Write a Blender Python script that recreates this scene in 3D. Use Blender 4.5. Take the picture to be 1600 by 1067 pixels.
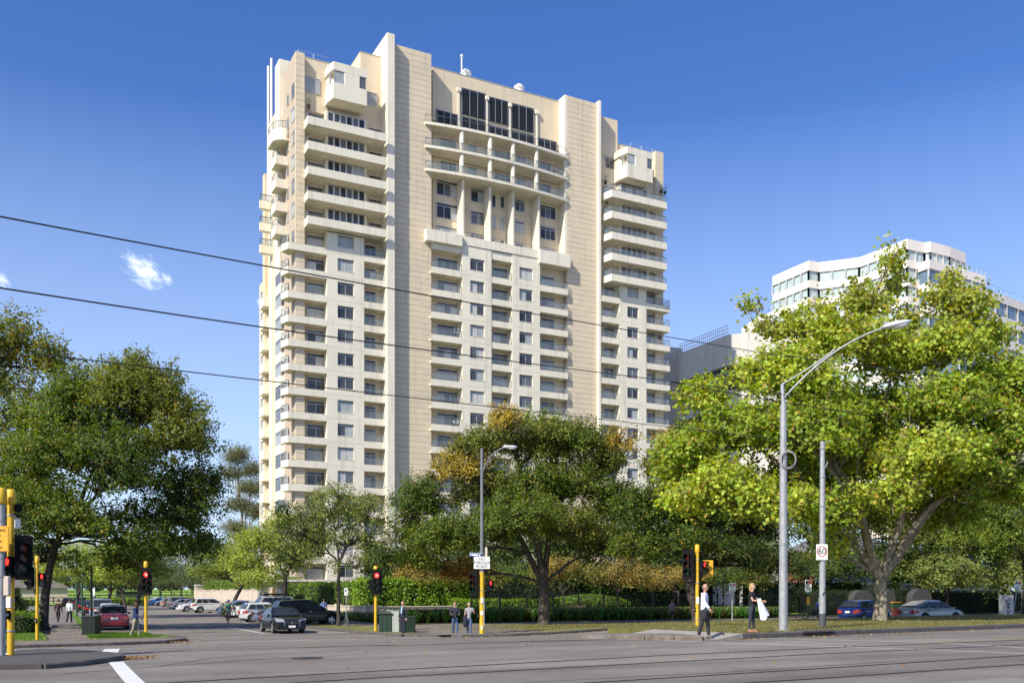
import bpy, bmesh, math, random
import numpy as np
from mathutils import Vector, Matrix
for _o in list(bpy.data.objects): bpy.data.objects.remove(_o)
R = math.radians
rnd = random.Random(7)
nr = np.random.RandomState(11)
SC = bpy.context.scene; COL = SC.collection
# ---------------- camera: road-aligned world, x = along the avenue, y = away across it ----------------
F = 1500.0; TH = R(27.66); CN, SN = math.cos(TH), math.sin(TH); EYE = 2.24; HY = 926.0
cd = bpy.data.cameras.new('camera'); cam = bpy.data.objects.new('camera', cd); COL.objects.link(cam)
cam.location = (0, 0, EYE); cam.rotation_euler = (R(90), 0, -TH)
cd.sensor_width = 36.0; cd.lens = F / 1600 * 36; cd.shift_y = (HY - 533.5) / 1600
cd.clip_start = 0.2; cd.clip_end = 6000
SC.camera = cam
# ---------------- light ----------------
SUN_EL = R(40); sun_h = Vector((-0.915, -0.405, 0)).normalized()
to_sun = Vector((sun_h.x * math.cos(SUN_EL), sun_h.y * math.cos(SUN_EL), math.sin(SUN_EL)))
sl = bpy.data.lights.new('sun', 'SUN'); sun = bpy.data.objects.new('sun', sl); COL.objects.link(sun)
sl.energy = 3.95; sl.angle = R(0.53); sl.color = (1.0, 0.935, 0.81)
sun.rotation_euler = (-to_sun).to_track_quat('-Z', 'Y').to_euler(); sun.location = (-40, -20, 80)
w = bpy.data.worlds.new('World'); SC.world = w; w.use_nodes = True
wn, wl = w.node_tree.nodes, w.node_tree.links
wn.clear()
wo = wn.new('ShaderNodeOutputWorld'); bg = wn.new('ShaderNodeBackground'); sky = wn.new('ShaderNodeTexSky')
sky.sky_type = 'NISHITA'; sky.sun_disc = False; sky.sun_elevation = SUN_EL
sky.sun_rotation = math.atan2(sun_h.x, sun_h.y); sky.air_density = 1.0; sky.dust_density = 0.8; sky.ozone_density = 3.0
hs = wn.new('ShaderNodeHueSaturation'); hs.inputs['Saturation'].default_value = 1.27; hs.inputs['Hue'].default_value = 0.516
hs.inputs['Value'].default_value = 0.88
# wispy cloud in the sky dome, placed by direction
tc = wn.new('ShaderNodeTexCoord'); mp = wn.new('ShaderNodeMapping'); mp.inputs['Scale'].default_value = (1, 1, 1)
wl.new(tc.outputs['Generated'], mp.inputs['Vector'])
def dirvec(px, py):
    X = (px - 800) / F; Z = (HY - py) / F
    return Vector((X * CN + SN, -X * SN + CN, Z)).normalized()
def cloud(px, py, rad, stretch, amt):
    d = dirvec(px, py); r1 = Vector((CN, -SN, 0)); up = d.cross(r1); up = -up if up.z < 0 else up
    sub = wn.new('ShaderNodeVectorMath'); sub.operation = 'SUBTRACT'; sub.inputs[1].default_value = d
    wl.new(mp.outputs[0], sub.inputs[0])
    out = []
    ang = R(-38)
    a1 = r1 * math.cos(ang) + up * math.sin(ang); a2 = -r1 * math.sin(ang) + up * math.cos(ang)
    for ax, s in ((a1, 1 / (rad * stretch)), (a2, 1 / rad)):
        dt = wn.new('ShaderNodeVectorMath'); dt.operation = 'DOT_PRODUCT'; dt.inputs[1].default_value = ax * s
        wl.new(sub.outputs[0], dt.inputs[0]); out.append(dt)
    cmb = wn.new('ShaderNodeCombineXYZ'); wl.new(out[0].outputs['Value'], cmb.inputs[0]); wl.new(out[1].outputs['Value'], cmb.inputs[1])
    ln = wn.new('ShaderNodeVectorMath'); ln.operation = 'LENGTH'; wl.new(cmb.outputs[0], ln.inputs[0])
    nz = wn.new('ShaderNodeTexNoise'); nz.inputs['Scale'].default_value = 1.5; nz.inputs['Detail'].default_value = 9; nz.inputs['Roughness'].default_value = 0.62
    nz.inputs['Distortion'].default_value = 1.3
    wl.new(cmb.outputs[0], nz.inputs['Vector'])
    m = wn.new('ShaderNodeMath'); m.operation = 'MULTIPLY_ADD'; m.inputs[1].default_value = -0.52; m.inputs[2].default_value = 0.0
    wl.new(ln.outputs['Value'], m.inputs[0])
    ad = wn.new('ShaderNodeMath'); ad.operation = 'ADD'; wl.new(m.outputs[0], ad.inputs[0]); wl.new(nz.outputs['Fac'], ad.inputs[1])
    mr = wn.new('ShaderNodeMapRange'); mr.interpolation_type = 'SMOOTHSTEP'
    mr.inputs['From Min'].default_value = 0.14; mr.inputs['From Max'].default_value = 0.58; mr.inputs['To Max'].default_value = amt
    wl.new(ad.outputs[0], mr.inputs['Value'])
    return mr.outputs[0]
wl.new(sky.outputs[0], hs.inputs['Color'])
# the air whitens evenly toward the horizon all the way round
sxyz = wn.new('ShaderNodeSeparateXYZ'); wl.new(tc.outputs['Generated'], sxyz.inputs[0])
hz = wn.new('ShaderNodeMapRange'); hz.inputs['From Min'].default_value = 0.0; hz.inputs['From Max'].default_value = 0.44; hz.inputs['To Min'].default_value = 0.80; hz.inputs['To Max'].default_value = 0.0
wl.new(sxyz.outputs['Z'], hz.inputs['Value'])
hm_ = wn.new('ShaderNodeMix'); hm_.data_type = 'RGBA'; wl.new(hz.outputs[0], hm_.inputs['Factor']); wl.new(hs.outputs[0], hm_.inputs['A']); hm_.inputs['B'].default_value = (3.45, 4.35, 6.1, 1)
cur = hm_.outputs['Result']
for args in ((228, 424, 0.019, 1.7, 0.75), (262, 436, 0.007, 1.5, 0.5), (408, 474, 0.006, 1.4, 0.45), (2, 436, 0.008, 2.0, 0.5), (385, 770, 0.02, 1.6, 0.6), (90, 660, 0.03, 2.0, 0.4)):
    mx = wn.new('ShaderNodeMix'); mx.data_type = 'RGBA'
    wl.new(cloud(*args), mx.inputs['Factor']); wl.new(cur, mx.inputs['A']); mx.inputs['B'].default_value = (8.6, 9.0, 9.6, 1)
    cur = mx.outputs['Result']
wl.new(cur, bg.inputs['Color']); bg.inputs['Strength'].default_value = 0.125
wl.new(bg.outputs[0], wo.inputs[0])
SC.view_settings.view_transform = 'Standard'; SC.view_settings.look = 'None'; SC.view_settings.gamma = 1
SC.view_settings.exposure = 0.74; SC.view_settings.use_curve_mapping = False
SC.render.engine = 'CYCLES'
try:
    SC.cycles.max_bounces = 6; SC.cycles.transparent_max_bounces = 12; SC.cycles.use_denoising = True
except Exception: pass

# ---------------- placement: q = metres per photo pixel at the thing's distance ----------------
def sm(x): x = min(1, max(0, x)); return x * x * (3 - 2 * x)
def te(s): return 24.6 + 0.12 * (s - 21.7)           # near kerb of the right-hand median
def gz(s, t):
    zf = 0.26 * sm((s - 22) / 16) * (1 - sm((t - 47) / 8))
    k = min(1, max(0, (t - 26.5) / 17.5)); k = k * 0.8 + 0.2 * sm(k)
    z = 0.72 + (zf - 0.72) * k
    if t > 190: z += 4.2 * sm((t - 190) / 420)
    return z
def W(px, q, z=0.0):
    X = (px - 800) * q; D = F * q
    return Vector((X * CN + D * SN, -X * SN + D * CN, z))
def G(px, q, up=0.0):
    v = W(px, q); v.z = gz(v.x, v.y) + up; return v
def Z(py, q): return EYE + (HY - py) * q
def qof(s, t): return (s * SN + t * CN) / F
def sx(px, t):
    r = (px - 800) / F; return t * (SN + r * CN) / (CN - r * SN)
def tx(px, s):
    r = (px - 800) / F; return s * (CN - r * SN) / (SN + r * CN)
def zt(py, s, t): return Z(py, qof(s, t))
def hit(px, py, up=0.0):
    """where the line of sight through a photo pixel meets the ground"""
    q = 0.008
    while q < 0.4:
        v = W(px, q)
        if Z(py, q) <= gz(v.x, v.y) + up: break
        q *= 1.002
    v.z = gz(v.x, v.y) + up
    return v

# ---------------- mesh building ----------------
MATS = {}
def mat(name, col, rough=0.7, metal=0.0, var=0.08, vscale=3.0, bump=0.0, bscale=40.0, spec=0.5, emit=None, estr=0.0, alpha=None, coat=0.0, dirt=0.0, obj=False, trans=0.0):
    if name in MATS: return MATS[name]
    m = bpy.data.materials.new(name); m.use_nodes = True
    n, l = m.node_tree.nodes, m.node_tree.links
    b = n['Principled BSDF']
    b.inputs['Base Color'].default_value = (*col, 1); b.inputs['Roughness'].default_value = rough
    b.inputs['Metallic'].default_value = metal; b.inputs['Specular IOR Level'].default_value = spec
    if coat: b.inputs['Coat Weight'].default_value = coat; b.inputs['Coat Roughness'].default_value = 0.04
    if emit: b.inputs['Emission Color'].default_value = (*emit, 1); b.inputs['Emission Strength'].default_value = estr
    if alpha is not None: b.inputs['Alpha'].default_value = alpha
    if trans: b.inputs['Transmission Weight'].default_value = trans
    t = n.new('ShaderNodeTexCoord'); src = t.outputs['Object']
    g = n.new('ShaderNodeNewGeometry'); src = g.outputs['Position'] if not obj else src
    c = None
    if var:
        z1 = n.new('ShaderNodeTexNoise'); z1.inputs['Scale'].default_value = vscale; z1.inputs['Detail'].default_value = 6; z1.inputs['Roughness'].default_value = 0.65
        l.new(src, z1.inputs['Vector'])
        mr = n.new('ShaderNodeMapRange'); mr.inputs['From Min'].default_value = 0.3; mr.inputs['From Max'].default_value = 0.7
        mr.inputs['To Min'].default_value = 1 - var; mr.inputs['To Max'].default_value = 1 + var
        l.new(z1.outputs['Fac'], mr.inputs['Value'])
        vm = n.new('ShaderNodeVectorMath'); vm.operation = 'SCALE'; vm.inputs[0].default_value = col
        l.new(mr.outputs[0], vm.inputs['Scale']); c = vm.outputs[0]
        if dirt:   # rain streaks: noise stretched down the wall
            mpn = n.new('ShaderNodeMapping'); mpn.inputs['Scale'].default_value = (2.2, 2.2, 0.12); l.new(src, mpn.inputs['Vector'])
            z3 = n.new('ShaderNodeTexNoise'); z3.inputs['Scale'].default_value = 1.0; z3.inputs['Detail'].default_value = 8; l.new(mpn.outputs[0], z3.inputs['Vector'])
            m3 = n.new('ShaderNodeMapRange'); m3.inputs['From Min'].default_value = 0.52; m3.inputs['From Max'].default_value = 0.75; m3.inputs['To Min'].default_value = 1; m3.inputs['To Max'].default_value = 1 - dirt
            l.new(z3.outputs['Fac'], m3.inputs['Value'])
            v3 = n.new('ShaderNodeVectorMath'); v3.operation = 'SCALE'; l.new(c, v3.inputs[0]); l.new(m3.outputs[0], v3.inputs['Scale']); c = v3.outputs[0]
        l.new(c, b.inputs['Base Color'])
    if bump:
        z2 = n.new('ShaderNodeTexNoise'); z2.inputs['Scale'].default_value = bscale; z2.inputs['Detail'].default_value = 4
        l.new(src, z2.inputs['Vector'])
        bp = n.new('ShaderNodeBump'); bp.inputs['Strength'].default_value = bump; bp.inputs['Distance'].default_value = 0.02
        l.new(z2.outputs['Fac'], bp.inputs['Height']); l.new(bp.outputs[0], b.inputs['Normal'])
    MATS[name] = m; return m

class MB:
    def __init__(s): s.v = []; s.f = []
    def add(s, vs, fs):
        o = len(s.v); s.v += [tuple(p) for p in vs]; s.f += [tuple(i + o for i in f) for f in fs]; return s
    def box(s, x0, x1, y0, y1, z0, z1, bv=0.0):
        if bv:
            b = min(bv, (x1 - x0) * .3, (y1 - y0) * .3, (z1 - z0) * .3)
            vs = []
            for z, e in ((z0, b), (z0 + b, 0), (z1 - b, 0), (z1, b)):
                a0, a1, c0, c1 = x0 + e, x1 - e, y0 + e, y1 - e
                vs += [(a0 + b, c0, z), (a1 - b, c0, z), (a1, c0 + b, z), (a1, c1 - b, z), (a1 - b, c1, z), (a0 + b, c1, z), (a0, c1 - b, z), (a0, c0 + b, z)]
            fs = [tuple(reversed(range(8))), tuple(range(24, 32))]
            for k in range(3):
                for i in range(8): fs.append((k * 8 + i, k * 8 + (i + 1) % 8, k * 8 + 8 + (i + 1) % 8, k * 8 + 8 + i))
            return s.add(vs, fs)
        return s.add([(x0, y0, z0), (x1, y0, z0), (x1, y1, z0), (x0, y1, z0), (x0, y0, z1), (x1, y0, z1), (x1, y1, z1), (x0, y1, z1)],
                     [(0, 3, 2, 1), (4, 5, 6, 7), (0, 1, 5, 4), (1, 2, 6, 5), (2, 3, 7, 6), (3, 0, 4, 7)])
    def tube(s, pts, rad, n=8, cap=True):
        pts = [Vector(p) for p in pts]
        if not hasattr(rad, '__len__'): rad = [rad] * len(pts)
        rings = []; up = None
        for i, p in enumerate(pts):
            d = (pts[min(i + 1, len(pts) - 1)] - pts[max(i - 1, 0)])
            if d.length < 1e-9: d = Vector((0, 0, 1))
            d.normalize()
            if up is None:
                up = Vector((1, 0, 0)) if abs(d.x) < 0.9 else Vector((0, 1, 0))
            a = (up - d * up.dot(d)); a = a.normalized() if a.length > 1e-6 else d.orthogonal().normalized(); b = d.cross(a); up = a
            rings.append([p + (a * math.cos(2 * math.pi * k / n) + b * math.sin(2 * math.pi * k / n)) * rad[i] for k in range(n)])
        vs = [v for r_ in rings for v in r_]; fs = []
        for i in range(len(pts) - 1):
            for k in range(n): fs.append((i * n + k, i * n + (k + 1) % n, (i + 1) * n + (k + 1) % n, (i + 1) * n + k))
        if cap: fs += [tuple(reversed(range(n))), tuple(range((len(pts) - 1) * n, len(pts) * n))]
        return s.add(vs, fs)
    def lathe(s, prof, c=(0, 0, 0), n=16, axis='z', cap=True):
        vs = []
        for r_, z in prof:
            for k in range(n):
                a = 2 * math.pi * k / n; x, y = r_ * math.cos(a), r_ * math.sin(a)
                p = (x, y, z) if axis == 'z' else ((x, z, y) if axis == 'y' else (z, x, y))
                vs.append((p[0] + c[0], p[1] + c[1], p[2] + c[2]))
        fs = []; m = len(prof)
        for i in range(m - 1):
            for k in range(n): fs.append((i * n + k, i * n + (k + 1) % n, (i + 1) * n + (k + 1) % n, (i + 1) * n + k))
        if cap: fs += [tuple(reversed(range(n))), tuple(range((m - 1) * n, m * n))]
        if axis != 'z' and axis != 'x': fs = [tuple(reversed(f)) for f in fs]
        return s.add(vs, fs)
    def prism(s, poly, z0, z1):
        n = len(poly); vs = [(p[0], p[1], z0) for p in poly] + [(p[0], p[1], z1) for p in poly]
        fs = [tuple(reversed(range(n))), tuple(range(n, 2 * n))] + [(i, (i + 1) % n, n + (i + 1) % n, n + i) for i in range(n)]
        return s.add(vs, fs)
    def ball(s, c, r, n=10, m=7, sc=(1, 1, 1)):
        vs = [(c[0], c[1], c[2] - r * sc[2])]
        for i in range(1, m):
            a = math.pi * i / m - math.pi / 2
            for k in range(n):
                b = 2 * math.pi * k / n
                vs.append((c[0] + r * sc[0] * math.cos(a) * math.cos(b), c[1] + r * sc[1] * math.cos(a) * math.sin(b), c[2] + r * sc[2] * math.sin(a)))
        vs.append((c[0], c[1], c[2] + r * sc[2])); L = len(vs) - 1; fs = []
        for k in range(n): fs.append((0, 1 + (k + 1) % n, 1 + k)); fs.append((L, L - n + k, L - n + (k + 1) % n))
        for i in range(m - 2):
            for k in range(n): fs.append((1 + i * n + k, 1 + i * n + (k + 1) % n, 1 + (i + 1) * n + (k + 1) % n, 1 + (i + 1) * n + k))
        return s.add(vs, fs)
    def mesh(s, name, m, smooth=0.0, recalc=False):
        me = bpy.data.meshes.new(name); me.from_pydata(s.v, [], s.f)
        if recalc or smooth:
            bm = bmesh.new(); bm.from_mesh(me)
            if recalc: bmesh.ops.recalc_face_normals(bm, faces=bm.faces)
            if smooth:
                for f in bm.faces: f.smooth = True
                ca = R(smooth)
                for e in bm.edges:
                    e.smooth = not (len(e.link_faces) == 2 and e.calc_face_angle(0) > ca)
            bm.to_mesh(me); bm.free()
        if m: me.materials.append(m)
        return me
    def build(s, name, m, parent=None, smooth=0.0, recalc=False, loc=None, world=False):
        """world=True: vertices are in world space; the parent stands unrotated"""
        me = s.mesh(name, m, smooth, recalc)
        o = bpy.data.objects.new(name, me); COL.objects.link(o)
        if parent is not None:
            o.parent = parent
            if world: o.location = -wloc(parent)
        if loc is not None: o.location = loc
        return o
def wloc(o):
    v = Vector(o.location)
    while o.parent is not None: o = o.parent; v = v + Vector(o.location)
    return v
def thing(name, label, cat, loc=(0, 0, 0), rz=0.0, group=None, kind=None):
    o = bpy.data.objects.new(name, None); COL.objects.link(o); o.empty_display_size = 0.3
    o.location = loc; o.rotation_euler = (0, 0, rz); tag(o, label, cat, group, kind); return o
def tag(o, label=None, cat=None, group=None, kind=None):
    if label: o['label'] = label
    if cat: o['category'] = cat
    if group: o['group'] = group
    if kind: o['kind'] = kind
    return o
def inst(me, name, parent, loc, rot=None):
    """loc in world space when the parent is unrotated"""
    o = bpy.data.objects.new(name, me); COL.objects.link(o)
    if parent is not None: o.parent = parent; o.location = Vector(loc) - wloc(parent)
    else: o.location = loc
    if rot: o.rotation_euler = rot
    return o
def text(body, size, m, parent, loc, rot, name='lettering', align='CENTER', ext=0.002, sx_=1.0):
    c = bpy.data.curves.new(name, 'FONT'); c.body = body; c.size = size; c.align_x = align; c.align_y = 'CENTER'; c.extrude = ext
    c.offset = size * 0.004
    c.materials.append(m); c.space_line = 0.95
    o = bpy.data.objects.new(name, c); COL.objects.link(o); me = bpy.data.meshes.new_from_object(o.evaluated_get(bpy.context.evaluated_depsgraph_get())); bpy.data.objects.remove(o)
    o = bpy.data.objects.new(name, me); COL.objects.link(o); o.parent = parent; o.location = loc; o.rotation_euler = rot; o.scale = (sx_, 1, 1); return o
# ======================= ground =======================
def asphalt(name, base, patch=0.25):
    m = bpy.data.materials.new(name); m.use_nodes = True; n, l = m.node_tree.nodes, m.node_tree.links; b = n['Principled BSDF']
    g = n.new('ShaderNodeNewGeometry')
    def noise(sc, det=5, ro=0.6, vec=None, dist=0):
        z = n.new('ShaderNodeTexNoise'); z.inputs['Scale'].default_value = sc; z.inputs['Detail'].default_value = det; z.inputs['Roughness'].default_value = ro
        z.inputs['Distortion'].default_value = dist
        l.new(vec or g.outputs['Position'], z.inputs['Vector']); return z.outputs['Fac']
    def rng(x, a, b_, c, d):
        r_ = n.new('ShaderNodeMapRange'); r_.inputs['From Min'].default_value = a; r_.inputs['From Max'].default_value = b_
        r_.inputs['To Min'].default_value = c; r_.inputs['To Max'].default_value = d; l.new(x, r_.inputs['Value']); return r_.outputs[0]
    def mul(x, y):
        q_ = n.new('ShaderNodeMath'); q_.operation = 'MULTIPLY'; l.new(x, q_.inputs[0]); l.new(y, q_.inputs[1]); return q_.outputs[0]
    mp_ = n.new('ShaderNodeMapping'); mp_.inputs['Scale'].default_value = (0.06, 0.55, 1); mp_.inputs['Rotation'].default_value = (0, 0, R(7)); l.new(g.outputs['Position'], mp_.inputs['Vector'])
    a = rng(noise(0.35, 6), 0.35, 0.65, 1 - patch * .5, 1 + patch * .5)
    bnd = rng(noise(1.0, 4, 0.55, mp_.outputs[0], 0.4), 0.3, 0.7, 1 - patch, 1 + patch)     # wear along the lanes
    gr = rng(noise(85, 3, 0.7), 0.25, 0.75, 0.66, 1.34)
    gr2 = rng(noise(9, 5, 0.7), 0.3, 0.7, 0.86, 1.14)
    vo = n.new('ShaderNodeTexVoronoi'); vo.feature = 'DISTANCE_TO_EDGE'; vo.inputs['Scale'].default_value = 0.22
    wv = n.new('ShaderNodeVectorMath'); wv.operation = 'ADD'
    nz = n.new('ShaderNodeTexNoise'); nz.inputs['Scale'].default_value = 1.2; nz.inputs['Detail'].default_value = 6; l.new(g.outputs['Position'], nz.inputs['Vector'])
    sc_ = n.new('ShaderNodeVectorMath'); sc_.operation = 'SCALE'; sc_.inputs['Scale'].default_value = 1.6; l.new(nz.outputs['Color'], sc_.inputs[0])
    l.new(g.outputs['Position'], wv.inputs[0]); l.new(sc_.outputs[0], wv.inputs[1]); l.new(wv.outputs[0], vo.inputs['Vector'])
    ck = rng(vo.outputs['Distance'], 0.0, 0.004, 0.6, 1.0)
    f = mul(mul(mul(a, bnd), mul(gr, gr2)), ck)
    v = n.new('ShaderNodeVectorMath'); v.operation = 'SCALE'; v.inputs[0].default_value = base; l.new(f, v.inputs['Scale']); l.new(v.outputs[0], b.inputs['Base Color'])
    b.inputs['Roughness'].default_value = 0.82; b.inputs['Specular IOR Level'].default_value = 0.35
    bp = n.new('ShaderNodeBump'); bp.inputs['Strength'].default_value = 0.5; bp.inputs['Distance'].default_value = 0.01; l.new(gr, bp.inputs['Height']); l.new(bp.outputs[0], b.inputs['Normal'])
    return m
M_ASPH = asphalt('asphalt', (0.176, 0.158, 0.139), 0.28); M_ASPH2 = asphalt('asphalt_dark', (0.08, 0.074, 0.068), 0.12); M_PATH = asphalt('footpath_asphalt', (0.175, 0.152, 0.128), 0.12)
M_LITE = asphalt('track_concrete', (0.24, 0.225, 0.2), 0.1)
def grassmat(name, c1, c2, c3):
    m = bpy.data.materials.new(name); m.use_nodes = True; n, l = m.node_tree.nodes, m.node_tree.links; b = n['Principled BSDF']
    g = n.new('ShaderNodeNewGeometry')
    z = n.new('ShaderNodeTexNoise'); z.inputs['Scale'].default_value = 0.7; z.inputs['Detail'].default_value = 9; z.inputs['Roughness'].default_value = 0.72; l.new(g.outputs['Position'], z.inputs['Vector'])
    r_ = n.new('ShaderNodeValToRGB'); e = r_.color_ramp.elements; e[0].position = 0.32; e[0].color = (*c1, 1); e[1].position = 0.66; e[1].color = (*c3, 1)
    k = e.new(0.5); k.color = (*c2, 1); l.new(z.outputs['Fac'], r_.inputs['Fac'])
    z2 = n.new('ShaderNodeTexNoise'); z2.inputs['Scale'].default_value = 60; z2.inputs['Detail'].default_value = 3; l.new(g.outputs['Position'], z2.inputs['Vector'])
    mr = n.new('ShaderNodeMapRange'); mr.inputs['From Min'].default_value = .25; mr.inputs['From Max'].default_value = .75; mr.inputs['To Min'].default_value = 0.5; mr.inputs['To Max'].default_value = 1.5; l.new(z2.outputs['Fac'], mr.inputs['Value'])
    v = n.new('ShaderNodeVectorMath'); v.operation = 'SCALE'; l.new(r_.outputs[0], v.inputs[0]); l.new(mr.outputs[0], v.inputs['Scale']); l.new(v.outputs[0], b.inputs['Base Color'])
    b.inputs['Roughness'].default_value = 0.9; b.inputs['Specular IOR Level'].default_value = 0.15
    bp = n.new('ShaderNodeBump'); bp.inputs['Strength'].default_value = 0.9; bp.inputs['Distance'].default_value = 0.04; l.new(z2.outputs['Fac'], bp.inputs['Height']); l.new(bp.outputs[0], b.inputs['Normal'])
    return m
M_DRY = grassmat('dry_grass', (0.12, 0.135, 0.035), (0.19, 0.19, 0.06), (0.27, 0.23, 0.10))
M_LAWN = grassmat('lawn_grass', (0.075, 0.15, 0.018), (0.115, 0.205, 0.026), (0.15, 0.23, 0.04))
M_PARK = grassmat('park_grass', (0.16, 0.27, 0.03), (0.2, 0.32, 0.04), (0.23, 0.34, 0.06))
M_SOIL = mat('garden_soil', (0.055, 0.04, 0.028), 0.95, var=0.3, bump=0.6)
M_STONE = mat('bluestone', (0.085, 0.08, 0.078), 0.75, var=0.28, vscale=5, bump=0.5, bscale=30)
M_CONC = mat('kerb_concrete', (0.27, 0.25, 0.22), 0.85, var=0.2, bump=0.3)
M_LINE = mat('road_paint', (0.62, 0.62, 0.60), 0.7, var=0.22, vscale=14, bump=0.2)
M_LINEF = mat('worn_road_paint', (0.33, 0.33, 0.32), 0.75, var=0.35, vscale=9)
M_YLINE = mat('yellow_road_paint', (0.55, 0.40, 0.10), 0.7, var=0.25, vscale=9)

def sheet(name, m, s0, s1, t0, t1, ds, dt, zf=gz, up=0.0, tag_kind='structure'):
    ns = max(1, int((s1 - s0) / ds)); nt = max(1, int((t1 - t0) / dt)); mb = MB(); vs = []
    for j in range(nt + 1):
        for i in range(ns + 1):
            s = s0 + (s1 - s0) * i / ns; t = t0 + (t1 - t0) * j / nt; vs.append((s, t, zf(s, t) + up))
    fs = [(j * (ns + 1) + i, j * (ns + 1) + i + 1, (j + 1) * (ns + 1) + i + 1, (j + 1) * (ns + 1) + i) for j in range(nt) for i in range(ns)]
    o = mb.add(vs, fs).build(name, m, smooth=60); o['kind'] = tag_kind; return o
# one ground sheet, graded cells
def grade(knots):
    out = []
    for (a, b, d) in knots:
        n_ = max(1, int((b - a) / d)); out += [a + (b - a) * i / n_ for i in range(n_)]
    out.append(knots[-1][1]); return out
gs = grade([(-1500, -200, 130), (-200, -40, 20), (-40, 120, 2), (120, 300, 20), (300, 1800, 150)])
gt = grade([(-300, -20, 40), (-20, 20, 4), (20, 60, 1), (60, 190, 6), (190, 640, 20), (640, 3200, 200)])
mb = MB(); vs = [(s, t, gz(s, t)) for t in gt for s in gs]; ns = len(gs)
mb.add(vs, [(j * ns + i, j * ns + i + 1, (j + 1) * ns + i + 1, (j + 1) * ns + i) for j in range(len(gt) - 1) for i in range(ns - 1)])
gnd = mb.build('road', M_ASPH, smooth=60); gnd['kind'] = 'structure'; gnd['label'] = 'wide grey asphalt avenue and side street crossing'

def loft(name, m, A, B, nv=6, up=0.13, zf=gz, skirt=0.35, kerb=None, hump=None):
    """raised patch between edge polylines A (near) and B (far); the edge drops as a real step"""
    def res(P, n_):
        L = [0]
        for a, b in zip(P, P[1:]): L.append(L[-1] + math.hypot(b[0] - a[0], b[1] - a[1]))
        out = []
        for i in range(n_ + 1):
            d = L[-1] * i / n_; k = 0
            while k < len(L) - 2 and L[k + 1] < d: k += 1
            f = (d - L[k]) / max(1e-9, L[k + 1] - L[k]); out.append((P[k][0] + (P[k + 1][0] - P[k][0]) * f, P[k][1] + (P[k + 1][1] - P[k][1]) * f))
        return out
    LA = sum(math.hypot(b[0] - a[0], b[1] - a[1]) for a, b in zip(A, A[1:])); nu = int(min(120, max(6, LA / 0.7)))
    a_, b_ = res(A, nu), res(B, nu); vs = []
    for i in range(nu + 1):
        for j in range(nv + 1):
            f = j / nv; s = a_[i][0] + (b_[i][0] - a_[i][0]) * f; t = a_[i][1] + (b_[i][1] - a_[i][1]) * f
            vs.append((s, t, zf(s, t) + up + (hump(s, t, f) if hump else 0)))
    n1 = nv + 1; fs = [(i * n1 + j, (i + 1) * n1 + j, (i + 1) * n1 + j + 1, i * n1 + j + 1) for i in range(nu) for j in range(nv)]
    bd = [i * n1 for i in range(nu + 1)] + [nu * n1 + j for j in range(1, nv + 1)] + [i * n1 + nv for i in range(nu - 1, -1, -1)] + [j for j in range(nv - 1, 0, -1)]
    o = len(vs); vs += [(vs[k][0], vs[k][1], vs[k][2] - skirt) for k in bd]; nb = len(bd)
    fs += [(bd[(k + 1) % nb], bd[k], o + k, o + (k + 1) % nb) for k in range(nb)]
    ob = MB().add(vs, fs).build(name, m, smooth=40); ob['kind'] = 'structure'; return ob
def kerbline(pts, m, parent_kind='kerb', w=0.22, up=0.15, step=0.95, zf=gz, label=None, drop=0.3, gap=0.012):
    """row of separate kerb stones along a polyline (stones lie to the left of the direction of travel)"""
    root = thing(parent_kind, label, None, (pts[0][0], pts[0][1], 0)); root['kind'] = 'structure'
    for a, b in zip(pts, pts[1:]):
        a = Vector((a[0], a[1], 0)); b = Vector((b[0], b[1], 0)); L = (b - a).length; n_ = max(1, round(L / step)); d = (b - a) / L; nn = Vector((-d.y, d.x, 0))
        for i in range(n_):
            p0 = a + d * (L * i / n_ + gap); p1 = a + d * (L * (i + 1) / n_ - gap); z0 = zf(p0.x, p0.y) + up + rnd.uniform(-.006, .006); z1 = zf(p1.x, p1.y) + up + rnd.uniform(-.006, .006)
            off = rnd.uniform(-.008, .008); k = MB(); c = 0.03
            q0, q1 = p0 + nn * off, p1 + nn * off
            f0 = [(q0, -drop), (q0, -c), (q0 + nn * c, 0), (p0 + nn * w, 0), (p0 + nn * w, -drop)]
            f1 = [(q1, -drop), (q1, -c), (q1 + nn * c, 0), (p1 + nn * w, 0), (p1 + nn * w, -drop)]
            vs = [(p.x, p.y, z0 + h) for p, h in f0] + [(p.x, p.y, z1 + h) for p, h in f1]
            fs = [(4, 3, 2, 1, 0), (5, 6, 7, 8, 9)] + [(j, (j + 1) % 5, 5 + (j + 1) % 5, 5 + j) for j in range(5)]
            k.add(vs, fs).build('kerb_stone', m, root, world=True, recalc=True)
    return root
def strip(name, pts, wd, m, up=0.006, dash=None, kind='structure', parent=None, zf=gz):
    """painted line or rail along world points"""
    mb = MB(); P = [Vector((p[0], p[1], 0)) for p in pts]; dense = [P[0]]
    for a, b in zip(P, P[1:]):
        n_ = max(1, int((b - a).length / 1.0)); dense += [a + (b - a) * (i + 1) / n_ for i in range(n_)]
    vs = []
    for i, p in enumerate(dense):
        d = (dense[min(i + 1, len(dense) - 1)] - dense[max(0, i - 1)]).normalized(); nn = Vector((-d.y, d.x, 0)) * wd / 2
        for sgn in (-1, 1):
            v = p + nn * sgn; vs.append((v.x, v.y, zf(v.x, v.y) + up))
    fs = [(2 * i, 2 * i + 2, 2 * i + 3, 2 * i + 1) for i in range(len(dense) - 1)]
    o = mb.add(vs, fs).build(name, m); o['kind'] = kind; return o
def hp(px, py): v = hit(px, py); return (v.x, v.y)

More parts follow.
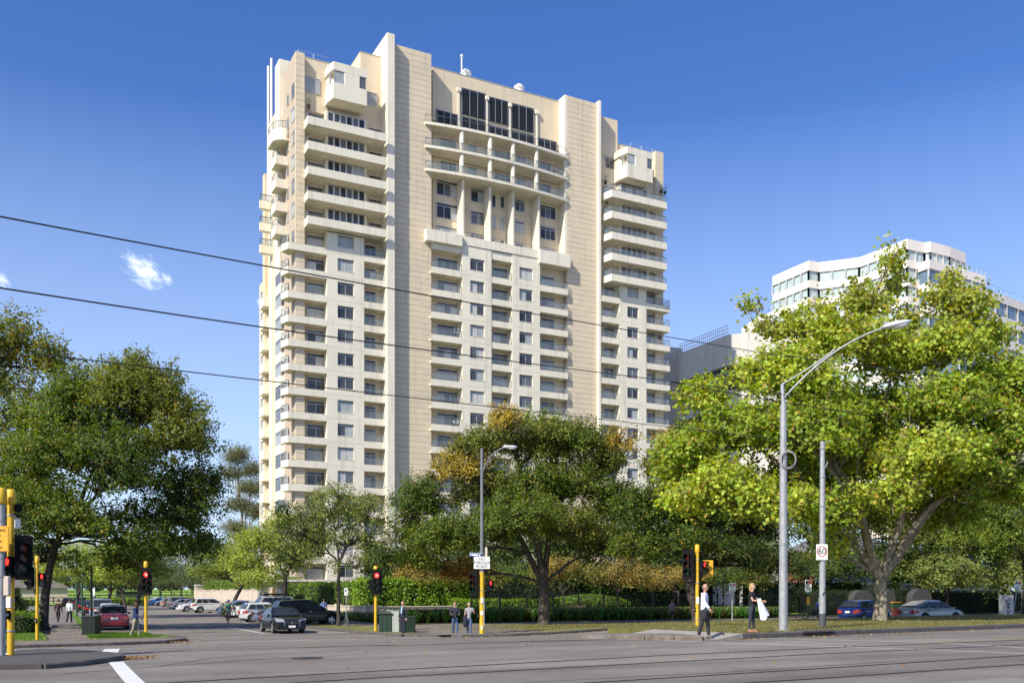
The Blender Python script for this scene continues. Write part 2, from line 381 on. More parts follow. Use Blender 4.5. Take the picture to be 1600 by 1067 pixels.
# --- right-hand median (grass, bluestone kerb) ---
S0, S1 = 21.4, 150
med_hump = lambda s, t, f: 0.02 + 0.0 * f
def mz(s, t):   # the median stays high behind its kerb then falls to the service road
    f = min(1, max(0, (t - te(s)) / 14.0)); return 0.74 + (0.62 - 0.74) * f - (0.12 * sm((s - 60) / 60))
A = [(s, te(s) + 0.22) for s in (21.9, 30, 45, 70, 100, 150)]; B = [(s + (3.0 if s < 23 else 0), te(s) + 14.2) for s in (22.6, 30, 45, 70, 100, 150)]
loft('grass_median', M_DRY, A, B, nv=10, up=0.135, zf=mz, skirt=0.9)
kerbline([(s, te(s)) for s in (21.5, 30, 45, 70, 110)], M_STONE, 'median_kerb', w=0.2, up=0.16, step=1.15, zf=mz, label='bluestone kerb along the grassed median', drop=0.5)
o = MB().add([(20.3, te(20.3) + .05, .728), (21.5, te(21.5), .90), (21.5, te(21.5) + 5, .88), (20.3, te(20.3) + 5, .728), (21.5, te(21.5), .6), (21.5, te(21.5) + 5, .6)], [(0, 1, 2, 3), (0, 4, 1), (3, 2, 5)]).build('kerb_ramp', M_CONC, recalc=True); o['kind'] = 'structure'
drain = thing('stormwater_drain', 'dark bluestone drain opening set into the median kerb', 'drain', (28.0, te(28.0), 0.72))
d0, d1 = hit(1250, 990), hit(1280, 989)
MB().box(0, 1.55, -0.03, 0.02, -0.02, 0.115).build('opening', mat('drain_black', (0.01, 0.01, 0.01), 0.9, var=0), drain)
MB().box(-0.08, 1.63, -0.045, 0.3, 0.118, 0.19, 0.01).build('lintel', M_STONE, drain)
drain.location = (sx(1250, te(26)), te(sx(1250, te(26))) - 0.0, 0.735); drain.rotation_euler = (0, 0, math.atan(0.12))
# nose island of the crossing
n0, n1 = hit(961, 998.5), hit(1098, 1000.5)
NI = [(17.75, 26.5), (18.3, 25.5), (19.0, 24.9), (20.0, 24.5)]
NI = [(n0.x, n0.y), (n0.x + (n1.x - n0.x) * .33, n0.y + (n1.y - n0.y) * .36), (n0.x + (n1.x - n0.x) * .66, n0.y + (n1.y - n0.y) * .7), (n1.x, n1.y)]
loft('traffic_island', M_ASPH, [(p[0] + .16, p[1] + .16) for p in NI], [(n0.x + .3, n0.y + 3.0), (n0.x + 1.6, n0.y + 5.2), (n1.x + 2.4, n1.y + 7.2)], nv=5, up=0.13)
kerbline(NI, mat('weathered_kerb', (0.15, 0.125, 0.10), 0.85, var=0.3, vscale=6, bump=0.5), 'island_kerb', w=0.17, up=0.15, step=0.9, label='worn brown kerb stones around the island nose')
# service road verge, footpath, garden bed to the right of the side street
VK = [(17.0, 66.0), (16.9, 58.0), (17.1, 51), (17.6, 47.8), (18.6, 45.6), (20.4, 44.3), (23.0, 43.9), (27, 44.6), (37.4, 47.5), (60, 49.5), (100, 52.5), (150, 56)]
VB = [(19.9, 66.0), (19.9, 60.0), (20.5, 57.8), (22, 56.9), (24, 56.8), (26, 56.8), (28, 56.8), (31, 56.8), (40, 57), (60, 57.2), (100, 58), (150, 60)]
loft('grass_verge', M_DRY, [(p[0] + .12, p[1] + .12) for p in VK], VB, nv=8, up=0.12, skirt=0.3)
kerbline(VK[:9], M_STONE, 'verge_kerb', w=0.17, up=0.14, step=1.1, label='low bluestone kerb round the street corner')
kerbline(VK[8:11], M_STONE, 'verge_kerb', w=0.17, up=0.14, step=1.6, label='low bluestone kerb along the service road')
loft('corner_paving', M_PATH, [(18.9, 45.75), (20.5, 44.5), (23.0, 44.1), (25.4, 44.45)], [(20.0, 57), (22.6, 56.9), (24.5, 56.9), (27.5, 56.9)], nv=10, up=0.128, skirt=.1)
loft('footpath', M_PATH, [(20, 56.85), (60, 57.25), (150, 60)], [(20, 60.6), (60, 61), (150, 63.4)], nv=4, up=0.128, skirt=0.2)
loft('footpath', M_PATH, [(19.9, 60), (20.1, 100), (21, 180)], [(23.4, 60), (23.5, 100), (24, 180)], nv=3, up=0.128, skirt=0.2)
loft('garden_bed', M_SOIL, [(23.4, 60.65), (60, 61.05), (150, 63.5)], [(23.4, 100), (60, 100), (150, 100)], nv=10, up=0.16, skirt=0.2)
loft('garden_lawn', M_LAWN, [(30, 68), (60, 68), (100, 69)], [(30, 96), (60, 96), (100, 96)], nv=10, up=0.25, skirt=0.1)
o = MB().box(19.3, 21.9, 44.62, 45.3, 0, .006).build('pale_ramp_slab', M_CONC); o.location = (0, 0, gz(20.5, 45) + .135); o['kind'] = 'structure'
# left corner
LK = [(-40, 42.0), (-12, 42.6), (-0.3, 43.6), (4, 44.2), (6.2, 44.9), (7.3, 46.5), (7.6, 48.5), (6.6, 52.5), (4.6, 55.5), (4.6, 66), (6.0, 100), (8.5, 170)]
loft('left_corner_paving', M_PATH, [(p[0], p[1] + .1) for p in LK[:6]], [(-40, 46.5), (-12, 47), (-0.3, 47.6), (4, 48.0), (5.5, 48.3), (7.0, 48.2)], nv=4, up=0.126)
LB = [(-40, 46.5), (-12, 47), (-0.3, 47.6)]
loft('left_verge', M_LAWN, [(3.3, 48.0), (6.9, 48.2), (7.3, 48.9), (6.4, 52.5), (4.5, 55.5), (4.4, 66), (5.8, 100), (8.2, 170)], [(3.2, 48.02), (3.2, 49), (3.2, 50), (3.3, 53), (3.4, 56), (3.7, 66), (5.3, 100), (7.9, 170)], nv=4, up=0.13)
loft('left_footpath', M_PATH, [(1.6, 47.4), (2.1, 60), (3.7, 100), (6.2, 170)], [(3.25, 47.4), (3.7, 60), (5.25, 100), (7.8, 170)], nv=3, up=0.132)
loft('front_lawn', M_LAWN, [(-40, 46.6), (-12, 47.1), (1.55, 47.6)], [(-40, 170), (-12, 170), (1.9, 170)], nv=14, up=0.14, skirt=.1)
kerbline([(-12, 42.6), (-0.3, 43.6), (4, 44.2), (6.2, 44.9), (7.3, 46.5), (7.6, 48.5), (6.6, 52.5), (4.6, 55.5), (4.6, 66)], M_STONE, 'corner_kerb', w=0.17, up=0.14, step=1.1, label='bluestone kerb round the shaded left corner')
# left median nose with low kerb
LN = [hp(-60, 1048), hp(0, 1046), hp(70, 1045), hp(135, 1039.5), hp(196, 1030.5)]
LF = [hp(-80, 1019), hp(0, 1019), hp(60, 1018.5), hp(130, 1021), hp(190, 1026)]
loft('median_island', M_ASPH2, LN, LF, nv=4, up=0.10, skirt=.2)
kerbline(LN[2:], M_STONE, 'median_island_kerb', w=0.12, up=0.11, step=0.8, label='dark kerb stones at the left median nose')
# park beyond
o = sheet('park_lawn', M_PARK, -350, 320, 196, 900, 25, 20, up=0.12)
o = sheet('far_road_verge', M_LAWN, -60, 60, 186, 196, 10, 5, up=0.12)
# painted lines, tram rails
def pl(name, pix, wd, m, up=0.006): return strip(name, [hp(*p) for p in pix], wd, m, up)
pl('stop_line', [(181, 1034), (196, 1051), (214, 1070)], 0.30, M_LINE, .008)
pl('stop_line', [(166, 1024.5), (171, 1019), (176, 1013.5)], 0.42, M_LINE, .008)
pl('crossing_line', [(8, 1030), (24, 1022), (54, 1019.5)], 0.10, M_LINE, .112)
pl('lane_line', [(356, 979), (412, 989.5)], 0.13, M_LINE)
pl('lane_line', [(412, 989.5), (500, 988.5), (560, 988.8)], 0.12, M_LINE)
pl('crossing_line', [(290, 1002), (330, 998), (420, 991.5), (548, 990.8)], 0.12, M_LINEF)
pl('crossing_line', [(300, 1005), (400, 996), (560, 993.5)], 0.10, M_LINEF)
pl('lane_line', [(380, 972), (402, 976.5)], 0.12, M_LINE)
pl('lane_line', [(1040, 1000.5), (1190, 1006), (1400, 1013.5), (1610, 1021)], 0.12, M_LINE)
pl('lane_line', [(1185, 996.8), (1400, 1001.8), (1470, 1004), (1610, 1012.5)], 0.11, M_LINE)
pl('edge_line', [(1440, 1003), (1520, 1000.5), (1610, 996.5)], 0.08, M_YLINE)
M_RAIL = mat('rail_steel', (0.10, 0.085, 0.075), 0.45, metal=0.5, var=0.3); M_SEAM = mat('tar_seam', (0.045, 0.042, 0.039), 0.7, var=0.2)
for k_, pix in enumerate([[(225, 1069), (500, 1053), (800, 1036.5), (1050, 1023), (1300, 1011.5), (1610, 999)], [(420, 1069), (620, 1057), (800, 1047.5), (1000, 1036.5), (1250, 1023), (1610, 1006.5)],
             [(880, 1069), (1000, 1061.5), (1250, 1046), (1610, 1023)], [(1130, 1069), (1300, 1058.5), (1450, 1048), (1610, 1037)]]):
    pl('tram_rail', pix, 0.075, M_RAIL, .010); 
    pl('rail_groove', pix, 0.11, M_SEAM, .005)
pl('tar_seam', [(100, 1052), (400, 1030), (800, 1010), (960, 1003.5)], 0.05, M_SEAM, .004)
pl('concrete_track_bed', [(1470, 1074), (1540, 1068), (1620, 1062)], 1.0, M_LITE, .007)
# darker relaid asphalt at the mouth of the side street and lighter wheel bands
def patch(name, pix, m, up):
    P = [hit(*p) for p in pix]; bm = bmesh.new(); vs = [bm.verts.new((p.x, p.y, 0)) for p in P]; bm.faces.new(vs)
    bmesh.ops.triangulate(bm, faces=bm.faces)
    for _ in range(3): bmesh.ops.subdivide_edges(bm, edges=[e for e in bm.edges if e.calc_length() > 1.5], cuts=1, use_grid_fill=False); bmesh.ops.triangulate(bm, faces=bm.faces)
    for v in bm.verts: v.co.z = gz(v.co.x, v.co.y) + up
    me = bpy.data.meshes.new(name); bm.to_mesh(me); bm.free(); me.materials.append(m)
    o = bpy.data.objects.new(name, me); COL.objects.link(o); o['kind'] = 'structure'
    return o
patch('asphalt_patch', [(330, 1010), (480, 1011), (560, 1008), (640, 1008), (760, 1003), (930, 999), (700, 1001), (520, 1003.5)], M_LITE if 0 else M_PATH, .0045)
for pix_ in ([(250, 1040), (330, 1028), (420, 1021), (560, 1014)], [(820, 1066), (1100, 1052), (1400, 1033)]): pl('crack_seal', pix_, .035, M_SEAM, .0055)
# manhole
mh = MB(); c = hit(480, 1028); mh.lathe([(0.0, 0), (0.36, 0), (0.38, 0.004), (0.0, 0.006)], (c.x, c.y, c.z + .004), 24); o = mh.build('manhole_cover', mat('cast_iron', (0.05, 0.045, 0.04), 0.6, metal=0.5, var=0.3)); tag(o, 'small round iron manhole cover flush in the near road', 'manhole cover')
# ======================= apartment tower =======================
M_CREAM = mat('cream_render', (0.735, 0.68, 0.545), 0.85, var=0.07, vscale=0.35, dirt=0.22)
M_BEIGE = mat('beige_panel', (0.65, 0.545, 0.39), 0.85, var=0.07, vscale=0.5, dirt=0.14)
M_BEIGE2 = mat('beige_render', (0.665, 0.555, 0.39), 0.85, var=0.06, vscale=0.4, dirt=0.14)
M_JOINT = mat('joint_seal', (0.44, 0.36, 0.28), 0.9, var=0.1)  # darker beige of the panel joints and their backing
M_SOFF = mat('soffit', (0.66, 0.56, 0.43), 0.9, var=0.05)
M_FRAME = mat('aluminium_frame', (0.52, 0.52, 0.50), 0.45, metal=0.35, var=0.05)
M_RAILM = mat('railing_grey', (0.17, 0.19, 0.21), 0.45, metal=0.5, var=0.05)
def glassmat(name, col, rough=0.06, spec=0.55):
    return mat(name, col, rough, var=0.18, vscale=0.8, spec=spec, coat=0.1)
M_GL = [glassmat('window_glass_dark', (0.06, 0.062, 0.068)), glassmat('window_glass_slate', (0.125, 0.13, 0.14)), glassmat('window_glass_black', (0.028, 0.03, 0.035)),
        glassmat('window_glass_blind', (0.36, 0.38, 0.37), 0.12), glassmat('window_glass_curtain', (0.50, 0.49, 0.45), 0.15)]
M_LOUV = mat('dark_louvre', (0.08, 0.09, 0.115), 0.5, metal=0.3, var=0.05)
M_BALG = bpy.data.materials.new('balustrade_glass'); M_BALG.use_nodes = True
_b = M_BALG.node_tree.nodes['Principled BSDF']; _b.inputs['Base Color'].default_value = (0.30, 0.37, 0.40, 1); _b.inputs['Roughness'].default_value = 0.05; _b.inputs['Alpha'].default_value = 0.16; _b.inputs['Specular IOR Level'].default_value = 0.7
M_CAB0 = mat('appliance_white', (.6, .6, .58), .5, var=.05)
TF = 118.4                       # plane of the balcony fronts
TB = TF + 1.5                    # recess plane
def X(px, t=TF): return sx(px, t)
sL = X(462, TF + 0.4); sR = X(1034, TF + 1.5); TD = TF + 36
tower = thing('apartment_tower', 'tall cream and beige apartment tower with rows of balconies and stepped roof', 'apartment building', (sL, TF, 0))
def T(mb, name, m, smooth=0, parent=None): return mb.build(name, m, parent or tower, world=True, smooth=smooth)
def K(k): return 14.94 + 3.0 * k        # slab bottoms
PAN = {}
def pane_mesh(w, h, v, nm='pane'):
    key = (round(w, 2), round(h, 2), v, nm)
    if key not in PAN: PAN[key] = MB().box(-w / 2, w / 2, -0.012, 0.012, -h / 2, h / 2).mesh(nm, M_GL[v])
    return PAN[key]
def pick():
    r_ = rnd.random(); return 0 if r_ < .28 else 1 if r_ < .5 else 2 if r_ < .6 else 3 if r_ < .82 else 4
def window(x0, x1, t, z0, z1, nl=2, trans=0.17, name='window', pname='pane', v=None, face='front', parent=None, fw=0.07):
    """frame (part) with panes (sub-parts), facing the avenue; or the side street if face='side' (x0,x1 are then t)"""
    P = parent or tower; W_ = x1 - x0; H_ = z1 - z0; mb = MB(); c = fw
    def bx(a0, a1, c0, c1, d=0.05): mb.box(a0, a1, -d, d, c0, c1)
    bx(-W_ / 2, W_ / 2, -H_ / 2, -H_ / 2 + c); bx(-W_ / 2, W_ / 2, H_ / 2 - c, H_ / 2); bx(-W_ / 2, -W_ / 2 + c, -H_ / 2 + c, H_ / 2 - c); bx(W_ / 2 - c, W_ / 2, -H_ / 2 + c, H_ / 2 - c)
    zt_ = H_ / 2 - H_ * trans if trans else H_ / 2 - c
    if trans: bx(-W_ / 2 + c, W_ / 2 - c, zt_ - c * .5, zt_ + c * .5)
    lw = (W_ - 2 * c) / nl
    for i in range(1, nl): bx(-W_ / 2 + c + lw * i - c / 2, -W_ / 2 + c + lw * i + c / 2, -H_ / 2 + c, zt_ - c * .5)
    key = ('f', round(W_, 2), round(H_, 2), nl, trans, name)
    if key not in PAN: PAN[key] = mb.mesh(name, M_FRAME)
    loc = ((x0 + x1) / 2, t, (z0 + z1) / 2) if face == 'front' else (t, (x0 + x1) / 2, (z0 + z1) / 2)
    f = inst(PAN[key], name, P, loc)
    if face == 'side': f.rotation_euler[2] = R(-90)
    base = pick() if v is None else v
    for i in range(nl):
        hh = zt_ - c * .5 + H_ / 2 - c; vv = base if rnd.random() < .6 or v is not None else pick()
        p = bpy.data.objects.new(pname, pane_mesh(lw - c * (0.5 if nl > 1 else 0), hh, vv, pname)); COL.objects.link(p); p.parent = f
        p.location = (-W_ / 2 + c + lw * (i + .5), 0, -H_ / 2 + c + hh / 2)
    if trans:
        hh = H_ / 2 - c - zt_ - c * .5
        p = bpy.data.objects.new('fanlight', pane_mesh(W_ - 2 * c, hh, 2 if base < 3 else 1, 'fanlight')); COL.objects.link(p); p.parent = f; p.location = (0, 0, zt_ + c * .5 + hh / 2)
    return f
def rail_pts(pts, z, h=0.92, parent=None, glass=True, posts=1.3, m=None):
    """railing (sub-part) and its glass along a polyline"""
    mb = MB(); gl = MB()
    for a, b in zip(pts, pts[1:]):
        a = Vector((*a, z)); b = Vector((*b, z)); L = (b - a).length; n_ = max(1, round(L / posts))
        mb.tube([a + Vector((0, 0, h)), b + Vector((0, 0, h))], 0.035, 6); mb.tube([a + Vector((0, 0, .08)), b + Vector((0, 0, .08))], 0.02, 4)
        for i in range(n_ + 1):
            p = a + (b - a) * i / n_; mb.tube([p, p + Vector((0, 0, h))], 0.028, 5)
        if glass:
            d = (b - a).normalized() * 0.03; o_ = Vector((-d.y, d.x, 0)) * 0.2
            p0, p1 = a + d, b - d
            gl.add([p0 - o_ + Vector((0, 0, .1)), p1 - o_ + Vector((0, 0, .1)), p1 - o_ + Vector((0, 0, h - .06)), p0 - o_ + Vector((0, 0, h - .06)),
                    p0 + o_ + Vector((0, 0, .1)), p1 + o_ + Vector((0, 0, .1)), p1 + o_ + Vector((0, 0, h - .06)), p0 + o_ + Vector((0, 0, h - .06))], [(0, 1, 2, 3), (7, 6, 5, 4), (0, 4, 5, 1), (3, 2, 6, 7), (0, 3, 7, 4), (1, 5, 6, 2)])
    o = mb.build('railing', m or M_RAILM, parent, world=True)
    if glass: gl.build('glass_panel', M_BALG, parent, world=True)
    return o
def offset_poly(poly, d):
    n_ = len(poly); out = []
    for i in range(n_):
        p0, p1, p2 = Vector(poly[i - 1]), Vector(poly[i]), Vector(poly[(i + 1) % n_])
        e1 = (p1 - p0).normalized(); e2 = (p2 - p1).normalized(); n1 = Vector((-e1.y, e1.x)); n2 = Vector((-e2.y, e2.x)); b = (n1 + n2)
        b = b / max(0.3, b.dot(n1)) if b.length > 1e-5 else n1
        out.append(tuple(p1 + b * d))
    return out
def balcony(poly, z, band=0.85, slab=0.22, open_from=None, rail=0.92, light=True, name='balcony', glass=True, m=None):
    """poly: CCW outline, edge i from vertex i to i+1; edges in open_from are the house side (no upstand)"""
    mb = MB(); mb.prism(poly, z, z + slab); th = 0.14; inner = offset_poly(poly, th); n_ = len(poly); pts = []
    closed = [i for i in range(n_) if i not in (open_from or [])]
    for i in closed:
        a, b, c, d = poly[i], poly[(i + 1) % n_], inner[(i + 1) % n_], inner[i]
        mb.prism([a, b, c, d], z + slab, z + band)
    o = T(mb, name, m or M_CREAM)
    path = [((poly[i][0] + inner[i][0]) / 2, (poly[i][1] + inner[i][1]) / 2) for i in closed + [(closed[-1] + 1) % n_]]
    if rail: rail_pts(path, z + band, rail, o, glass)
    if light:
        cx = sum(p[0] for p in poly) / n_; cy = sum(p[1] for p in poly) / n_
        MB().lathe([(0, -.05), (.13, -.05), (.15, 0), (0, 0)], (cx, cy, z), 10).build('soffit_light', M_FRAME, o, world=True)
    return o
def courses(x0, x1, t0, t1, z0, z1, pitch=0.75, m=None, vert=None):
    """cladding panels with recessed joints in front of a backing"""
    n_ = round((z1 - z0) / pitch); p = (z1 - z0) / n_; me = MB().box(0, x1 - x0, 0, t1 - t0, 0.0, p - 0.03, 0.008).mesh('cladding_panel', m or M_BEIGE)
    for i in range(n_): inst(me, 'cladding_panel', tower, (x0, t0 + rnd.uniform(-.004, .004), z0 + i * p + 0.022))
# ---- core masses
core = MB()
xa = X(570, TB); xb = X(609, TF)
core.box(sL + 1.0, X(675, TB), TB, TB + 18, -1, 66.5).box(X(675, TB), X(884, TB), TB, TB + 18, -1, 48.9).box(X(675, TB), X(884, TB), TF + 2.7, TB + 18, 48.9, 66.5).box(X(884, TB), sR - 0.3, TB, TB + 18, -1, 66.5)
T(core, 'core_wall', M_BEIGE2)
roofs = MB()
zc = 69.9
roofs.box(sL + .05, X(563, TF + 1.2), TF + 1.2, TF + 8.6, 66.5, zc)          # left corner block
roofs.box(X(563, TF + 1.6), X(604, TF + 1.6), TF + 1.6, TF + 14, 66.5, 72.7)
roofs.box(X(676, TF + 2.2), X(881, TF + 2.2), TF + 2.2, TF + 18, 66.5, 73.7)
roofs.box(X(939, TF + 1.6), X(965, TF + 1.6), TF + 1.6, TF + 14, 66.5, 72.9)
roofs.box(X(965, TF + 1.9), sR - .05, TF + 1.9, TF + 16, 66.5, 69.6)
T(roofs, 'upper_wall', M_BEIGE2)
cop = MB()                                   # thin parapet copings
for x0, x1, t0, t1, z in ((sL + .05, X(563, TF + 1.2), TF + 1.2, TF + 8.6, zc), (X(563, TF + 1.6), X(604, TF + 1.6), TF + 1.6, TF + 14, 72.7), (X(676, TF + 2.2), X(881, TF + 2.2), TF + 2.2, TF + 18, 73.7), (X(965, TF + 1.9), sR - .05, TF + 1.9, TF + 16, 69.6)):
    cop.box(x0 - .04, x1 + .04, t0 - .05, t0 + .3, z, z + .07); cop.box(x0 - .04, x0 + .26, t0 + .3, t1, z, z + .07)
T(cop, 'coping', M_FRAME)
# ---- tall grooved walls and fins
tw = TF + 0.5
for x0, x1, top in ((X(612.5, tw), X(674, tw), 74.3), (X(886, tw), X(935.5, tw), 73.9)):
    T(MB().box(x0 + .02, x1 - .02, tw + .14, TB + 10, 4, top - .03), 'backing_wall', M_JOINT)
    courses(x0, x1, tw, tw + .16, 8.0, top, 0.752)
T(MB().box(X(604.8, tw - 1.1), X(612.5, tw) - .01, tw - 1.1, TB + 9, 4, 74.9, .04), 'fin', M_CREAM)
T(MB().box(X(881.5, tw + .2), X(886, tw) - .01, tw + .02, TF + 12, 50.5, 73.95), 'fin', M_CREAM)
T(MB().box(X(935.5, tw - .5) + .01, X(939.5, tw - .5), tw - .5, TB + 9, 4, 74.2, .04), 'fin', M_CREAM)
T(MB().box(X(672, TF + .5) + .02, X(675.5, TF + .5), TF + 1.2, TF + 8, 50.5, 73.9), 'fin', M_CREAM)
# ---- corner pier (grooved) left, up to the roof
xp0, xp1 = sL, X(476, TF + .4)
T(MB().box(xp0 + .02, xp1 - .02, TF + .54, TB + 6, 0, 69.8), 'backing_wall', M_JOINT)
courses(xp0, xp1, TF + .4, TF + .56, 10.0, 69.9, 0.75)
T(MB().box(X(1024, TB - .4), sR, TB - .4, TB + 1, 0, 69.6), 'corner_wall', M_BEIGE2)
jt = MB()
for z in np.arange(10, 69, 1.0): jt.box(X(1024, TB - .4) - .0, sR + .004, TB - .404, TB - .38, z, z + .03)
T(jt, 'wall_joint', M_JOINT)
# ---- lower window-panel columns
def panel_column(p0, p1, w0, w1, kk, ztop, zw=(1.28, 2.85), nl=2, tail=None):
    x0, x1, a, b = X(p0), X(p1), X(w0), X(w1); mb = MB()
    mb.box(x0, a, TF, TB, -0.5, ztop); mb.box(b, x1, TF, TB, -0.5, ztop)
    zs = [K(k) for k in kk]; prev = -0.5
    for z in zs:
        mb.box(a, b, TF, TB, prev, z + zw[0]); prev = z + zw[1]
    mb.box(a, b, TF, TB, prev, ztop)
    T(mb, 'window_panel', M_CREAM)
    j = MB()
    for z in zs: j.box(x0 + .02, x1 - .02, TF - .004, TF + .03, z + .42, z + .45)
    T(j, 'panel_joint', M_JOINT)
    si = MB()
    for z in zs: si.box(a - .04, b + .04, TF - .03, TF + .1, z + zw[0] - .05, z + zw[0])
    T(si, 'sill', M_CREAM)
    for z in zs: window(a, b, TF + .22, z + zw[0], z + zw[1], nl)
panel_column(511, 569, 527.6, 553.2, range(-4, 11), 47.9)
panel_column(722.5, 768, 734.7, 757, range(-4, 11), 49.4)
panel_column(800.5, 843.8, 811.6, 832.5, range(-4, 11), 49.4)
panel_column(968.3, 1010, 980.3, 998, range(-4, 11), 47.7)
# ---- lower balconies and their doors
def box_poly(x0, x1, t0, t1): return [(x0, t0), (x1, t0), (x1, t1), (x0, t1)]
def door(p0, p1, z, nl=2, h=2.25, t=None, v=None):
    t = t or TB - .06; return window(X(p0, t), X(p1, t), t, z + .24, z + .24 + h + .2, nl, 0.16, 'balcony_door', 'door_pane', v)
for k in range(-4, 11):
    z = K(k)
    # left corner balcony with a chamfered end that passes the corner
    P = [(X(450), TF), (X(511) - .01, TF), (X(511) - .01, TB), (sL + .1, TB), (sL - 0.3, TB + 0.9), (X(450) - .5, TF + 1.6)]
    balcony(P, z, open_from=[1, 2, 3]); door(479, 507.5, z, 2)
    balcony(box_poly(X(569) + .01, X(606) - .0, TF, TB), z, open_from=[1, 2, 3]); door(569.5, 587, z, 2)
    if k < 10 or True:
        balcony(box_poly(X(673.6), X(722.5) - .01, TF, TB), z, open_from=[2] if k > 20 else [1, 2, 3]); door(683, 714.5, z, 3)
        balcony(box_poly(X(768) + .01, X(800.5) - .01, TF + .06, TB), z, open_from=[1, 2, 3]); door(769.5, 792.5, z, 2)
        balcony([(X(843.8) + .01, TF), (X(887.5), TF), (X(887.5), TB), (X(843.8) + .01, TB)], z, open_from=[2, 3]); door(845, 866, z, 2)
    balcony(box_poly(X(940), X(968.3) - .01, TF, TB), z, open_from=[1, 2, 3]); door(943.5, 959, z, 2)
    P = [(X(1010) + .01, TF), (X(1047), TF), (X(1047), TF + 1.6), (sR + .2, TB + .6), (sR - .3, TB), (X(1010) + .01, TB)]
    if z > 0: balcony(P, z, open_from=[2, 3, 4, 5]); door(1011, 1023.5, z, 2)
# ---- big wrap terraces, left and right wings
for k in range(5):
    z = 48.05 + 3.09 * k
    P = [(X(481, TF - 1.2), TF - 1.2), (X(604.5, TF - 1.2), TF - 1.2), (X(604.5, TF - 1.2), TB), (sL + 1.0, TB), (X(475.5, TF + .5), TF + .5)]
    balcony(P, z, 1.0, open_from=[1, 2, 3], rail=0.85, light=False)
    for p in (497, 585): T(MB().lathe([(0, -.05), (.15, -.05), (.17, 0), (0, 0)], (X(p, TF + .2), TF + .2, z), 10), 'soffit_light', M_FRAME)
    if k < 5:
        bx0, bx1 = X(512, TF + .6), X(570, TF + .6); T(MB().box(bx0, bx1, TF + .62, TB, z + .24, z + .55), 'bay_wall', M_CREAM)
        n_ = 6; wd = (bx1 - bx0) / n_
        for i in range(n_): window(bx0 + wd * i, bx0 + wd * (i + 1) - .01, TF + .66, z + .55, z + 3.05, 1, 0, 'window', 'pane', [0, 2, 1, 0, 2, 1, 3][rnd.randrange(7)], fw=.1)
        T(MB().box(bx0 - .25, bx0 - .01, TF + .6, TB, z + .24, z + 3.08), 'bay_pier', M_CREAM)
        T(MB().box(bx1 + .01, bx1 + .25, TF + .6, TB, z + .24, z + 3.08), 'bay_pier', M_CREAM)
        door(479, 505, z - .02, 2)
        window(X(576, TB - .06), X(596, TB - .06), TB - .06, z + .24, z + 2.6, 2, 0.16, 'balcony_door', 'door_pane')
    zr = 47.75 + 3.06 * k
    P = [(X(956, TF - 1.2), TF - 1.2), (X(1042, TF - 1.2), TF - 1.2), (X(1042, TF - 1.2), TF + 1.6), (sR - .3, TB), (X(941, TB), TB), (X(941.5, TF + .6), TF + .6)]
    balcony(P, zr, 1.0, open_from=[2, 3, 4], rail=0.85, light=False)
    for p in (957, 1019): T(MB().lathe([(0, -.05), (.15, -.05), (.17, 0), (0, 0)], (X(p, TF + .2), TF + .2, zr), 10), 'soffit_light', M_FRAME)
    bx0, bx1 = X(970.7, TF + .6), X(1011.5, TF + .6); T(MB().box(bx0, bx1, TF + .62, TB, zr + .24, zr + .55), 'bay_wall', M_CREAM)
    wd = (bx1 - bx0) / 5
    for i in range(5): window(bx0 + wd * i, bx0 + wd * (i + 1) - .01, TF + .66, zr + .55, zr + 3.0, 1, 0, 'window', 'pane', [0, 2, 1, 0, 2, 1, 3][rnd.randrange(7)], fw=.1)
    T(MB().box(bx0 - .25, bx0 - .01, TF + .6, TB, zr + .24, zr + 3.05), 'bay_pier', M_CREAM); T(MB().box(bx1 + .01, bx1 + .25, TF + .6, TB, zr + .24, zr + 3.05), 'bay_pier', M_CREAM)
    door(943.5, 956, zr - .02, 1)
    window(X(1015, TB - .06), X(1023, TB - .06), TB - .06, zr + .24, zr + 2.6, 1, 0.16, 'balcony_door', 'door_pane')
# ---- penthouse boxes hung on the wings
def penthouse(p0, p1, pr, y0, y1, t, flip=False):
    x0, x1 = X(p0, t), X(p1, t); zb, ztp = zt(y1, x1, t), zt(y0, x0, t)
    xs = X(pr, t + 1.6)
    mb = MB(); h = ztp - zb; wt, wb = ztp - h * .22, ztp - h * .56
    P0 = [(x0, t), (x1, t), (x1, TB + 1), (xs, TB + 1), (xs, t + 1.5)]
    mb.prism(P0, zb, wb); mb.prism(P0, wt, ztp)
    mb.prism([(x0 + 1.5, t + .01), (x1 - 1.0, t + .01), (x1 - 1.0, TB + 1), (xs + .2, TB + 1), (xs + .2, t + 1.9)], wb, wt)
    o = T(mb, 'penthouse_bay', M_CREAM, parent=None)
    window(x0 + .12, x0 + 1.45, t + .12, wb, wt, 1, 0, 'window', 'pane', 3); window(x1 - .96, x1 - .1, t + .12, wb, wt, 1, 0, 'window', 'pane', 1)
    c = Vector((x0 + xs, 2 * t + 1.5, 0)) / 2
    window(xs + .1, x0 - .05, t + .9, wb, wt, 1, 0, 'window', 'pane', 3)
    return o
penthouse(521, 573.5, 511, 96, 166, TF - 1.4); penthouse(980, 1020, 966.5, 229, 286, TF - 1.4)
def fwin(p0, p1, y0, y1, t, nl=2, trans=0.0, v=None, parent=None):
    x0, x1 = X(p0, t), X(p1, t); xm = (x0 + x1) / 2; return window(x0, x1, t, zt(y1, xm, t), zt(y0, xm, t), nl, trans, 'window', 'pane', v)
T(MB().box(X(476, TF + 1.1), X(512, TF + 1.1), TF + 1.16, TF + 1.6, 63.2, 69.5), 'corner_wall', M_BEIGE2)
fwin(476.5, 500, 122, 146, TF + 1.1, 2, 0, 3); fwin(574, 589, 145, 166, TF + 1.5, 1, .15, 3)
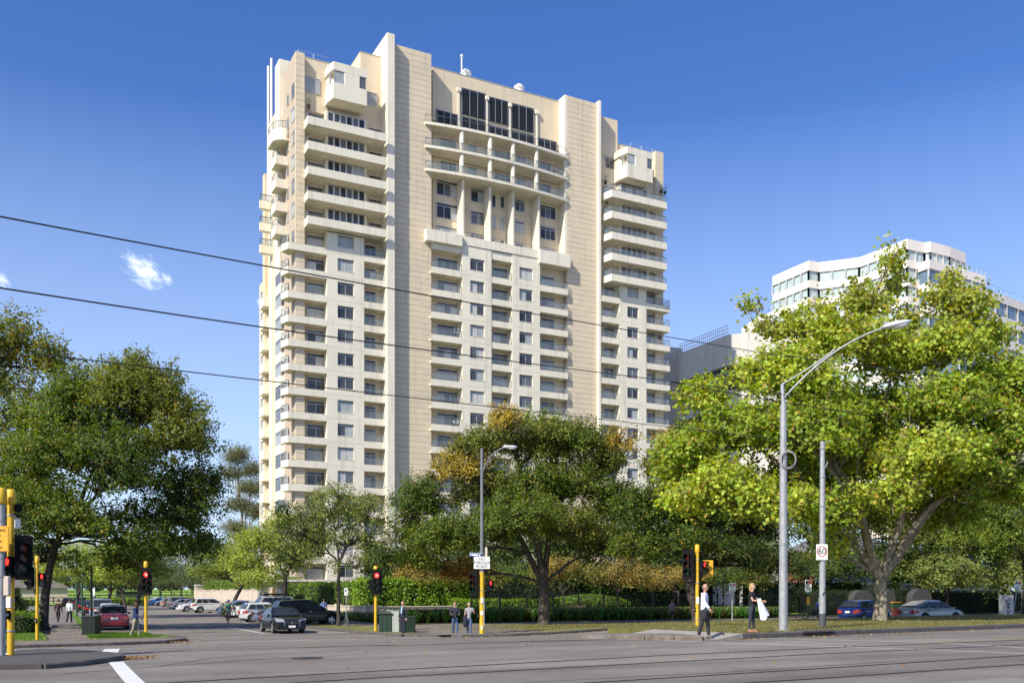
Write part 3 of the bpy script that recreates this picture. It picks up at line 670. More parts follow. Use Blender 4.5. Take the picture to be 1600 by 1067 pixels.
fwin(945.5, 959.5, 246, 264, TF + 1.5, 2, .15, 0); fwin(1019.5, 1024.5, 266, 283, TF + 1.5, 1, 0, 0)
# ---- centre: louvres, curved terraces, columns, deep fins
tu = TF + 2.15
lv = []
for p0, p1, y0, y1 in ((721, 758.5, 142, 183), (763.3, 794, 155, 193), (798.6, 834, 165.5, 204), (682, 715, 175.5, 200), (721, 758.5, 186.5, 210.5), (763, 794.5, 199, 219.5), (798.5, 834.3, 208, 230), (840.5, 869.5, 218.5, 242)):
    x0, x1 = X(p0, tu - .08), X(p1, tu - .08); xm = (x0 + x1) / 2; z0, z1 = zt(y1, xm, tu), zt(y0, xm, tu)
    fr = MB().box(x0, x1, tu - .05, tu + .02, z0, z1); f = T(fr, 'louvre', M_LOUV)
    n_ = int((z1 - z0) / .16); sl_ = MB()
    for i in range(n_): sl_.add([(x0 + .05, tu - .16, z0 + i * .16 + .02), (x1 - .05, tu - .16, z0 + i * .16 + .02), (x1 - .05, tu - .06, z0 + i * .16 + .12), (x0 + .05, tu - .06, z0 + i * .16 + .12)], [(0, 1, 2, 3)])
    T(sl_, 'blade', M_LOUV, parent=f)
    bars = MB()
    for i in range(4): xx = x0 + (x1 - x0 - .1) * i / 3; bars.box(xx, xx + .1, tu - .2, tu - .05, z0, z1)
    T(bars, 'mullion', mat('louvre_frame', (0.16, 0.18, 0.21), .5, var=.05), parent=f)
dp = MB()                                    # rain heads and down pipes
for p, y0, y1 in ((717, 139, 203), (761, 152, 218), (797, 163, 228), (839, 174, 240)):
    x = X(p, tu - .2); dp.box(x - .28, x + .28, tu - .4, tu, zt(y0 + 6, x, tu), zt(y0, x, tu), .05); dp.box(x - .12, x + .12, tu - .22, tu, zt(y1, x, tu), zt(y0 + 6, x, tu))
T(dp, 'downpipe', M_CREAM)
xl, xr = X(667, TF - .2), X(888.5, TF - .2); cxm = (xl + xr) / 2; hw = (xr - xl) / 2
def bow(x, d=1.0): u = (x - cxm) / hw; return TF + .15 - d * (1 - u * u)
for k, zz in enumerate((58.4, 61.5, 64.6)):
    n_ = 26; front = [(xl + 2 * hw * i / n_, bow(xl + 2 * hw * i / n_)) for i in range(n_ + 1)]
    P = front + [(xr, tu), (xl, tu)]
    o = T(MB().prism(P, zz + .06, zz + .42), 'terrace_slab', M_CREAM)
    rail_pts([(x, y + .12) for x, y in front[::2]], zz + .42, 1.0, o, glass=(k < 2), posts=1.2)
    if k < 2:
        for p in (724.5, 767.5, 803.2, 841.3):
            x = X(p, TF - .7); yy = bow(x) + .45
            T(MB().tube([(x, yy, zz + .42), (x, yy, zz + 3.1)], .33, 16), 'column', M_CREAM, smooth=40)
        T(MB().box(X(676, tu + .02), X(881, tu + .02), tu + .02, tu + .5, zz + .42, zz + 3.1), 'terrace_wall', M_BEIGE2)
        for p0, p1, nl in ((688, 713, 2), (731, 746, 1), (772.5, 798, 3), (807, 822, 1), (843, 861, 2)):
            x0, x1 = X(p0, tu - .06), X(p1, tu - .06); window(x0, x1, tu - .03, zz + .44, zz + 2.75, nl, .14, 'balcony_door', 'door_pane', 3 if nl == 1 else 1)
T(MB().box(X(676, tu), X(881, tu), tu + .01, tu + .5, 49, 58.5), 'recess_wall', M_BEIGE2)
jn = MB()
for z in (52.0, 55.2): jn.box(X(677, tu), X(880, tu), tu - .012, tu + .05, z, z + .05)
T(jn, 'wall_joint', M_JOINT)
for p0, p1 in ((717, 726), (759.5, 768), (796.8, 804), (836, 844)):
    x1 = X(p1 - .8, TF + .4); T(MB().box(x1 - .30, x1, TF + .3, tu, 49.2, 58.42, .03), 'deep_fin', M_CREAM)
rows = {(682, 715.5, 3): [(283.5, 307.5), (319, 343), (355, 371)], (735.5, 758, 2): [(296.5, 317), (331.5, 352), (366, 380)], (768.5, 774.5, 1): [(305, 324), (338.5, 358.5), (372.5, 384)],
        (781.5, 788, 1): [(307.5, 326), (341, 360.5), (375, 386)], (804.5, 819.5, 2): [(312.5, 331), (346.5, 365), (380.5, 393)], (844, 868, 3): [(322.5, 342), (355.5, 375), (389, 402)]}
for (p0, p1, nl), ys in rows.items():
    for y0, y1 in ys: fwin(p0, p1, y0, y1, tu - .02, nl, 0.2 if nl > 1 else 0)
# L-shaped cream band above the lower grid
zb0, zb1 = 49.0, 50.55
T(MB().box(X(667, TF - .5), X(722.5, TF - .5), TF - .5, TB, zb0, zb1), 'parapet_band', M_CREAM); T(MB().box(X(722.5, TF - .1) + .01, X(843.8, TF - .1), TF - .1, TB, 49.42, 50.6), 'parapet_band', M_CREAM)
T(MB().box(X(843.8, TF - .5) + .01, X(891.5, TF - .5), TF - .5, TB, 48.75, 50.6), 'parapet_band', M_CREAM)
T(MB().box(X(676), X(843), TF + .1, TB + 1.2, 48.2, 49.3), 'parapet_back', M_CREAM)
hr = MB()
for a, b in ((690, 722), (727, 843), (846, 890)): hr.tube([(X(a), TF + .1, 51.0), (X(b), TF + .1, 51.0)], .03, 5); [hr.tube([(x, TF + .1, 50.5), (x, TF + .1, 51.0)], .025, 4) for x in np.arange(X(a), X(b), 1.5)]
T(hr, 'handrail', M_FRAME)
# roof plant, vents, flag mast
for p, y in ((728, 130), (811, 155)):
    x = X(p, TF + 4); T(MB().lathe([(.55, 0), (.6, .9), (.75, 1.0), (.75, 1.25), (.35, 1.6), (.0, 1.75)], (x, TF + 4, 74.0), 14), 'roof_vent', mat('vent_white', (.75, .75, .72), .5), smooth=40)
x = X(721.5, TF + 3); T(MB().tube([(x, TF + 3, 73.7), (x, TF + 3, 76.6)], .11, 8).ball((x, TF + 3, 76.75), .24), 'roof_mast', mat('vent_white', (.75, .75, .72), .5), smooth=40)
for (a, b, t, z) in ((sL + .6, X(512, TF + 2), TF + 1.6, 70.0), (X(985, TF + 2.4), sR - .4, TF + 2.4, 69.7)):
    g = MB(); g.tube([(a, t, z + .8), (b, t, z + .8)], .025, 4); [g.tube([(x, t, z - .1), (x, t, z + .8)], .02, 4) for x in np.arange(a, b, 2.0)]; T(g, 'roof_railing', M_FRAME)
# ---- side face to the cross street (its plane is x = sL)
def Y(px, s_=None): return tx(px, sL if s_ is None else s_)
tA = Y(443.5); tB2 = Y(438); tC = Y(427); tE = Y(411.5)
T(MB().box(sL + .03, sL + 1.2, TF + .58, tA, 0, 69.88).box(sL + 1.2, sL + 6, TF + 2.2, tA, 0, 69.86), 'side_wall', M_BEIGE2)
T(MB().box(sL + .1, sL + 8, tA, Y(419), 0, 67.0), 'side_wall', M_BEIGE2)
T(MB().box(sL + .3, sL + 8, Y(419), tE, 0, 60.0), 'side_wall', M_BEIGE2)
T(MB().box(sL - .5, sL + 2.0, tA + .4, tB2 + .9, 44, 71.9, .04), 'side_pier', M_CREAM)
T(MB().box(sL - .02, sL + 2.0, Y(424), Y(420.5), 0, 62, .04), 'side_pier', M_CREAM); T(MB().box(sL - .25, sL + 2.0, Y(415.8), Y(413.2), 0, 60.6, .04), 'side_pier', M_BEIGE)
sj = MB()
for z in np.arange(9.8, 69, 1.5): sj.box(sL + .018, sL + .05, TF + .62, tA - .02, z, z + .04)
T(sj, 'wall_joint', M_JOINT)
def swin(t0, t1, z0, z1, s=None, nl=2, v=None, tr=.15): return window(t0, t1, (s if s is not None else sL - .0), z0, z1, nl, tr, 'window', 'pane', v, 'side')
for k in range(-4, 17):
    z = K(k) + (0.5 if k > 10 else 0)
    if k > 9:
        swin(Y(460.5), Y(455.8), z + 1.1, z + 2.9, nl=2); swin(Y(451.5), Y(449), z + 1.3, z + 2.7, nl=1)
    else: swin(Y(447), Y(444), z + 1.2, z + 2.7, nl=1)
# bay windows with chamfered spandrels down the lower side wall
for k in range(-4, 10):
    z = K(k); s0 = sL - .45; t0, t1 = Y(438.5, s0), Y(430, s0)
    P = [(s0, t0 + .2), (s0 + .9, t0 - .35), (s0 + .9, t1 + .3), (s0, t1)]
    T(MB().prism(P, z - .55, z + .62), 'bay_spandrel', M_CREAM)
    swin(t0 + .25, t1 - .05, z + .62, z + 2.45, s0 + .06, 2, rnd.choice([0, 1, 3]), .25)
    window(s0 + .05, s0 + .8, t0 + .02, z + .62, z + 2.45, 1, .25, 'window', 'pane', rnd.choice([0, 1, 2]))
    T(MB().box(s0 + .3, s0 + 1.0, t0 + .1, t1 - .1, z + .62, z + 2.45), 'bay_back', M_BEIGE2)
    u0 = sL - .75; T(MB().box(u0, sL + .5, Y(411.5, u0), Y(405.5, u0), z - .3, z + 1.0, .03), 'side_balcony', M_CREAM); swin(Y(410.5, sL - .2), Y(407.5, sL - .2), z + 1.02, z + 2.65, sL - .2, 1, 3)
T(MB().box(sL - .1, sL + .5, Y(411.5), Y(406.5), 0, 46), 'side_wall', M_BEIGE2)
# upper side balconies, two stacks
for k in range(11, 15):
    z = K(k) + .35; d = 1.45; t0 = Y(448.2); t1 = Y(423.5, sL - d)
    P = [(sL - d, t0), (sL + .08, t0), (sL + .08, t1), (sL - d, t1)]
    balcony(P, z, 1.15, open_from=[1], rail=.85, light=False)
    d = 1.5; t0 = Y(424.5); t1 = Y(407.5, sL - d)
    P = [(sL - d, t0), (sL + .18, t0), (sL + .18, t1), (sL - d, t1)]
    if k < 14: balcony(P, z - .2, 1.3, open_from=[1], rail=.85, light=False)
z = K(15) + .35; d = 1.9; t0 = Y(452); t1 = Y(417.5, sL - d)
P = [(sL + .02, t1), (sL - d, t1)] + [(sL - d + 1.5 * (1 - math.cos(R(a))), t0 + 1.5 - 1.5 * math.sin(R(a))) for a in (0, 18, 36, 54, 72, 90)] + [(sL + .02, t0)]
balcony(P, z - .3, 1.5, open_from=[len(P) - 2, len(P) - 1], rail=.95, light=False, name='curved_terrace')
# two slim white masts at the side
for p, y0, tt in ((424.2, 92, Y(423)), (419.2, 104, Y(418))):
    s = sx(p, tt); T(MB().tube([(s, tt, 55.5), (s, tt, zt(y0, s, tt))], .17, 8), 'mast', mat('mast_white', (.8, .78, .74), .5), smooth=40)
# podium wing behind the street trees
pod = MB()
pod.box(X(612, TF - 1), X(700, TF - 1), TF - .4, TF + .45, -1, 13.2)
T(pod, 'podium_wall', M_CREAM)
# potted plants and air conditioners that show on some balconies
def bplant(px, py, t, label, r_=.45):
    x = X(px, t); z = zt(py, x, t); p = thing('potted_plant', label, 'plant', (x, t, z)); MB().lathe([(.16, 0), (.24, .4), (.26, .42)], n=10).build('pot', M_SOIL, p)
    mb = MB()
    for i in range(60): a = rnd.uniform(0, 6.28); h = rnd.uniform(.4, .4 + r_ * 2); d = rnd.uniform(0, r_); c = Vector((d * math.cos(a), d * math.sin(a), h)); v = Vector([rnd.uniform(-.14, .14) for _ in range(3)]); u = Vector([rnd.uniform(-.14, .14) for _ in range(3)]); mb.add([c, c + v, c + u], [(0, 1, 2)])
    mb.build('leaves', mat('pot_leaves', (.08, .14, .03), .7, var=.4, vscale=8), p)
for a_ in ((693, 236, TF + 1, 'dark potted plant at the left of the upper terrace'), (703, 236, TF + 1, 'second potted plant left on the upper terrace'), (777, 250, TF + .3, 'dark round planter in the middle of the upper terrace'), (788, 253, TF + .3, 'wide planter right of centre on the upper terrace'), (866, 272, TF + 1, 'dark planter at the right of the upper terrace'),
           (482, 170, TF + .6, 'yellowish plant at the left corner of the top left terrace'), (946, 288, TF + .9, 'palm like plant at the left of the top right terrace'), (1033, 302, TF + .6, 'plant at the right end of the top right terrace'), (1039, 304, TF + .6, 'tall plant at the corner of the top right terrace'), (948, 318, TF + .9, 'plant on the second right wing terrace'), (951, 523, TF + .7, 'leafy plants on the third small right wing balcony'), (1031, 531, TF + .7, 'large shrub on the right corner balcony')): bplant(*a_)
for px, py, t, lab in ((790, 637, TF + .7, 'white air conditioner on the lowest centre balcony'), (713, 520, TF + .8, 'white air conditioner on the left centre balcony'), (712, 661, TF + .8, 'white air conditioner on the lower left centre balcony'), (548, 466, TF + .8, 'grey satellite dish and box on a left wing balcony')):
    x = X(px, t); p = thing('air_conditioner', lab, 'air conditioner', (x, t, zt(py, x, t))); MB().box(-.4, .4, -.16, .16, 0, .6, .03).build('case', M_CAB0, p); MB().lathe([(0, 0), (.22, 0), (.2, -.02), (0, -.02)], (-.08, -.165, .3), 16, 'y').build('fan_grille', M_LOUV, p)
# planters and furniture seen on some balconies
M_POT = mat('pot_green', (.05, .11, .03), .8, var=.4, vscale=8)
# ======================= neighbouring buildings =======================
M_OFFW = mat('office_cream', (0.74, 0.68, 0.60), .8, var=.04, vscale=.3, dirt=.05)
M_OFFG = [glassmat('office_glass_pale', (0.42, 0.50, 0.50), .10), glassmat('office_glass_blue', (0.13, 0.20, 0.27), .05)]
def P2(px, py, zr):
    q = (zr - EYE) / (HY - py); v = W(px, q); return (v.x, v.y)
ZR = 80.0
off = thing('office_tower', 'distant cream office tower with pale glass bands behind the plane tree', 'office building', (0, 0, 0))
c1 = [P2(1207, 432, ZR), P2(1264, 407, ZR), P2(1280, 410, ZR), P2(1343, 402, ZR), P2(1418, 373, ZR)]
c2 = [P2(1418, 373, ZR), P2(1445, 379, ZR), P2(1454, 377.5, ZR), P2(1484.5, 385.5, ZR), P2(1509, 395.5, ZR)]
off.location = (c1[-1][0], c1[-1][1], 0)
def off_block(pts, back, zr, zbot, top=2.3, glass=2.25, band=1.75, mull=2.6, gsel=0, base=off):
    """storeys: cream bands standing proud of glass bands; each pane is a sub-part"""
    poly = list(reversed(pts)) if False else pts
    ins = []
    z = zr; lvl = 0
    closed = pts + back
    area = sum(closed[i][0] * closed[(i + 1) % len(closed)][1] - closed[(i + 1) % len(closed)][0] * closed[i][1] for i in range(len(closed)))
    if area < 0: closed = closed[::-1]
    inner = offset_poly(closed, 0.35)
    T2 = lambda mb, n_, m_, p_=None: mb.build(n_, m_, p_ or base, world=True)
    while z > zbot:
        h = top if lvl == 0 else band
        b = T2(MB().prism(closed, z - h, z), 'spandrel_band', M_OFFW); z -= h
        g = T2(MB().prism(inner, z - glass, z), 'glass_band', M_OFFG[gsel]); 
        mu = MB()
        if lvl < 6:
            for a_, b_ in zip(pts, pts[1:]):
                L = math.hypot(b_[0] - a_[0], b_[1] - a_[1]); n_ = max(1, round(L / mull))
                for i in range(n_ + 1):
                    f = i / n_; x = a_[0] + (b_[0] - a_[0]) * f; y = a_[1] + (b_[1] - a_[1]) * f
                    d = Vector((b_[0] - a_[0], b_[1] - a_[1])).normalized(); nrm = Vector((d.y, -d.x))
                    # inner side of the outline
                    x2, y2 = x + (-nrm.x if area > 0 else nrm.x) * .0, y
                    mu.box(x - .06, x + .06, y - .06, y + .42, z - glass + .004, z - .004)
            T2(mu, 'mullion', M_FRAME, g)
        z -= glass; lvl += 1
    T2(MB().prism(closed, zbot - 1, z), 'base_wall', M_OFFW)
bk = [(c2[-1][0] + 1, c1[0][1] + 12), (c1[0][0] + 16, c1[0][1] + 12)]
off_block(c1 + c2[1:], bk, ZR, 30)
tr = [P2(1400, 418, 74.0), P2(1452, 400, 74), P2(1484, 409, 74)]
# lower terraces to the right
def terrace(pts, zr, depth, gsel=1, zb=20, mull=5.0, band=2.0):
    closed = pts + [(pts[-1][0] + 2, pts[-1][1] + depth), (pts[0][0] + 2, pts[0][1] + depth)]
    off_block(pts, closed[len(pts):], zr, zb, 1.9, 3.0, band, mull, gsel)
terrace([P2(1452, 405, 75), P2(1540, 431, 75)], 75, 20)
terrace([P2(1500, 436, 70), P2(1640, 488, 70)], 70, 24)
rg = MB()
for (a, b, zr) in (((1452, 405), (1540, 431), 75), ((1520, 442), (1640, 488), 70)):
    p, q_ = P2(*a, zr), P2(*b, zr); rg.tube([(p[0], p[1], zr + 1.1), (q_[0], q_[1], zr + 1.1)], .05, 4)
    for i in range(13): f = i / 12; x, y = p[0] + (q_[0] - p[0]) * f, p[1] + (q_[1] - p[1]) * f; rg.tube([(x, y, zr), (x, y, zr + 1.1)], .04, 4)
rg.build('terrace_railing', M_FRAME, off, world=True)
lf = [P2(1180, 497, 64), P2(1206, 487, 64)]
off_block(lf, [(lf[1][0] + 3, lf[1][1] + 8), (lf[0][0] + 3, lf[0][1] + 8)], 64, 20)
# grey concrete block between the towers
M_GREYC = mat('grey_concrete', (0.52, 0.50, 0.46), .85, var=.08, vscale=.4, dirt=.15); M_DKG = glassmat('dark_strip_glass', (0.035, 0.032, 0.032))
gb = [P2(1060, 551, 47), P2(1137, 521, 47)]; wh = [P2(1137, 521, 47), P2(1230, 512, 47)]
grey = thing('concrete_office_block', 'grey concrete office block with dark window strip right of the tower', 'office building', (gb[1][0], gb[1][1], 0))
def blk(name, m, pts, depth, z0, z1, ins=0.0):
    p = [(a, b + ins) for a, b in pts]; poly = p + [(p[-1][0] + 3, p[-1][1] + depth), (p[0][0] + 8, p[0][1] + depth)]
    ar = sum(poly[i][0] * poly[(i + 1) % 4][1] - poly[(i + 1) % 4][0] * poly[i][1] for i in range(4))
    if ar < 0: poly = poly[::-1]
    return MB().prism(poly, z0, z1).build(name, m, grey, world=True)
g2 = [(gb[0][0], gb[0][1]), (gb[1][0], gb[1][1]), (wh[1][0], wh[1][1])]
def gblk(name, m, z0, z1, ins):
    poly = [(gb[0][0] + ins, gb[0][1]), (gb[1][0] + ins, gb[1][1] + ins), (wh[1][0] + 0, wh[1][1] + ins), (wh[1][0] + 2, wh[1][1] + 40), (gb[0][0] + 2, gb[0][1] + 30)]
    ar = sum(poly[i][0] * poly[(i + 1) % 5][1] - poly[(i + 1) % 5][0] * poly[i][1] for i in range(5))
    if ar < 0: poly = poly[::-1]
    return MB().prism(poly, z0, z1).build(name, m, grey, world=True)
gblk('parapet_wall', M_GREYC, 41.5, 46.8, 0); gblk('window_strip', M_DKG, 37.2, 41.5, 1.0); gblk('spandrel_band', M_GREYC, 34.2, 37.2, 0); gblk('window_strip', M_DKG, 30.5, 34.2, 1.0); gblk('base_wall', M_GREYC, 0, 30.5, .2)
sd = [P2(1030, 544, 48), P2(1056, 543, 48)]
MB().box(min(sd[0][0], sd[1][0]) - 1, sd[1][0] + 1.5, sd[1][1], sd[1][1] + 14, 0, 48).build('stair_tower', mat('dark_concrete', (.46, .43, .39), .85, var=.08, dirt=.1), grey, world=True)
rr = MB(); a, b = Vector((*gb[0], 46.8)), Vector((*gb[1], 46.8))
for h in (.6, 1.2, 1.8): rr.tube([a + Vector((.4, .4, h)), b + Vector((.4, .4, h))], .05, 4)
for i in range(26): p = a + (b - a) * i / 25 + Vector((.4, .4, 0)); rr.tube([p, p + Vector((0, 0, 1.8))], .05, 4)
rr.build('roof_railing', M_FRAME, grey, world=True)
# red brick house with white balcony behind the big plane tree
M_BRICK = mat('red_brick', (0.30, 0.10, 0.06), .85, var=.2, vscale=6, bump=.3)
hc = W(1352, .075); house = thing('brick_house', 'red brick house with white columned balcony behind the plane tree', 'house', (hc.x, hc.y, 0))
h = MB(); h.box(-3.6, 6.5, 0, 9, 0, 7.2); h.build('wall', M_BRICK, house)
MB().add([(-4.1, -.5, 7.2), (7, -.5, 7.2), (7, 9.5, 7.2), (-4.1, 9.5, 7.2), (-1, 4.5, 10), (2, 4.5, 10)], [(0, 1, 5, 4), (1, 2, 5), (2, 3, 4, 5), (3, 0, 4)]).build('roof', mat('slate_roof', (.12, .12, .13), .7, var=.2), house)
vw = MB().box(-3, 1.2, -1.7, -.02, 2.9, 3.15).box(-3, 1.2, -1.7, -.02, 5.6, 5.95)
for x in (-2.9, -1.55, -.2, 1.1): vw.tube([(x, -1.6, 0), (x, -1.6, 5.6)], .11, 8)
vw.build('balcony', mat('white_timber', (.78, .77, .73), .6), house)
bal = MB()
for x in np.arange(-2.8, 1.1, .18): bal.box(x, x + .05, -1.62, -1.58, 3.15, 4.1)
bal.box(-3, 1.2, -1.66, -1.56, 4.1, 4.2).build('balustrade', mat('white_timber', (.78, .77, .73), .6), house)
for x, z in ((-2.2, .4), (.0, .4), (-2.2, 3.4), (.0, 3.4), (3.2, 3.4), (3.2, .6)):
    f = MB().box(x, x + 1.1, -.06, -.01, z, z + 1.7).build('window', mat('white_timber', (.78, .77, .73), .6), house)
    MB().box(x + .1, x + 1.0, -.09, -.065, z + .1, z + 1.6).build('pane', M_GL[0], f)
# low modern pavilion with white roof edge on the right
pc = W(1500, .072); pav = thing('glass_pavilion', 'low modern glass building with white roof edges behind the hedge', 'building', (pc.x, pc.y, 0))
MB().box(-13, 9, 0, 10, 6.9, 7.2).build('roof', mat('white_timber', (.78, .77, .73), .6), pav)
MB().box(-12.5, 8.5, .6, 9.5, 3.4, 6.88).build('glass_wall', M_OFFG[1], pav)
MB().box(-13, 9, 0, 10, 3.1, 3.38).build('floor_slab', mat('white_timber', (.78, .77, .73), .6), pav)
MB().box(-12.5, 8.5, .5, 9.5, 0, 3.08).build('wall', M_GREYC, pav)
mm = MB()
for x in np.arange(-12.5, 8.6, 1.6): mm.box(x - .05, x + .05, .5, .59, 3.4, 6.88)
mm.build('mullion', M_DKG, pav)
# beige wall and gatehouse on the side street
M_SAND = mat('sand_render', (0.52, 0.44, 0.36), .85, var=.08, vscale=.8, dirt=.12)
p0, p1 = W(330, .095), W(408, .083)
def wallseg(name, label, cat, p0, p1, h, th=.35, m=M_SAND, pier=6, cap=True):
    a = Vector((p0[0], p0[1], 0)); b = Vector((p1[0], p1[1], 0)); L = (b - a).length; r_ = thing(name, label, cat, (a.x, a.y, gz(a.x, a.y)), math.atan2(b.y - a.y, b.x - a.x))
    MB().box(0, L, 0, th, -.3, h).build('wall', m, r_)
    if cap: MB().box(-.05, L + .05, -.05, th + .05, h, h + .09, .01).build('coping', M_SAND, r_)
    n_ = int(L // pier)
    pm = None
    for i in range(n_ + 1):
        x = L * i / max(1, n_); q_ = MB().box(-.22, .22, -.08, th + .08, -.3, h + .2, .02)
        if pm is None: pm = q_.mesh('pier', M_SAND if m is M_SAND else m)
        pi2 = inst(pm, 'pier', None, (0, 0, 0)); pi2.parent = r_; pi2.location = (x, 0, 0)
    return r_
wallseg('garden_wall', 'pale rendered garden wall behind the cars on the side street', 'wall', (25.0, 150), (25.0, 100), 2.55)
wallseg('garden_wall', 'low beige rendered wall under the bright green hedge near the man in blue', 'wall', (23.6, 98), (23.6, 68.6), 1.15)
wallseg('garden_wall', 'low beige rendered wall between the traffic light and street tree', 'wall', (23.95, 68.4), (31.0, 68.6), 1.15, pier=30)
gh = W(478, .07); ghs = thing('entrance_pavilion', 'small beige entrance building with timber panel behind the dark car', 'building', (24.5, 99, 0))
MB().box(0, 5, 0, 6, 0, 3.4).build('wall', M_SAND, ghs); MB().box(-.6, 5.4, -.6, 6.4, 3.4, 3.65).build('roof', M_CREAM, ghs); MB().box(-.04, -.005, .6, 1.9, .3, 2.9).build('timber_panel', mat('timber', (.3, .17, .07), .6), ghs)
MB().box(1, 3, -.04, -.005, 1, 2.6).build('window', M_GL[0], ghs)
gp = W(312, .125); gp.z = gz(gp.x, gp.y); gpt = thing('gate_pier', 'pale square gate pier at the far end of the parked cars', 'gate pier', gp)
MB().box(-.9, .9, -.9, .9, 0, 3.6).build('pier', M_SAND, gpt); MB().box(-1.05, 1.05, -1.05, 1.05, 3.6, 3.85, .03).build('cap', M_CREAM, gpt)
gk = thing('gate', 'low timber gate beside the pale gate pier', 'gate', gp + Vector((1.3, 0, 0)))
for i in range(9): MB().box(i * .62, i * .62 + .56, -.05, .05, .2, 2.2).build('plank', mat('gate_timber', (.42, .33, .23), .8, var=.15), gk)
# ======================= vegetation =======================
def leaf_material(name, rough=0.55, trans=0.35):
    m = bpy.data.materials.new(name); m.use_nodes = True; n, l = m.node_tree.nodes, m.node_tree.links; b = n['Principled BSDF']; out = n['Material Output']
    a = n.new('ShaderNodeAttribute'); a.attribute_name = 'leafcol'
    l.new(a.outputs['Color'], b.inputs['Base Color']); b.inputs['Roughness'].default_value = rough; b.inputs['Specular IOR Level'].default_value = 0.35
    t = n.new('ShaderNodeBsdfTranslucent'); h = n.new('ShaderNodeHueSaturation'); h.inputs['Hue'].default_value = 0.485; h.inputs['Saturation'].default_value = 1.15; h.inputs['Value'].default_value = 1.6
    l.new(a.outputs['Color'], h.inputs['Color']); l.new(h.outputs[0], t.inputs['Color'])
    mx = n.new('ShaderNodeMixShader'); mx.inputs[0].default_value = trans + .08; l.new(b.outputs[0], mx.inputs[1]); l.new(t.outputs[0], mx.inputs[2]); l.new(mx.outputs[0], out.inputs['Surface'])
    return m
M_LEAF = leaf_material('leaves'); M_GLOSS = leaf_material('glossy_leaves', .38, .25)
SH = {'oval': np.array([(0, 0, 0), (.34, .45, .07), (0, 1, 0), (-.34, .45, .07)]),
      'lobed': np.array([(0, 0, 0), (.30, .02, .05), (.58, .34, .08), (.26, .55, .02), (0, 1, -.06), (-.26, .55, .02), (-.58, .34, .08), (-.30, .02, .05)]),
      'long': np.array([(0, 0, 0), (.15, .4, .04), (0, 1, -.1), (-.15, .4, .04)])}
def leaf_cloud(name, C, N, S, K_, parent, m=M_LEAF, shape='oval', kind='stuff', origin=None):
    """C centres, N facing normals, S sizes, K_ colours: one mesh of separate leaves"""
    sh = SH[shape]; k = len(sh); n_ = len(C)
    N = N / (np.linalg.norm(N, axis=1, keepdims=True) + 1e-9)
    A = nr.normal(size=(n_, 3)); A -= N * (A * N).sum(1, keepdims=True); A /= np.linalg.norm(A, axis=1, keepdims=True) + 1e-9; B = np.cross(N, A)
    V = (C[:, None, :] + S[:, None, None] * (sh[None, :, 0:1] * B[:, None, :] + (sh[None, :, 1:2] - .4) * A[:, None, :] + sh[None, :, 2:3] * N[:, None, :])).reshape(-1, 3)
    if parent is not None: V = V - np.array(wloc(parent))
    me = bpy.data.meshes.new(name); me.vertices.add(n_ * k); me.vertices.foreach_set('co', V.astype(np.float32).ravel())
    me.loops.add(n_ * k); me.loops.foreach_set('vertex_index', np.arange(n_ * k, dtype=np.int32))
    me.polygons.add(n_); me.polygons.foreach_set('loop_start', np.arange(0, n_ * k, k, dtype=np.int32))
    me.update(calc_edges=True)
    at = me.attributes.new('leafcol', 'FLOAT_COLOR', 'POINT'); col = np.ones((n_, k, 4), np.float32); col[:, :, :3] = np.clip(K_, 0, 1)[:, None, :]; at.data.foreach_set('color', col.ravel())
    me.materials.append(m); o = bpy.data.objects.new(name, me); COL.objects.link(o); o.parent = parent
    if kind: o['kind'] = kind
    return o
def barkmat(name, c1, c2, sc=6, stretch=0.25):
    m = bpy.data.materials.new(name); m.use_nodes = True; n, l = m.node_tree.nodes, m.node_tree.links; b = n['Principled BSDF']; g = n.new('ShaderNodeNewGeometry')
    mp_ = n.new('ShaderNodeMapping'); mp_.inputs['Scale'].default_value = (1, 1, stretch); l.new(g.outputs['Position'], mp_.inputs['Vector'])
    z = n.new('ShaderNodeTexNoise'); z.inputs['Scale'].default_value = sc; z.inputs['Detail'].default_value = 8; z.inputs['Roughness'].default_value = .7; l.new(mp_.outputs[0], z.inputs['Vector'])
    r_ = n.new('ShaderNodeValToRGB'); r_.color_ramp.elements[0].position = .4; r_.color_ramp.elements[0].color = (*c1, 1); r_.color_ramp.elements[1].position = .6; r_.color_ramp.elements[1].color = (*c2, 1)
    l.new(z.outputs['Fac'], r_.inputs['Fac']); l.new(r_.outputs[0], b.inputs['Base Color']); b.inputs['Roughness'].default_value = .9
    bp = n.new('ShaderNodeBump'); bp.inputs['Strength'].default_value = .9; bp.inputs['Distance'].default_value = .06; l.new(z.outputs['Fac'], bp.inputs['Height']); l.new(bp.outputs[0], b.inputs['Normal'])
    return m
M_BARK = barkmat('elm_bark', (.035, .028, .022), (.12, .10, .08), 14, .15); M_BARKD = barkmat('dark_bark', (.025, .02, .016), (.075, .062, .05), 12, .2)
M_PLANE = barkmat('plane_bark', (.13, .105, .075), (.34, .29, .21), 5, .7); M_PALE = barkmat('pale_bark', (.22, .2, .17), (.5, .46, .4), 4, .3)
def bez(a, b, c, n_=8, wob=0.0):
    out = []
    for i in range(n_ + 1):
        f = i / n_; p = a * (1 - f) ** 2 + b * 2 * f * (1 - f) + c * f * f
        if wob and 0 < i < n_: p = p + Vector([rnd.uniform(-wob, wob) for _ in range(3)])
        out.append(p)
    return out
def trunk_tube(mb, pts, r0, r1, n=12, flare=0.0):
    rr = []
    for i in range(len(pts)):
        f = i / (len(pts) - 1); rr.append(r0 + (r1 - r0) * f + (flare * max(0, 1 - f * 6) ** 2 if flare else 0))
    mb.tube(pts, rr, n)
LEAFSUM = [0]
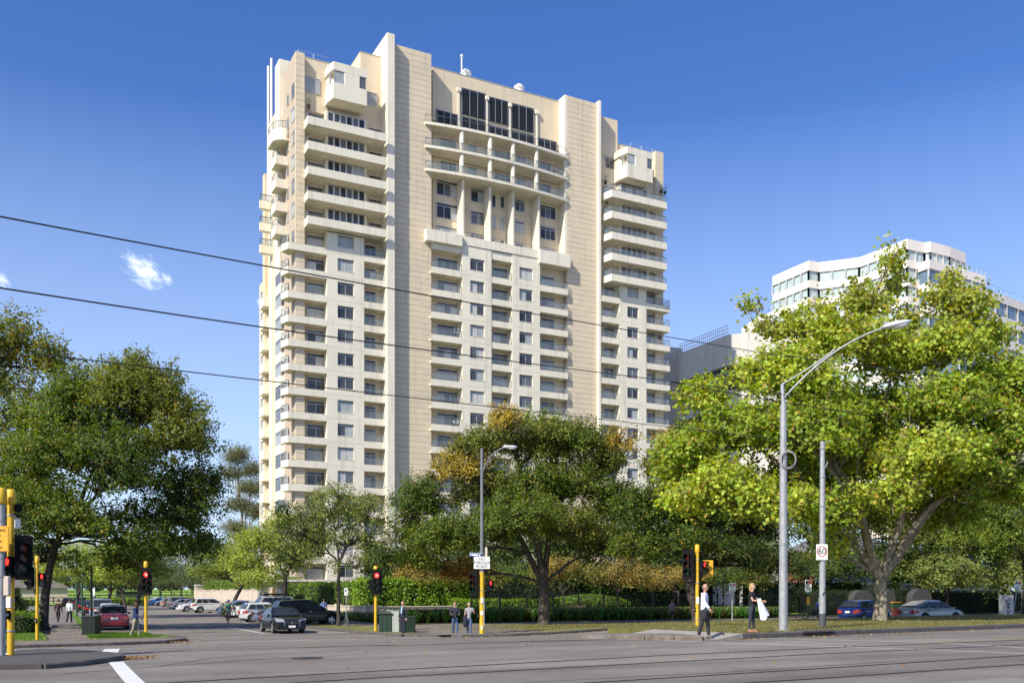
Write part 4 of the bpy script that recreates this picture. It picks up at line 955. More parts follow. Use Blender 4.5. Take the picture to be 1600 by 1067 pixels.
def tree(name, label, px, q, base_py, blobs, nleaf, lsize, cols, trunk_r, fork_py, bark=M_BARK, shape='oval', cat='tree', group=None, lean=0.0, dens=None, flat=0.9, clus=0.5, twigs=0.5, limbs=True, extra=None, base=None, trunk_pts=None, m=M_LEAF, upb=0.5, forks=3, droop=0.0, fillp=.5):
    """blobs: (px, py, rx_px, ry_px, depth m, colour index, share) in photo pixels at the tree's distance -> crown volumes in metres"""
    b0 = base or G(px, q); root = thing(name, label, cat, b0, group=group)
    fz = Z(fork_py, q); right = Vector((CN, -SN, 0)); fwd = Vector((SN, CN, 0))
    fork = b0 + right * lean; fork.z = fz
    mb = MB()
    tp = trunk_pts or bez(b0 - Vector((0, 0, .25)), b0 + Vector((0, 0, (fz - b0.z) * .5)) + right * lean * .15, fork, 7, trunk_r * .12)
    trunk_tube(mb, tp, trunk_r, trunk_r * .72, 14, flare=trunk_r * .7)
    fork = tp[-1]
    bl = []
    for (bx, by, rx, ry, dp, ci, sh_) in blobs:
        c = b0 + right * ((bx - px) * q) + fwd * dp; c.z = Z(by, q); bl.append((c, rx * q, ry * q, ci, sh_))
    vols = sum(r * r_ * s_ for _, r, r_, _, s_ in bl); C = []; N = []; KK = []; S = []
    forks_ = []
    order = sorted(range(len(bl)), key=lambda i: -bl[i][1] * bl[i][2])
    starts = {}
    for oi, i in enumerate(order):
        c, rx, rz, ci, sh_ = bl[i]
        # limb from the fork (or from the nearest earlier limb) to the blob
        if limbs:
            cand = [fork] + [p for j in starts for p in starts[j][2:-1]]
            tgt = c - Vector((0, 0, rz * .25))
            a = min(cand, key=lambda p: (p - tgt).length + (0 if p is fork else .25 * (p - fork).length) + (0 if p.z < tgt.z + .5 else 3)) if oi >= forks else fork
            d = (tgt - a); mid = a + d * .45 + Vector((0, 0, abs(d.z) * .12 + d.length * .08 - droop * d.length))
            pts = bez(a, mid, tgt, 7, d.length * .02); starts[i] = pts
            r0 = trunk_r * (.58 if oi < forks else .30); r0 = min(r0, trunk_r * .62); trunk_tube(mb, pts, r0, max(.035, r0 * .28), 8)
            for _ in range(int(3 + rx)):      # secondary branches inside the blob
                e = c + Vector((rnd.gauss(0, rx * .5), rnd.gauss(0, rx * .5), rnd.gauss(rz * .1, rz * .45))); st = pts[rnd.randrange(3, 8)]
                p2 = bez(st, (st + e) / 2 + Vector((0, 0, rnd.uniform(-.2, .5))), e, 4, .08); trunk_tube(mb, p2, max(.03, r0 * .3), .014, 5)
        nl_ = int(nleaf * rx * rz * sh_ / vols); cl = max(6, int(nl_ / 34)); per = max(4, nl_ // cl)
        U = nr.normal(size=(cl, 3)); U /= np.linalg.norm(U, axis=1, keepdims=True)
        U[:, 2] = np.where(U[:, 2] < -.45, U[:, 2] * .35, U[:, 2])
        # boughs: each blob is a bunch of smaller lumps, leaves gather on their outer sides, gaps stay between
        nsub = int(7 + 2.2 * max(rx, rz)); D0 = nr.normal(size=(nsub, 3)); D0 /= np.linalg.norm(D0, axis=1, keepdims=True); D0[:, 2] = np.where(D0[:, 2] < -.4, D0[:, 2] * .4, D0[:, 2])
        rs = .62 - np.abs(nr.normal(0, .2, size=nsub)); rs = np.clip(rs, .05, .66); sr = (.40 + .20 * nr.rand(nsub)); which = nr.choice(nsub, cl, p=(sr ** 2) / (sr ** 2).sum())
        U = U + .45 * D0[which] + np.array([0, 0, .25])[None, :]; U /= np.linalg.norm(U, axis=1, keepdims=True)
        rad = 1.0 - np.abs(nr.normal(0, .22, size=cl)); loose = (nr.rand(cl) < .12)[:, None]; fill = (nr.rand(cl) < fillp)[:, None]
        off3 = D0[which] * rs[which][:, None] + U * (rad * sr[which])[:, None]
        off3 = np.where(fill, U * (.45 + .65 * nr.rand(cl))[:, None], off3)
        off3 = np.where(loose, off3 * (1.0 + .18 * nr.rand(cl))[:, None], off3)
        cc = np.array(c)[None, :] + off3 * np.array([rx, rx, rz])[None, :]
        cs = clus * (0.7 + .6 * nr.rand(cl)); tint = nr.normal(0, 1, size=cl)
        # leaves sit along outward sprays, a little scattered round each twig
        sd_ = U * .8 + nr.normal(size=(cl, 3)) * .55 + np.array([0, 0, .22])[None, :]; sd_ /= np.linalg.norm(sd_, axis=1, keepdims=True)
        al = (nr.rand(cl, per, 1) * 2.4 - 1.3) * cs[:, None, None] * 1.15
        pos = cc[:, None, :] + sd_[:, None, :] * al + nr.normal(size=(cl, per, 3)) * (cs[:, None, None] * .40 * (1.25 - .35 * np.abs(al) / cs[:, None, None]))
        pos[:, :, 2] -= .10 * np.abs(al[:, :, 0])
        nn_ = U[:, None, :] * .7 + nr.normal(size=(cl, per, 3)) * .65 + np.array([0, 0, upb])[None, None, :]
        base_c = np.array(cols[ci]); k3 = base_c[None, None, :] * (1 + .16 * tint[:, None, None] + .22 * nr.normal(size=(cl, per, 1)))
        k3 = k3 * (1 + np.array([.10, .0, -.05])[None, None, :] * nr.normal(size=(cl, per, 1)) * 1.2)
        if extra:   # odd autumn leaves
            ec, ep = extra; mk = nr.rand(cl, per, 1) < ep; k3 = np.where(mk, np.array(ec)[None, None, :] * (1 + .25 * nr.normal(size=(cl, per, 1))), k3)
        C.append(pos.reshape(-1, 3)); N.append(nn_.reshape(-1, 3)); KK.append(k3.reshape(-1, 3)); S.append(lsize * (.7 + .6 * nr.rand(cl * per)))
        if limbs:
            P = starts[i]
            for j in range(int(cl * twigs)):
                e = Vector(cc[j] + sd_[j] * cs[j] * 1.1); st = min(P[3:], key=lambda p: (p - e).length); mid = (st + e) / 2 + Vector((0, 0, .15))
                mb.tube([st, mid, e], [.03 + trunk_r * .03, .02 + trunk_r * .01, .008], 4, cap=False)
    mb.build('trunk', bark, root, world=True, smooth=50)
    C = np.concatenate(C); N = np.concatenate(N); KK = np.concatenate(KK); S = np.concatenate(S)
    keep = C[:, 2] > b0.z + 1.0
    LEAFSUM[0] += keep.sum()
    leaf_cloud('crown', C[keep], N[keep], S[keep], KK[keep], root, m, shape)
    return root
GD = (.085, .135, .02); GM = (.12, .17, .023); GO = (.155, .185, .03); YE = (.38, .30, .045); YG = (.18, .24, .03); OR = (.28, .16, .035); GL = (.22, .29, .045); OL = (.20, .25, .06); DK = (.06, .09, .018)
ECOLS = [GD, GM, GO, YE, YG, OR, GL, OL, DK]
# big dark elm on the left
tree('elm_tree', 'large dark green round elm filling the left side over the footpath', 66, .0385, 975,
     [(225, 640, 85, 70, 0, 2, 1), (140, 650, 75, 60, 1, 0, 1), (290, 690, 62, 62, -1, 2, 1), (195, 590, 62, 45, 1, 2, .9), (110, 720, 75, 62, -1.5, 1, 1), (210, 745, 85, 70, -2.5, 0, 1), (300, 780, 58, 62, 0, 0, 1), (65, 800, 70, 58, -1, 1, .9),
      (150, 830, 85, 48, -2, 1, .9), (240, 850, 75, 42, -.5, 0, .9), (305, 850, 40, 38, 1, 0, .7), (20, 720, 50, 70, 2, 1, .8), (-60, 780, 80, 80, 0, 1, .7), (110, 605, 50, 42, 1, 1, .9), (85, 650, 50, 48, 0, 1, .9), (40, 870, 70, 30, 2, 1, .6), (165, 880, 60, 26, 3, 1, .5), (60, 840, 60, 45, -4, 8, .8), (220, 800, 80, 50, 3.5, 0, .8)],
     125000, .165, ECOLS, .28, 850, bark=M_BARKD, extra=((.30, .20, .03), .035), clus=.36, lean=.8)
# paler tree behind it at the frame edge
tree('elm_tree', 'tall olive and yellowing tree at the left edge behind the dark elm', 5, .052, 975,
     [(20, 530, 62, 50, 0, 2, 1), (70, 570, 45, 40, 0, 2, 1), (-40, 590, 80, 70, 0, 2, 1), (30, 640, 70, 60, 1, 7, .8), (-30, 700, 80, 60, 1, 2, .7), (75, 640, 35, 40, 1, 2, .7), (40, 760, 70, 50, 2, 1, .7)],
     26000, .24, ECOLS, .5, 790, bark=M_BARKD, extra=((.36, .25, .04), .12), clus=.62)
# middle elm with the golden patches
tree('elm_tree', 'broad elm with golden upper left patches and thick trunk in the verge', 850, .0431, 978,
     [(800, 690, 62, 45, 0, 2, 1), (790, 668, 28, 24, -2.6, 3, .8), (720, 735, 50, 38, -.5, 3, .7), (735, 700, 30, 26, -1, 2, .6), (870, 700, 62, 45, 0, 2, 1), (905, 690, 38, 32, -1, 1, .8), (660, 785, 48, 42, 0, 0, 1.1), (700, 850, 58, 40, -1.5, 1, 1),
      (765, 770, 62, 48, 1, 2, .9), (755, 835, 68, 40, -2.5, 0, 1), (830, 770, 60, 50, -1, 1, 1), (900, 760, 55, 48, 0, 1, 1), (945, 720, 42, 36, 0, 2, .8), (965, 695, 28, 22, -1, 3, .5), (960, 790, 50, 45, 1, 1, 1), (885, 830, 62, 38, -2, 2, .9), (810, 815, 60, 35, -4, 1, .9),
      (640, 830, 36, 36, 1, 1, .8), (650, 880, 44, 28, 1, 4, .7), (720, 890, 50, 26, 2, 5, .7), (940, 850, 45, 34, 2, 0, .8), (845, 655, 30, 18, 1, 4, .5)],
     115000, .160, ECOLS, .43, 912, extra=((.38, .30, .04), .03), clus=.38, forks=4)
# elm right of it, in the shade of the plane tree
tree('elm_tree', 'dark leaning elm with yellow top between the centre elm and the plane tree', 1092, .0405, 985,
     [(1040, 730, 42, 38, 0, 2, .8), (1045, 695, 26, 22, -1, 3, .6), (1080, 680, 34, 36, 2, 2, .8), (1060, 790, 60, 48, 0, 0, 1), (1000, 800, 48, 40, -1, 0, 1), (1120, 800, 70, 50, 1, 0, 1), (1150, 870, 65, 32, 0, 8, 1), (1060, 850, 62, 34, -1, 0, 1), (990, 860, 45, 30, -1, 1, .8), (1190, 820, 60, 50, 2, 8, .8), (1110, 735, 45, 40, 1, 0, .8), (1220, 880, 50, 34, 1, 8, .8)],
     50000, .165, ECOLS, .46, 915, bark=M_BARKD, extra=((.38, .26, .03), .03), clus=.38, lean=-.6)
# the great plane tree
PC = [(.25, .33, .035), (.33, .40, .05), (.20, .27, .035), (.32, .37, .06)]
tree('plane_tree', 'great bright green plane tree with mottled trunk on the right median', 1376, .0332, 967,
     [(1388, 412, 15, 26, 0, 3, .6), (1412, 440, 15, 26, 1, 3, .6), (1368, 470, 34, 28, 1, 3, .7), (1330, 470, 22, 24, 0, 3, .6), (1178, 470, 16, 14, 1, 3, .55), (1210, 517, 30, 20, 0, 3, .6), (1262, 512, 36, 30, 0, 1, .7), (1290, 480, 16, 18, 0, 3, .5), (1360, 715, 60, 44, 1, 1, 1), (1440, 730, 60, 42, -3, 0, 1), (1480, 700, 55, 42, 1, 2, 1), (1340, 790, 48, 30, -4, 1, .7), (1415, 790, 70, 34, 2, 2, .7), (1500, 800, 60, 30, 2, 2, .7), (1300, 700, 50, 40, 3, 2, .9), (1250, 760, 60, 40, 1, 0, .9), (1400, 620, 60, 40, 3, 0, .9), (1500, 640, 50, 40, 2, 1, .9), (1560, 730, 55, 40, 2, 0, 1), (1320, 545, 62, 42, -1, 1, .9), (1395, 560, 58, 48, 0, 1, .8), (1432, 510, 26, 32, 1, 3, .6), (1484, 442, 20, 20, 0, 3, .55), (1462, 470, 18, 22, 0, 3, .5),
      (1500, 490, 42, 36, 0, 3, .8), (1555, 520, 38, 32, 1, 1, .8), (1470, 560, 60, 42, -1, 1, .9), (1560, 600, 60, 48, 0, 0, 1), (1190, 592, 44, 30, 0, 1, .9), (1100, 620, 44, 34, 0, 1, .8), (1220, 610, 62, 48, -2, 1, 1), (1150, 680, 72, 48, -1, 0, 1), (1080, 720, 50, 44, 0, 0, 1), (1110, 770, 60, 42, -2, 1, 1), (1065, 790, 40, 30, -1, 1, .7),
      (1240, 700, 70, 55, -3, 0, 1), (1300, 640, 62, 48, 0, 0, .9), (1370, 660, 62, 48, 2, 2, .8), (1450, 650, 66, 50, -2, 0, 1), (1540, 690, 66, 52, -1, 0, 1), (1620, 640, 60, 60, 0, 0, .8), (1400, 735, 66, 38, -4, 1, 1), (1500, 760, 70, 42, -1, 2, .9), (1590, 770, 50, 42, 0, 0, .9), (1180, 800, 62, 34, -3, 1, .8), (1265, 810, 50, 34, -3, 0, .7), (1310, 760, 50, 36, 2, 2, .7),
      (1440, 800, 40, 22, 1, 2, .4), (1290, 860, 38, 20, -1, 1, .35), (1050, 740, 26, 28, 1, 1, .5)],
     125000, .185, PC, .40, 905, bark=M_PLANE, shape='lobed', extra=((.36, .25, .05), .05), clus=.50, twigs=.75, forks=6, upb=.35, fillp=.6)
# elm at the right edge
tree('elm_tree', 'dark elm leaning in at the far right edge beside the tilted sign', 1606, .044, 962,
     [(1570, 820, 60, 45, 0, 1, 1), (1520, 850, 55, 36, 0, 4, .9), (1460, 830, 48, 34, 2, 2, .8), (1640, 800, 60, 60, 0, 1, .8), (1560, 770, 60, 45, 1, 1, .8), (1590, 870, 38, 28, -1, 1, .6)],
     16000, .18, ECOLS, .38, 895, bark=M_BARKD, clus=.5)
# slender olive tree over the parked cars
tree('street_tree', 'slender olive leaved street tree beside the white parking sign', 529, .0415, 978,
     [(520, 800, 55, 36, 0, 7, 1), (570, 810, 45, 36, 0, 7, 1), (480, 830, 44, 34, 0, 7, 1), (590, 850, 36, 28, 0, 7, .8), (530, 775, 48, 22, 0, 7, .8), (470, 870, 42, 24, -1, 7, .8), (540, 845, 55, 28, 1, 7, .8), (560, 885, 50, 18, -1, 1, .5), (450, 800, 28, 20, 0, 7, .5)],
     17000, .125, ECOLS, .13, 880, bark=M_BARKD, shape='oval', extra=((.3, .22, .06), .05), clus=.34, forks=4, upb=.2)
LTC = [(.30, .36, .07), (.19, .25, .05), (.10, .12, .05), (.17, .17, .07)]
tree('street_tree', 'light yellow green street tree above the parked four wheel drive', 446, .054, 972,
     [(420, 850, 45, 32, 0, 0, 1), (385, 880, 40, 26, 0, 0, 1), (455, 880, 42, 26, 0, 0, 1), (435, 820, 34, 22, 0, 0, .8), (480, 850, 34, 26, 1, 0, .8), (410, 905, 44, 16, -1, 0, .7), (375, 850, 30, 22, 1, 0, .6)],
     24000, .15, LTC, .2, 905, bark=M_BARKD, clus=.42, upb=.2)
tree('street_tree', 'light green street tree leaning by the white wagon', 361, .068, 962,
     [(345, 870, 40, 26, 0, 1, 1), (375, 890, 38, 22, 0, 0, 1), (320, 892, 34, 20, 0, 1, .9), (400, 905, 26, 16, 0, 0, .7)],
     13000, .17, LTC, .24, 915, bark=M_BARKD, clus=.5, lean=1.2)
for i, (px, q, sp, lab) in enumerate(((314, .125, 40, 'dusky park tree with forked trunk behind the white wagon'), (283, .15, 36, 'olive park tree on the lawn above the blue car'), (250, .155, 32, 'olive park tree just right of the single red signal'), (340, .14, 36, 'greyish park tree behind the gate pier'), (222, .17, 30, 'far park tree hidden behind the left red signal'), (268, .21, 26, 'small distant park tree above the fence'), (300, .22, 26, 'distant pale park tree between two darker ones'))):
    tree('park_tree', lab, px, q, 945, [(px - sp * .6, 905, sp * .8, 17, 0, 2, 1), (px + sp * .6, 905, sp * .8, 17, 0, 3, 1), (px, 888, sp, 18, 0, 2, 1), (px + sp * .3, 872, sp * .7, 14, 1, 3, .7)], 3600, .32, LTC, .28, 922, bark=M_BARKD, clus=.75, group='trees in the park beyond the side street', twigs=.15, upb=.3)
for i, (px, q, lab) in enumerate(((211, .062, 'leaning street tree beside the walking man in blue'), (196, .085, 'street tree above the red parked car'), (168, .088, 'street tree behind the silver parked car'), (150, .105, 'far street tree at the end of the left parked cars'), (118, .085, 'street tree between the left footpath and the lawn'), (60, .095, 'garden tree behind the clipped hedge at the left'))):
    tree('street_tree', lab, px, q, 955, [(px - 26, 895, 34, 22, 0, 0, 1), (px + 24, 890, 36, 24, 0, 1, 1), (px, 868, 44, 26, 0, 0, 1), (px + 4, 908, 34, 11, 0, 1, .6)], 8500, .2, LTC, .22, 925, bark=M_BARKD, clus=.5, group='street trees down the left side of the side street', lean=.5 - (i % 2), twigs=.2)
# tall eucalypt beyond the tower
tree('eucalyptus_tree', 'tall airy gum tree with pale limbs left of the tower', 378, .115, 940,
     [(372, 712, 22, 14, 0, 0, 1), (395, 735, 20, 12, 0, 0, 1), (360, 740, 18, 12, 0, 0, .9), (392, 765, 26, 14, 0, 0, 1), (372, 790, 22, 12, 0, 0, .9), (402, 800, 24, 16, 0, 0, 1), (365, 825, 22, 12, 0, 0, .8), (385, 840, 26, 14, 0, 1, .8)],
     30000, .34, [(.17, .18, .08), (.12, .135, .06)], .5, 850, bark=M_PALE, shape='long', clus=.95, forks=4, twigs=.3)
# back row behind the fence: shrubs and small autumn trees
AC = [(.27, .22, .06), (.36, .28, .07), (.19, .20, .04), (.11, .16, .03), (.25, .07, .03)]
for (px, q, bl, n_, lab) in (
    (880, .0525, [(870, 890, 42, 22, 0, 1, 1), (915, 900, 34, 18, 0, 2, 1), (850, 905, 30, 16, 0, 2, .8)], 5000, 'small golden tree behind the timber bench'),
    (965, .053, [(950, 900, 46, 18, 0, 0, 1), (1000, 905, 44, 16, 0, 1, 1), (975, 885, 36, 14, 0, 0, .8)], 6000, 'low copper leaved tree behind the iron fence'),
    (1060, .055, [(1045, 905, 44, 16, 0, 1, 1), (1085, 900, 34, 18, 0, 1, 1), (1020, 915, 30, 10, 0, 0, .7)], 5500, 'spreading amber shrub tree left of the tall yellow pole'),
    (690, .053, [(670, 905, 44, 22, 0, 0, 1), (720, 900, 42, 22, 0, 2, 1), (640, 895, 32, 24, 0, 1, 1)], 6500, 'rust and gold shrub tree behind the suited man'),
    (780, .054, [(770, 905, 44, 18, 0, 2, 1), (810, 900, 40, 20, 0, 3, 1)], 4500, 'green shrub tree behind the street name pole'),
    (1130, .056, [(1130, 895, 48, 26, 0, 3, 1), (1170, 905, 42, 22, 0, 2, 1)], 6000, 'dark garden tree behind the woman with the white coat'),
    (1225, .056, [(1215, 880, 52, 34, 0, 3, 1), (1270, 890, 44, 32, 0, 3, 1), (1180, 870, 40, 30, 0, 3, .8)], 7000, 'dark garden tree behind the tall lamp pole')):
    tree('garden_tree', lab, px, q, 960, bl, n_, .15, AC, .11, 925, bark=M_BARKD, clus=.4, group='garden trees behind the iron fence', twigs=.2)
# deep green backing trees so the garden reads solid under the big crowns
for (px, q, w_, top, n_, lab) in ((620, .062, 60, 850, 7000, 'dense green tree behind the corner wall'), (900, .062, 95, 800, 9000, 'dense garden tree behind the centre elm'), (1020, .062, 80, 800, 8000, 'dense garden tree behind the amber shrubs'), (1150, .064, 90, 790, 9000, 'dense garden tree right of the tall signal'), (1290, .066, 80, 750, 9000, 'dark tree beside the brick house'),
                                  (1400, .066, 70, 745, 10000, 'dark green tree behind the plane trunk'), (1480, .062, 80, 780, 12000, 'bushy light green tree above the long hedge'), (1570, .064, 70, 800, 9000, 'bushy green tree above the hedge at right'), (760, .063, 80, 830, 7000, 'dense garden tree behind the no through road sign')):
    h_ = 945 - top
    tree('garden_tree', lab, px, q, 960, [(px - w_ * .4, top + h_ * .35, w_ * .55, h_ * .35, 0, 0, 1), (px + w_ * .4, top + h_ * .35, w_ * .55, h_ * .35, 0, 1 if px > 1440 else 0, 1), (px, top + h_ * .7, w_ * .8, h_ * .3, 0, 1 if px > 1440 else 0, 1)], int(n_ * 2.1), .25, [(.08, .12, .025), (.20, .24, .06)], .2, 930, bark=M_BARKD, clus=.6, group='tall trees in the tower garden', twigs=.12, limbs=True)
# hedges
def hedge(name, label, px, q, L, D_, H_, col, n_, ls=.11, rz=0, group=None, round_=0.0, m=M_LEAF, cat='hedge', loc=None, wob=.06):
    p = loc or G(px, q); root = thing(name, label, cat, p, rz, group=group)
    e = .1
    core = MB()
    if round_: core.ball((L / 2, D_ / 2, H_ * .5), 1, 14, 9, (L / 2 - e, D_ / 2 - e, H_ / 2 - e * .5))
    else: core.box(e, L - e, e, D_ - e, 0, H_ - e, .1)
    core.build('core', mat('hedge_inside', (.012, .018, .006), .95, var=.3), root)
    if round_:
        U = nr.normal(size=(n_, 3)); U /= np.linalg.norm(U, axis=1, keepdims=True); Cc = U * (1 + nr.normal(0, .03, (n_, 1))) * np.array([L / 2, D_ / 2, H_ / 2]) + np.array([L / 2, D_ / 2, H_ / 2]); Nn = U + nr.normal(0, .5, (n_, 3))
    else:
        ar = np.array([L * H_, L * H_, D_ * H_, D_ * H_, L * D_]); f = nr.choice(5, n_, p=ar / ar.sum()); u, v = nr.rand(n_), nr.rand(n_); Cc = np.zeros((n_, 3)); Nn = np.zeros((n_, 3))
        for i, (fn, nrm) in enumerate(((lambda: (u * L, 0 * u, v * H_), (0, -1, .2)), (lambda: (u * L, 0 * u + D_, v * H_), (0, 1, .2)), (lambda: (0 * u, u * D_, v * H_), (-1, 0, .2)), (lambda: (0 * u + L, u * D_, v * H_), (1, 0, .2)), (lambda: (u * L, v * D_, 0 * u + H_), (0, 0, 1)))):
            k = f == i; a = np.stack(fn(), 1); Cc[k] = a[k]; Nn[k] = nrm
        Cc += nr.normal(0, wob, (n_, 3)); lump = np.sin(Cc[:, 0:1] * 2.1 + 1) * .05 + np.sin(Cc[:, 0:1] * 5.3) * .03; Cc += Nn * lump * (wob / .06); Nn += nr.normal(0, .55, (n_, 3))
    c_, s_ = math.cos(rz), math.sin(rz); RR = np.array([[c_, -s_, 0], [s_, c_, 0], [0, 0, 1]]); 
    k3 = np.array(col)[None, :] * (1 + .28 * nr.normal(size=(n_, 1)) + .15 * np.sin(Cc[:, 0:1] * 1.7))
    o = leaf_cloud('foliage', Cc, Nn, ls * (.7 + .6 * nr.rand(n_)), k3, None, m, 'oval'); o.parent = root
    return root
hedge('hedge', 'bright green leafy hedge above the low beige wall', 0, 0, 9.5, 1.6, 3.1, (.20, .33, .03), 15000, .17, rz=0, loc=Vector((24.5, 72.5, .1)), m=M_GLOSS, wob=.12)
hedge('hedge', 'bright green hedge running along the side street wall', 0, 0, 24, 1.4, 2.9, (.13, .22, .03), 9000, .2, rz=R(90), loc=Vector((26.2, 72.5, .1)), wob=.12)
hedge('hedge', 'flat topped clipped hedge over the pale wall on the side street', 0, 0, 44, 2.5, 1.6, (.15, .22, .04), 14000, .22, rz=R(90), loc=Vector((27.8, 102, 2.2)))
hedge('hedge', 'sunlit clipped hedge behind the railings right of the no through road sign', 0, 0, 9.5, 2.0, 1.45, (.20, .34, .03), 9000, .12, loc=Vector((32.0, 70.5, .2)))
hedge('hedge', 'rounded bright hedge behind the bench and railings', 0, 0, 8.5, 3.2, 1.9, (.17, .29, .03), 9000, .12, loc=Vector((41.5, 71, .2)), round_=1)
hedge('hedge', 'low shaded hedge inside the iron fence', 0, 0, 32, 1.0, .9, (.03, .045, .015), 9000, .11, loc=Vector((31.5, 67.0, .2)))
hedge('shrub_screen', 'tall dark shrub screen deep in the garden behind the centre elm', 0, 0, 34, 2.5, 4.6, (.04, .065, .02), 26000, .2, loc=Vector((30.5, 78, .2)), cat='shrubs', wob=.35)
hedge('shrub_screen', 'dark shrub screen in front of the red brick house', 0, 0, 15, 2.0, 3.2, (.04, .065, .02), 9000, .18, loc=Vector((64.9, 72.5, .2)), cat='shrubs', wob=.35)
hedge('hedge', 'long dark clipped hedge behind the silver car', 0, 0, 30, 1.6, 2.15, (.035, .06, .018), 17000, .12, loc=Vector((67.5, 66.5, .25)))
for x, lab in ((70.6, 'round clipped bush in the dark hedge right of the stone pillar'), (80.8, 'rounded shrub standing forward of the dark hedge'), (93.0, 'round clipped bush behind the graffitied cabinet')):
    hedge('clipped_bush', lab, 0, 0, 2.2, 2.0, 2.3, (.07, .085, .03), 2600, .11, loc=Vector((x, 64.9, .2)), round_=1, cat='bush')
hedge('clipped_bush', 'little round bush beside the entrance wall', 0, 0, 1.1, 1.1, 1.3, (.08, .14, .03), 900, .09, loc=Vector((22.9, 86.0, .9)), round_=1, cat='bush')
# left garden
lp = lambda s, t: Vector((s, t, gz(s, t) + .12))
hedge('hedge', 'low dark clipped hedge at the left lawn edge', 0, 0, 14, 1.5, 1.0, (.07, .12, .02), 9000, .09, loc=lp(-13, 56.5))
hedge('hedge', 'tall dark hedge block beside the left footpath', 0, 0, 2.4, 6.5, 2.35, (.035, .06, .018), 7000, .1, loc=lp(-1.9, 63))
hedge('hedge', 'low green hedge running along the left footpath', 0, 0, 1.3, 14, .9, (.14, .24, .03), 7000, .1, loc=lp(.1, 57))
hedge('clipped_bush', 'round hanging green bush beside the left hedge', 0, 0, 4.6, 3.4, 2.7, (.09, .13, .03), 6500, .12, loc=lp(-8.2, 62), round_=1, cat='bush')
hedge('clipped_bush', 'dark shrub by the left footpath behind two walkers', 0, 0, 4.5, 4.5, 2.3, (.05, .08, .02), 4000, .13, loc=lp(-3.4, 72), round_=1, cat='bush')
for x, y, l_, d_, c_, lab in ((9.5, 178.0, 12, 2, (.22, .34, .04), 'bright low shrubs at the far end of the side street'), (-8, 176, 12, 2, (.17, .27, .04), 'bright strip of low shrubs left of the far shrubs')):
    hedge('low_shrubs', lab, 0, 0, l_, d_, 1.1, c_, 2600, .2, loc=Vector((x, y, .1)), cat='shrubs', wob=.18)
hedge('low_shrub', 'dark low shrub in the parking row near the cyclist', 0, 0, 2.4, 1.4, 1.1, (.05, .07, .03), 1600, .12, loc=Vector((17.2, 88.5, .02)), cat='shrub', wob=.14)
# strap-leaved border along the fence
def straps(name, label, n_, s0, s1, t0, t1, H_=.75, fn=None):
    C = []; KK = []; root = MB(); V = []; Fc = []; Kc = []
    for i in range(n_):
        x, y = rnd.uniform(s0, s1), rnd.uniform(t0, t1)
        if fn: y += fn(x)
        z = gz(x, y) + .14; base = (.085 * rnd.uniform(.6, 1.7), .14 * rnd.uniform(.6, 1.6), .03)
        for j in range(11):
            a = rnd.uniform(0, 6.28); h = H_ * rnd.uniform(.45, 1.3); r_ = rnd.uniform(.25, .62); wd = rnd.uniform(.03, .05); ca, sa = math.cos(a), math.sin(a); o = len(V)
            for f, zz, ww in ((0.04, 0, .6), (.35, .78, 1), (.75, 1.0, .9), (1.0, .72, .1)):
                cx_, cy_ = x + ca * r_ * f, y + sa * r_ * f
                V.append((cx_ - sa * wd * ww, cy_ + ca * wd * ww, z + h * zz)); V.append((cx_ + sa * wd * ww, cy_ - ca * wd * ww, z + h * zz))
            Fc += [(o, o + 1, o + 3, o + 2), (o + 2, o + 3, o + 5, o + 4), (o + 4, o + 5, o + 7, o + 6)]; g_ = rnd.uniform(.75, 1.35); Kc += [(base[0] * g_, base[1] * g_, base[2] * g_, 1)] * 8
    mb = MB(); mb.v = V; mb.f = Fc; o = mb.build(name, M_GLOSS); at = o.data.attributes.new('leafcol', 'FLOAT_COLOR', 'POINT'); at.data.foreach_set('color', np.array(Kc, np.float32).ravel())
    return tag(o, label, 'plants', kind='stuff')
straps('border_plants', 'dark green strap leaved border plants along the iron fence', 2300, 23.9, 58, 61.6, 65.2)
straps('border_plants', 'strap leaved plants in front of the low beige wall', 260, 24.6, 30.6, 64.0, 68.0, .6)
straps('border_plants', 'green strap leaved strip beside the side street footpath', 160, 23.0, 23.55, 62, 84, .55)
# grass tufts, fallen leaves
def scatter_ok(x, y): return True
def tufts(name, label, n_, fn, zf, col, hgt=.07):
    V = np.zeros((n_ * 3, 3), np.float32); K3 = np.zeros((n_ * 3, 4), np.float32); K3[:, 3] = 1
    for i in range(n_):
        x, y = fn(); z = zf(x, y); a = rnd.uniform(0, 6.28); w_ = .012; h = hgt * rnd.uniform(.5, 1.4); g_ = rnd.uniform(.6, 1.4); dry = rnd.random()
        V[3 * i] = (x - w_ * math.cos(a), y - w_ * math.sin(a), z - .005); V[3 * i + 1] = (x + w_ * math.cos(a), y + w_ * math.sin(a), z - .005); V[3 * i + 2] = (x + rnd.uniform(-.04, .04), y + rnd.uniform(-.04, .04), z + h)
        c_ = [col[0][k] * (1 - dry) + col[1][k] * dry for k in range(3)]; K3[3 * i:3 * i + 3, :3] = [v * g_ for v in c_]
    me = bpy.data.meshes.new(name); me.vertices.add(n_ * 3); me.vertices.foreach_set('co', V.ravel()); me.loops.add(n_ * 3); me.loops.foreach_set('vertex_index', np.arange(n_ * 3, dtype=np.int32)); me.polygons.add(n_); me.polygons.foreach_set('loop_start', np.arange(0, n_ * 3, 3, dtype=np.int32)); me.update(calc_edges=True)
    at = me.attributes.new('leafcol', 'FLOAT_COLOR', 'POINT'); at.data.foreach_set('color', K3.ravel()); me.materials.append(M_LEAF); o = bpy.data.objects.new(name, me); COL.objects.link(o); return tag(o, label, 'grass', kind='stuff')
def fmed():
    s = 22 + (rnd.random() ** 1.7) * 45; return s + .3, te(s) + .3 + rnd.random() * 13.6
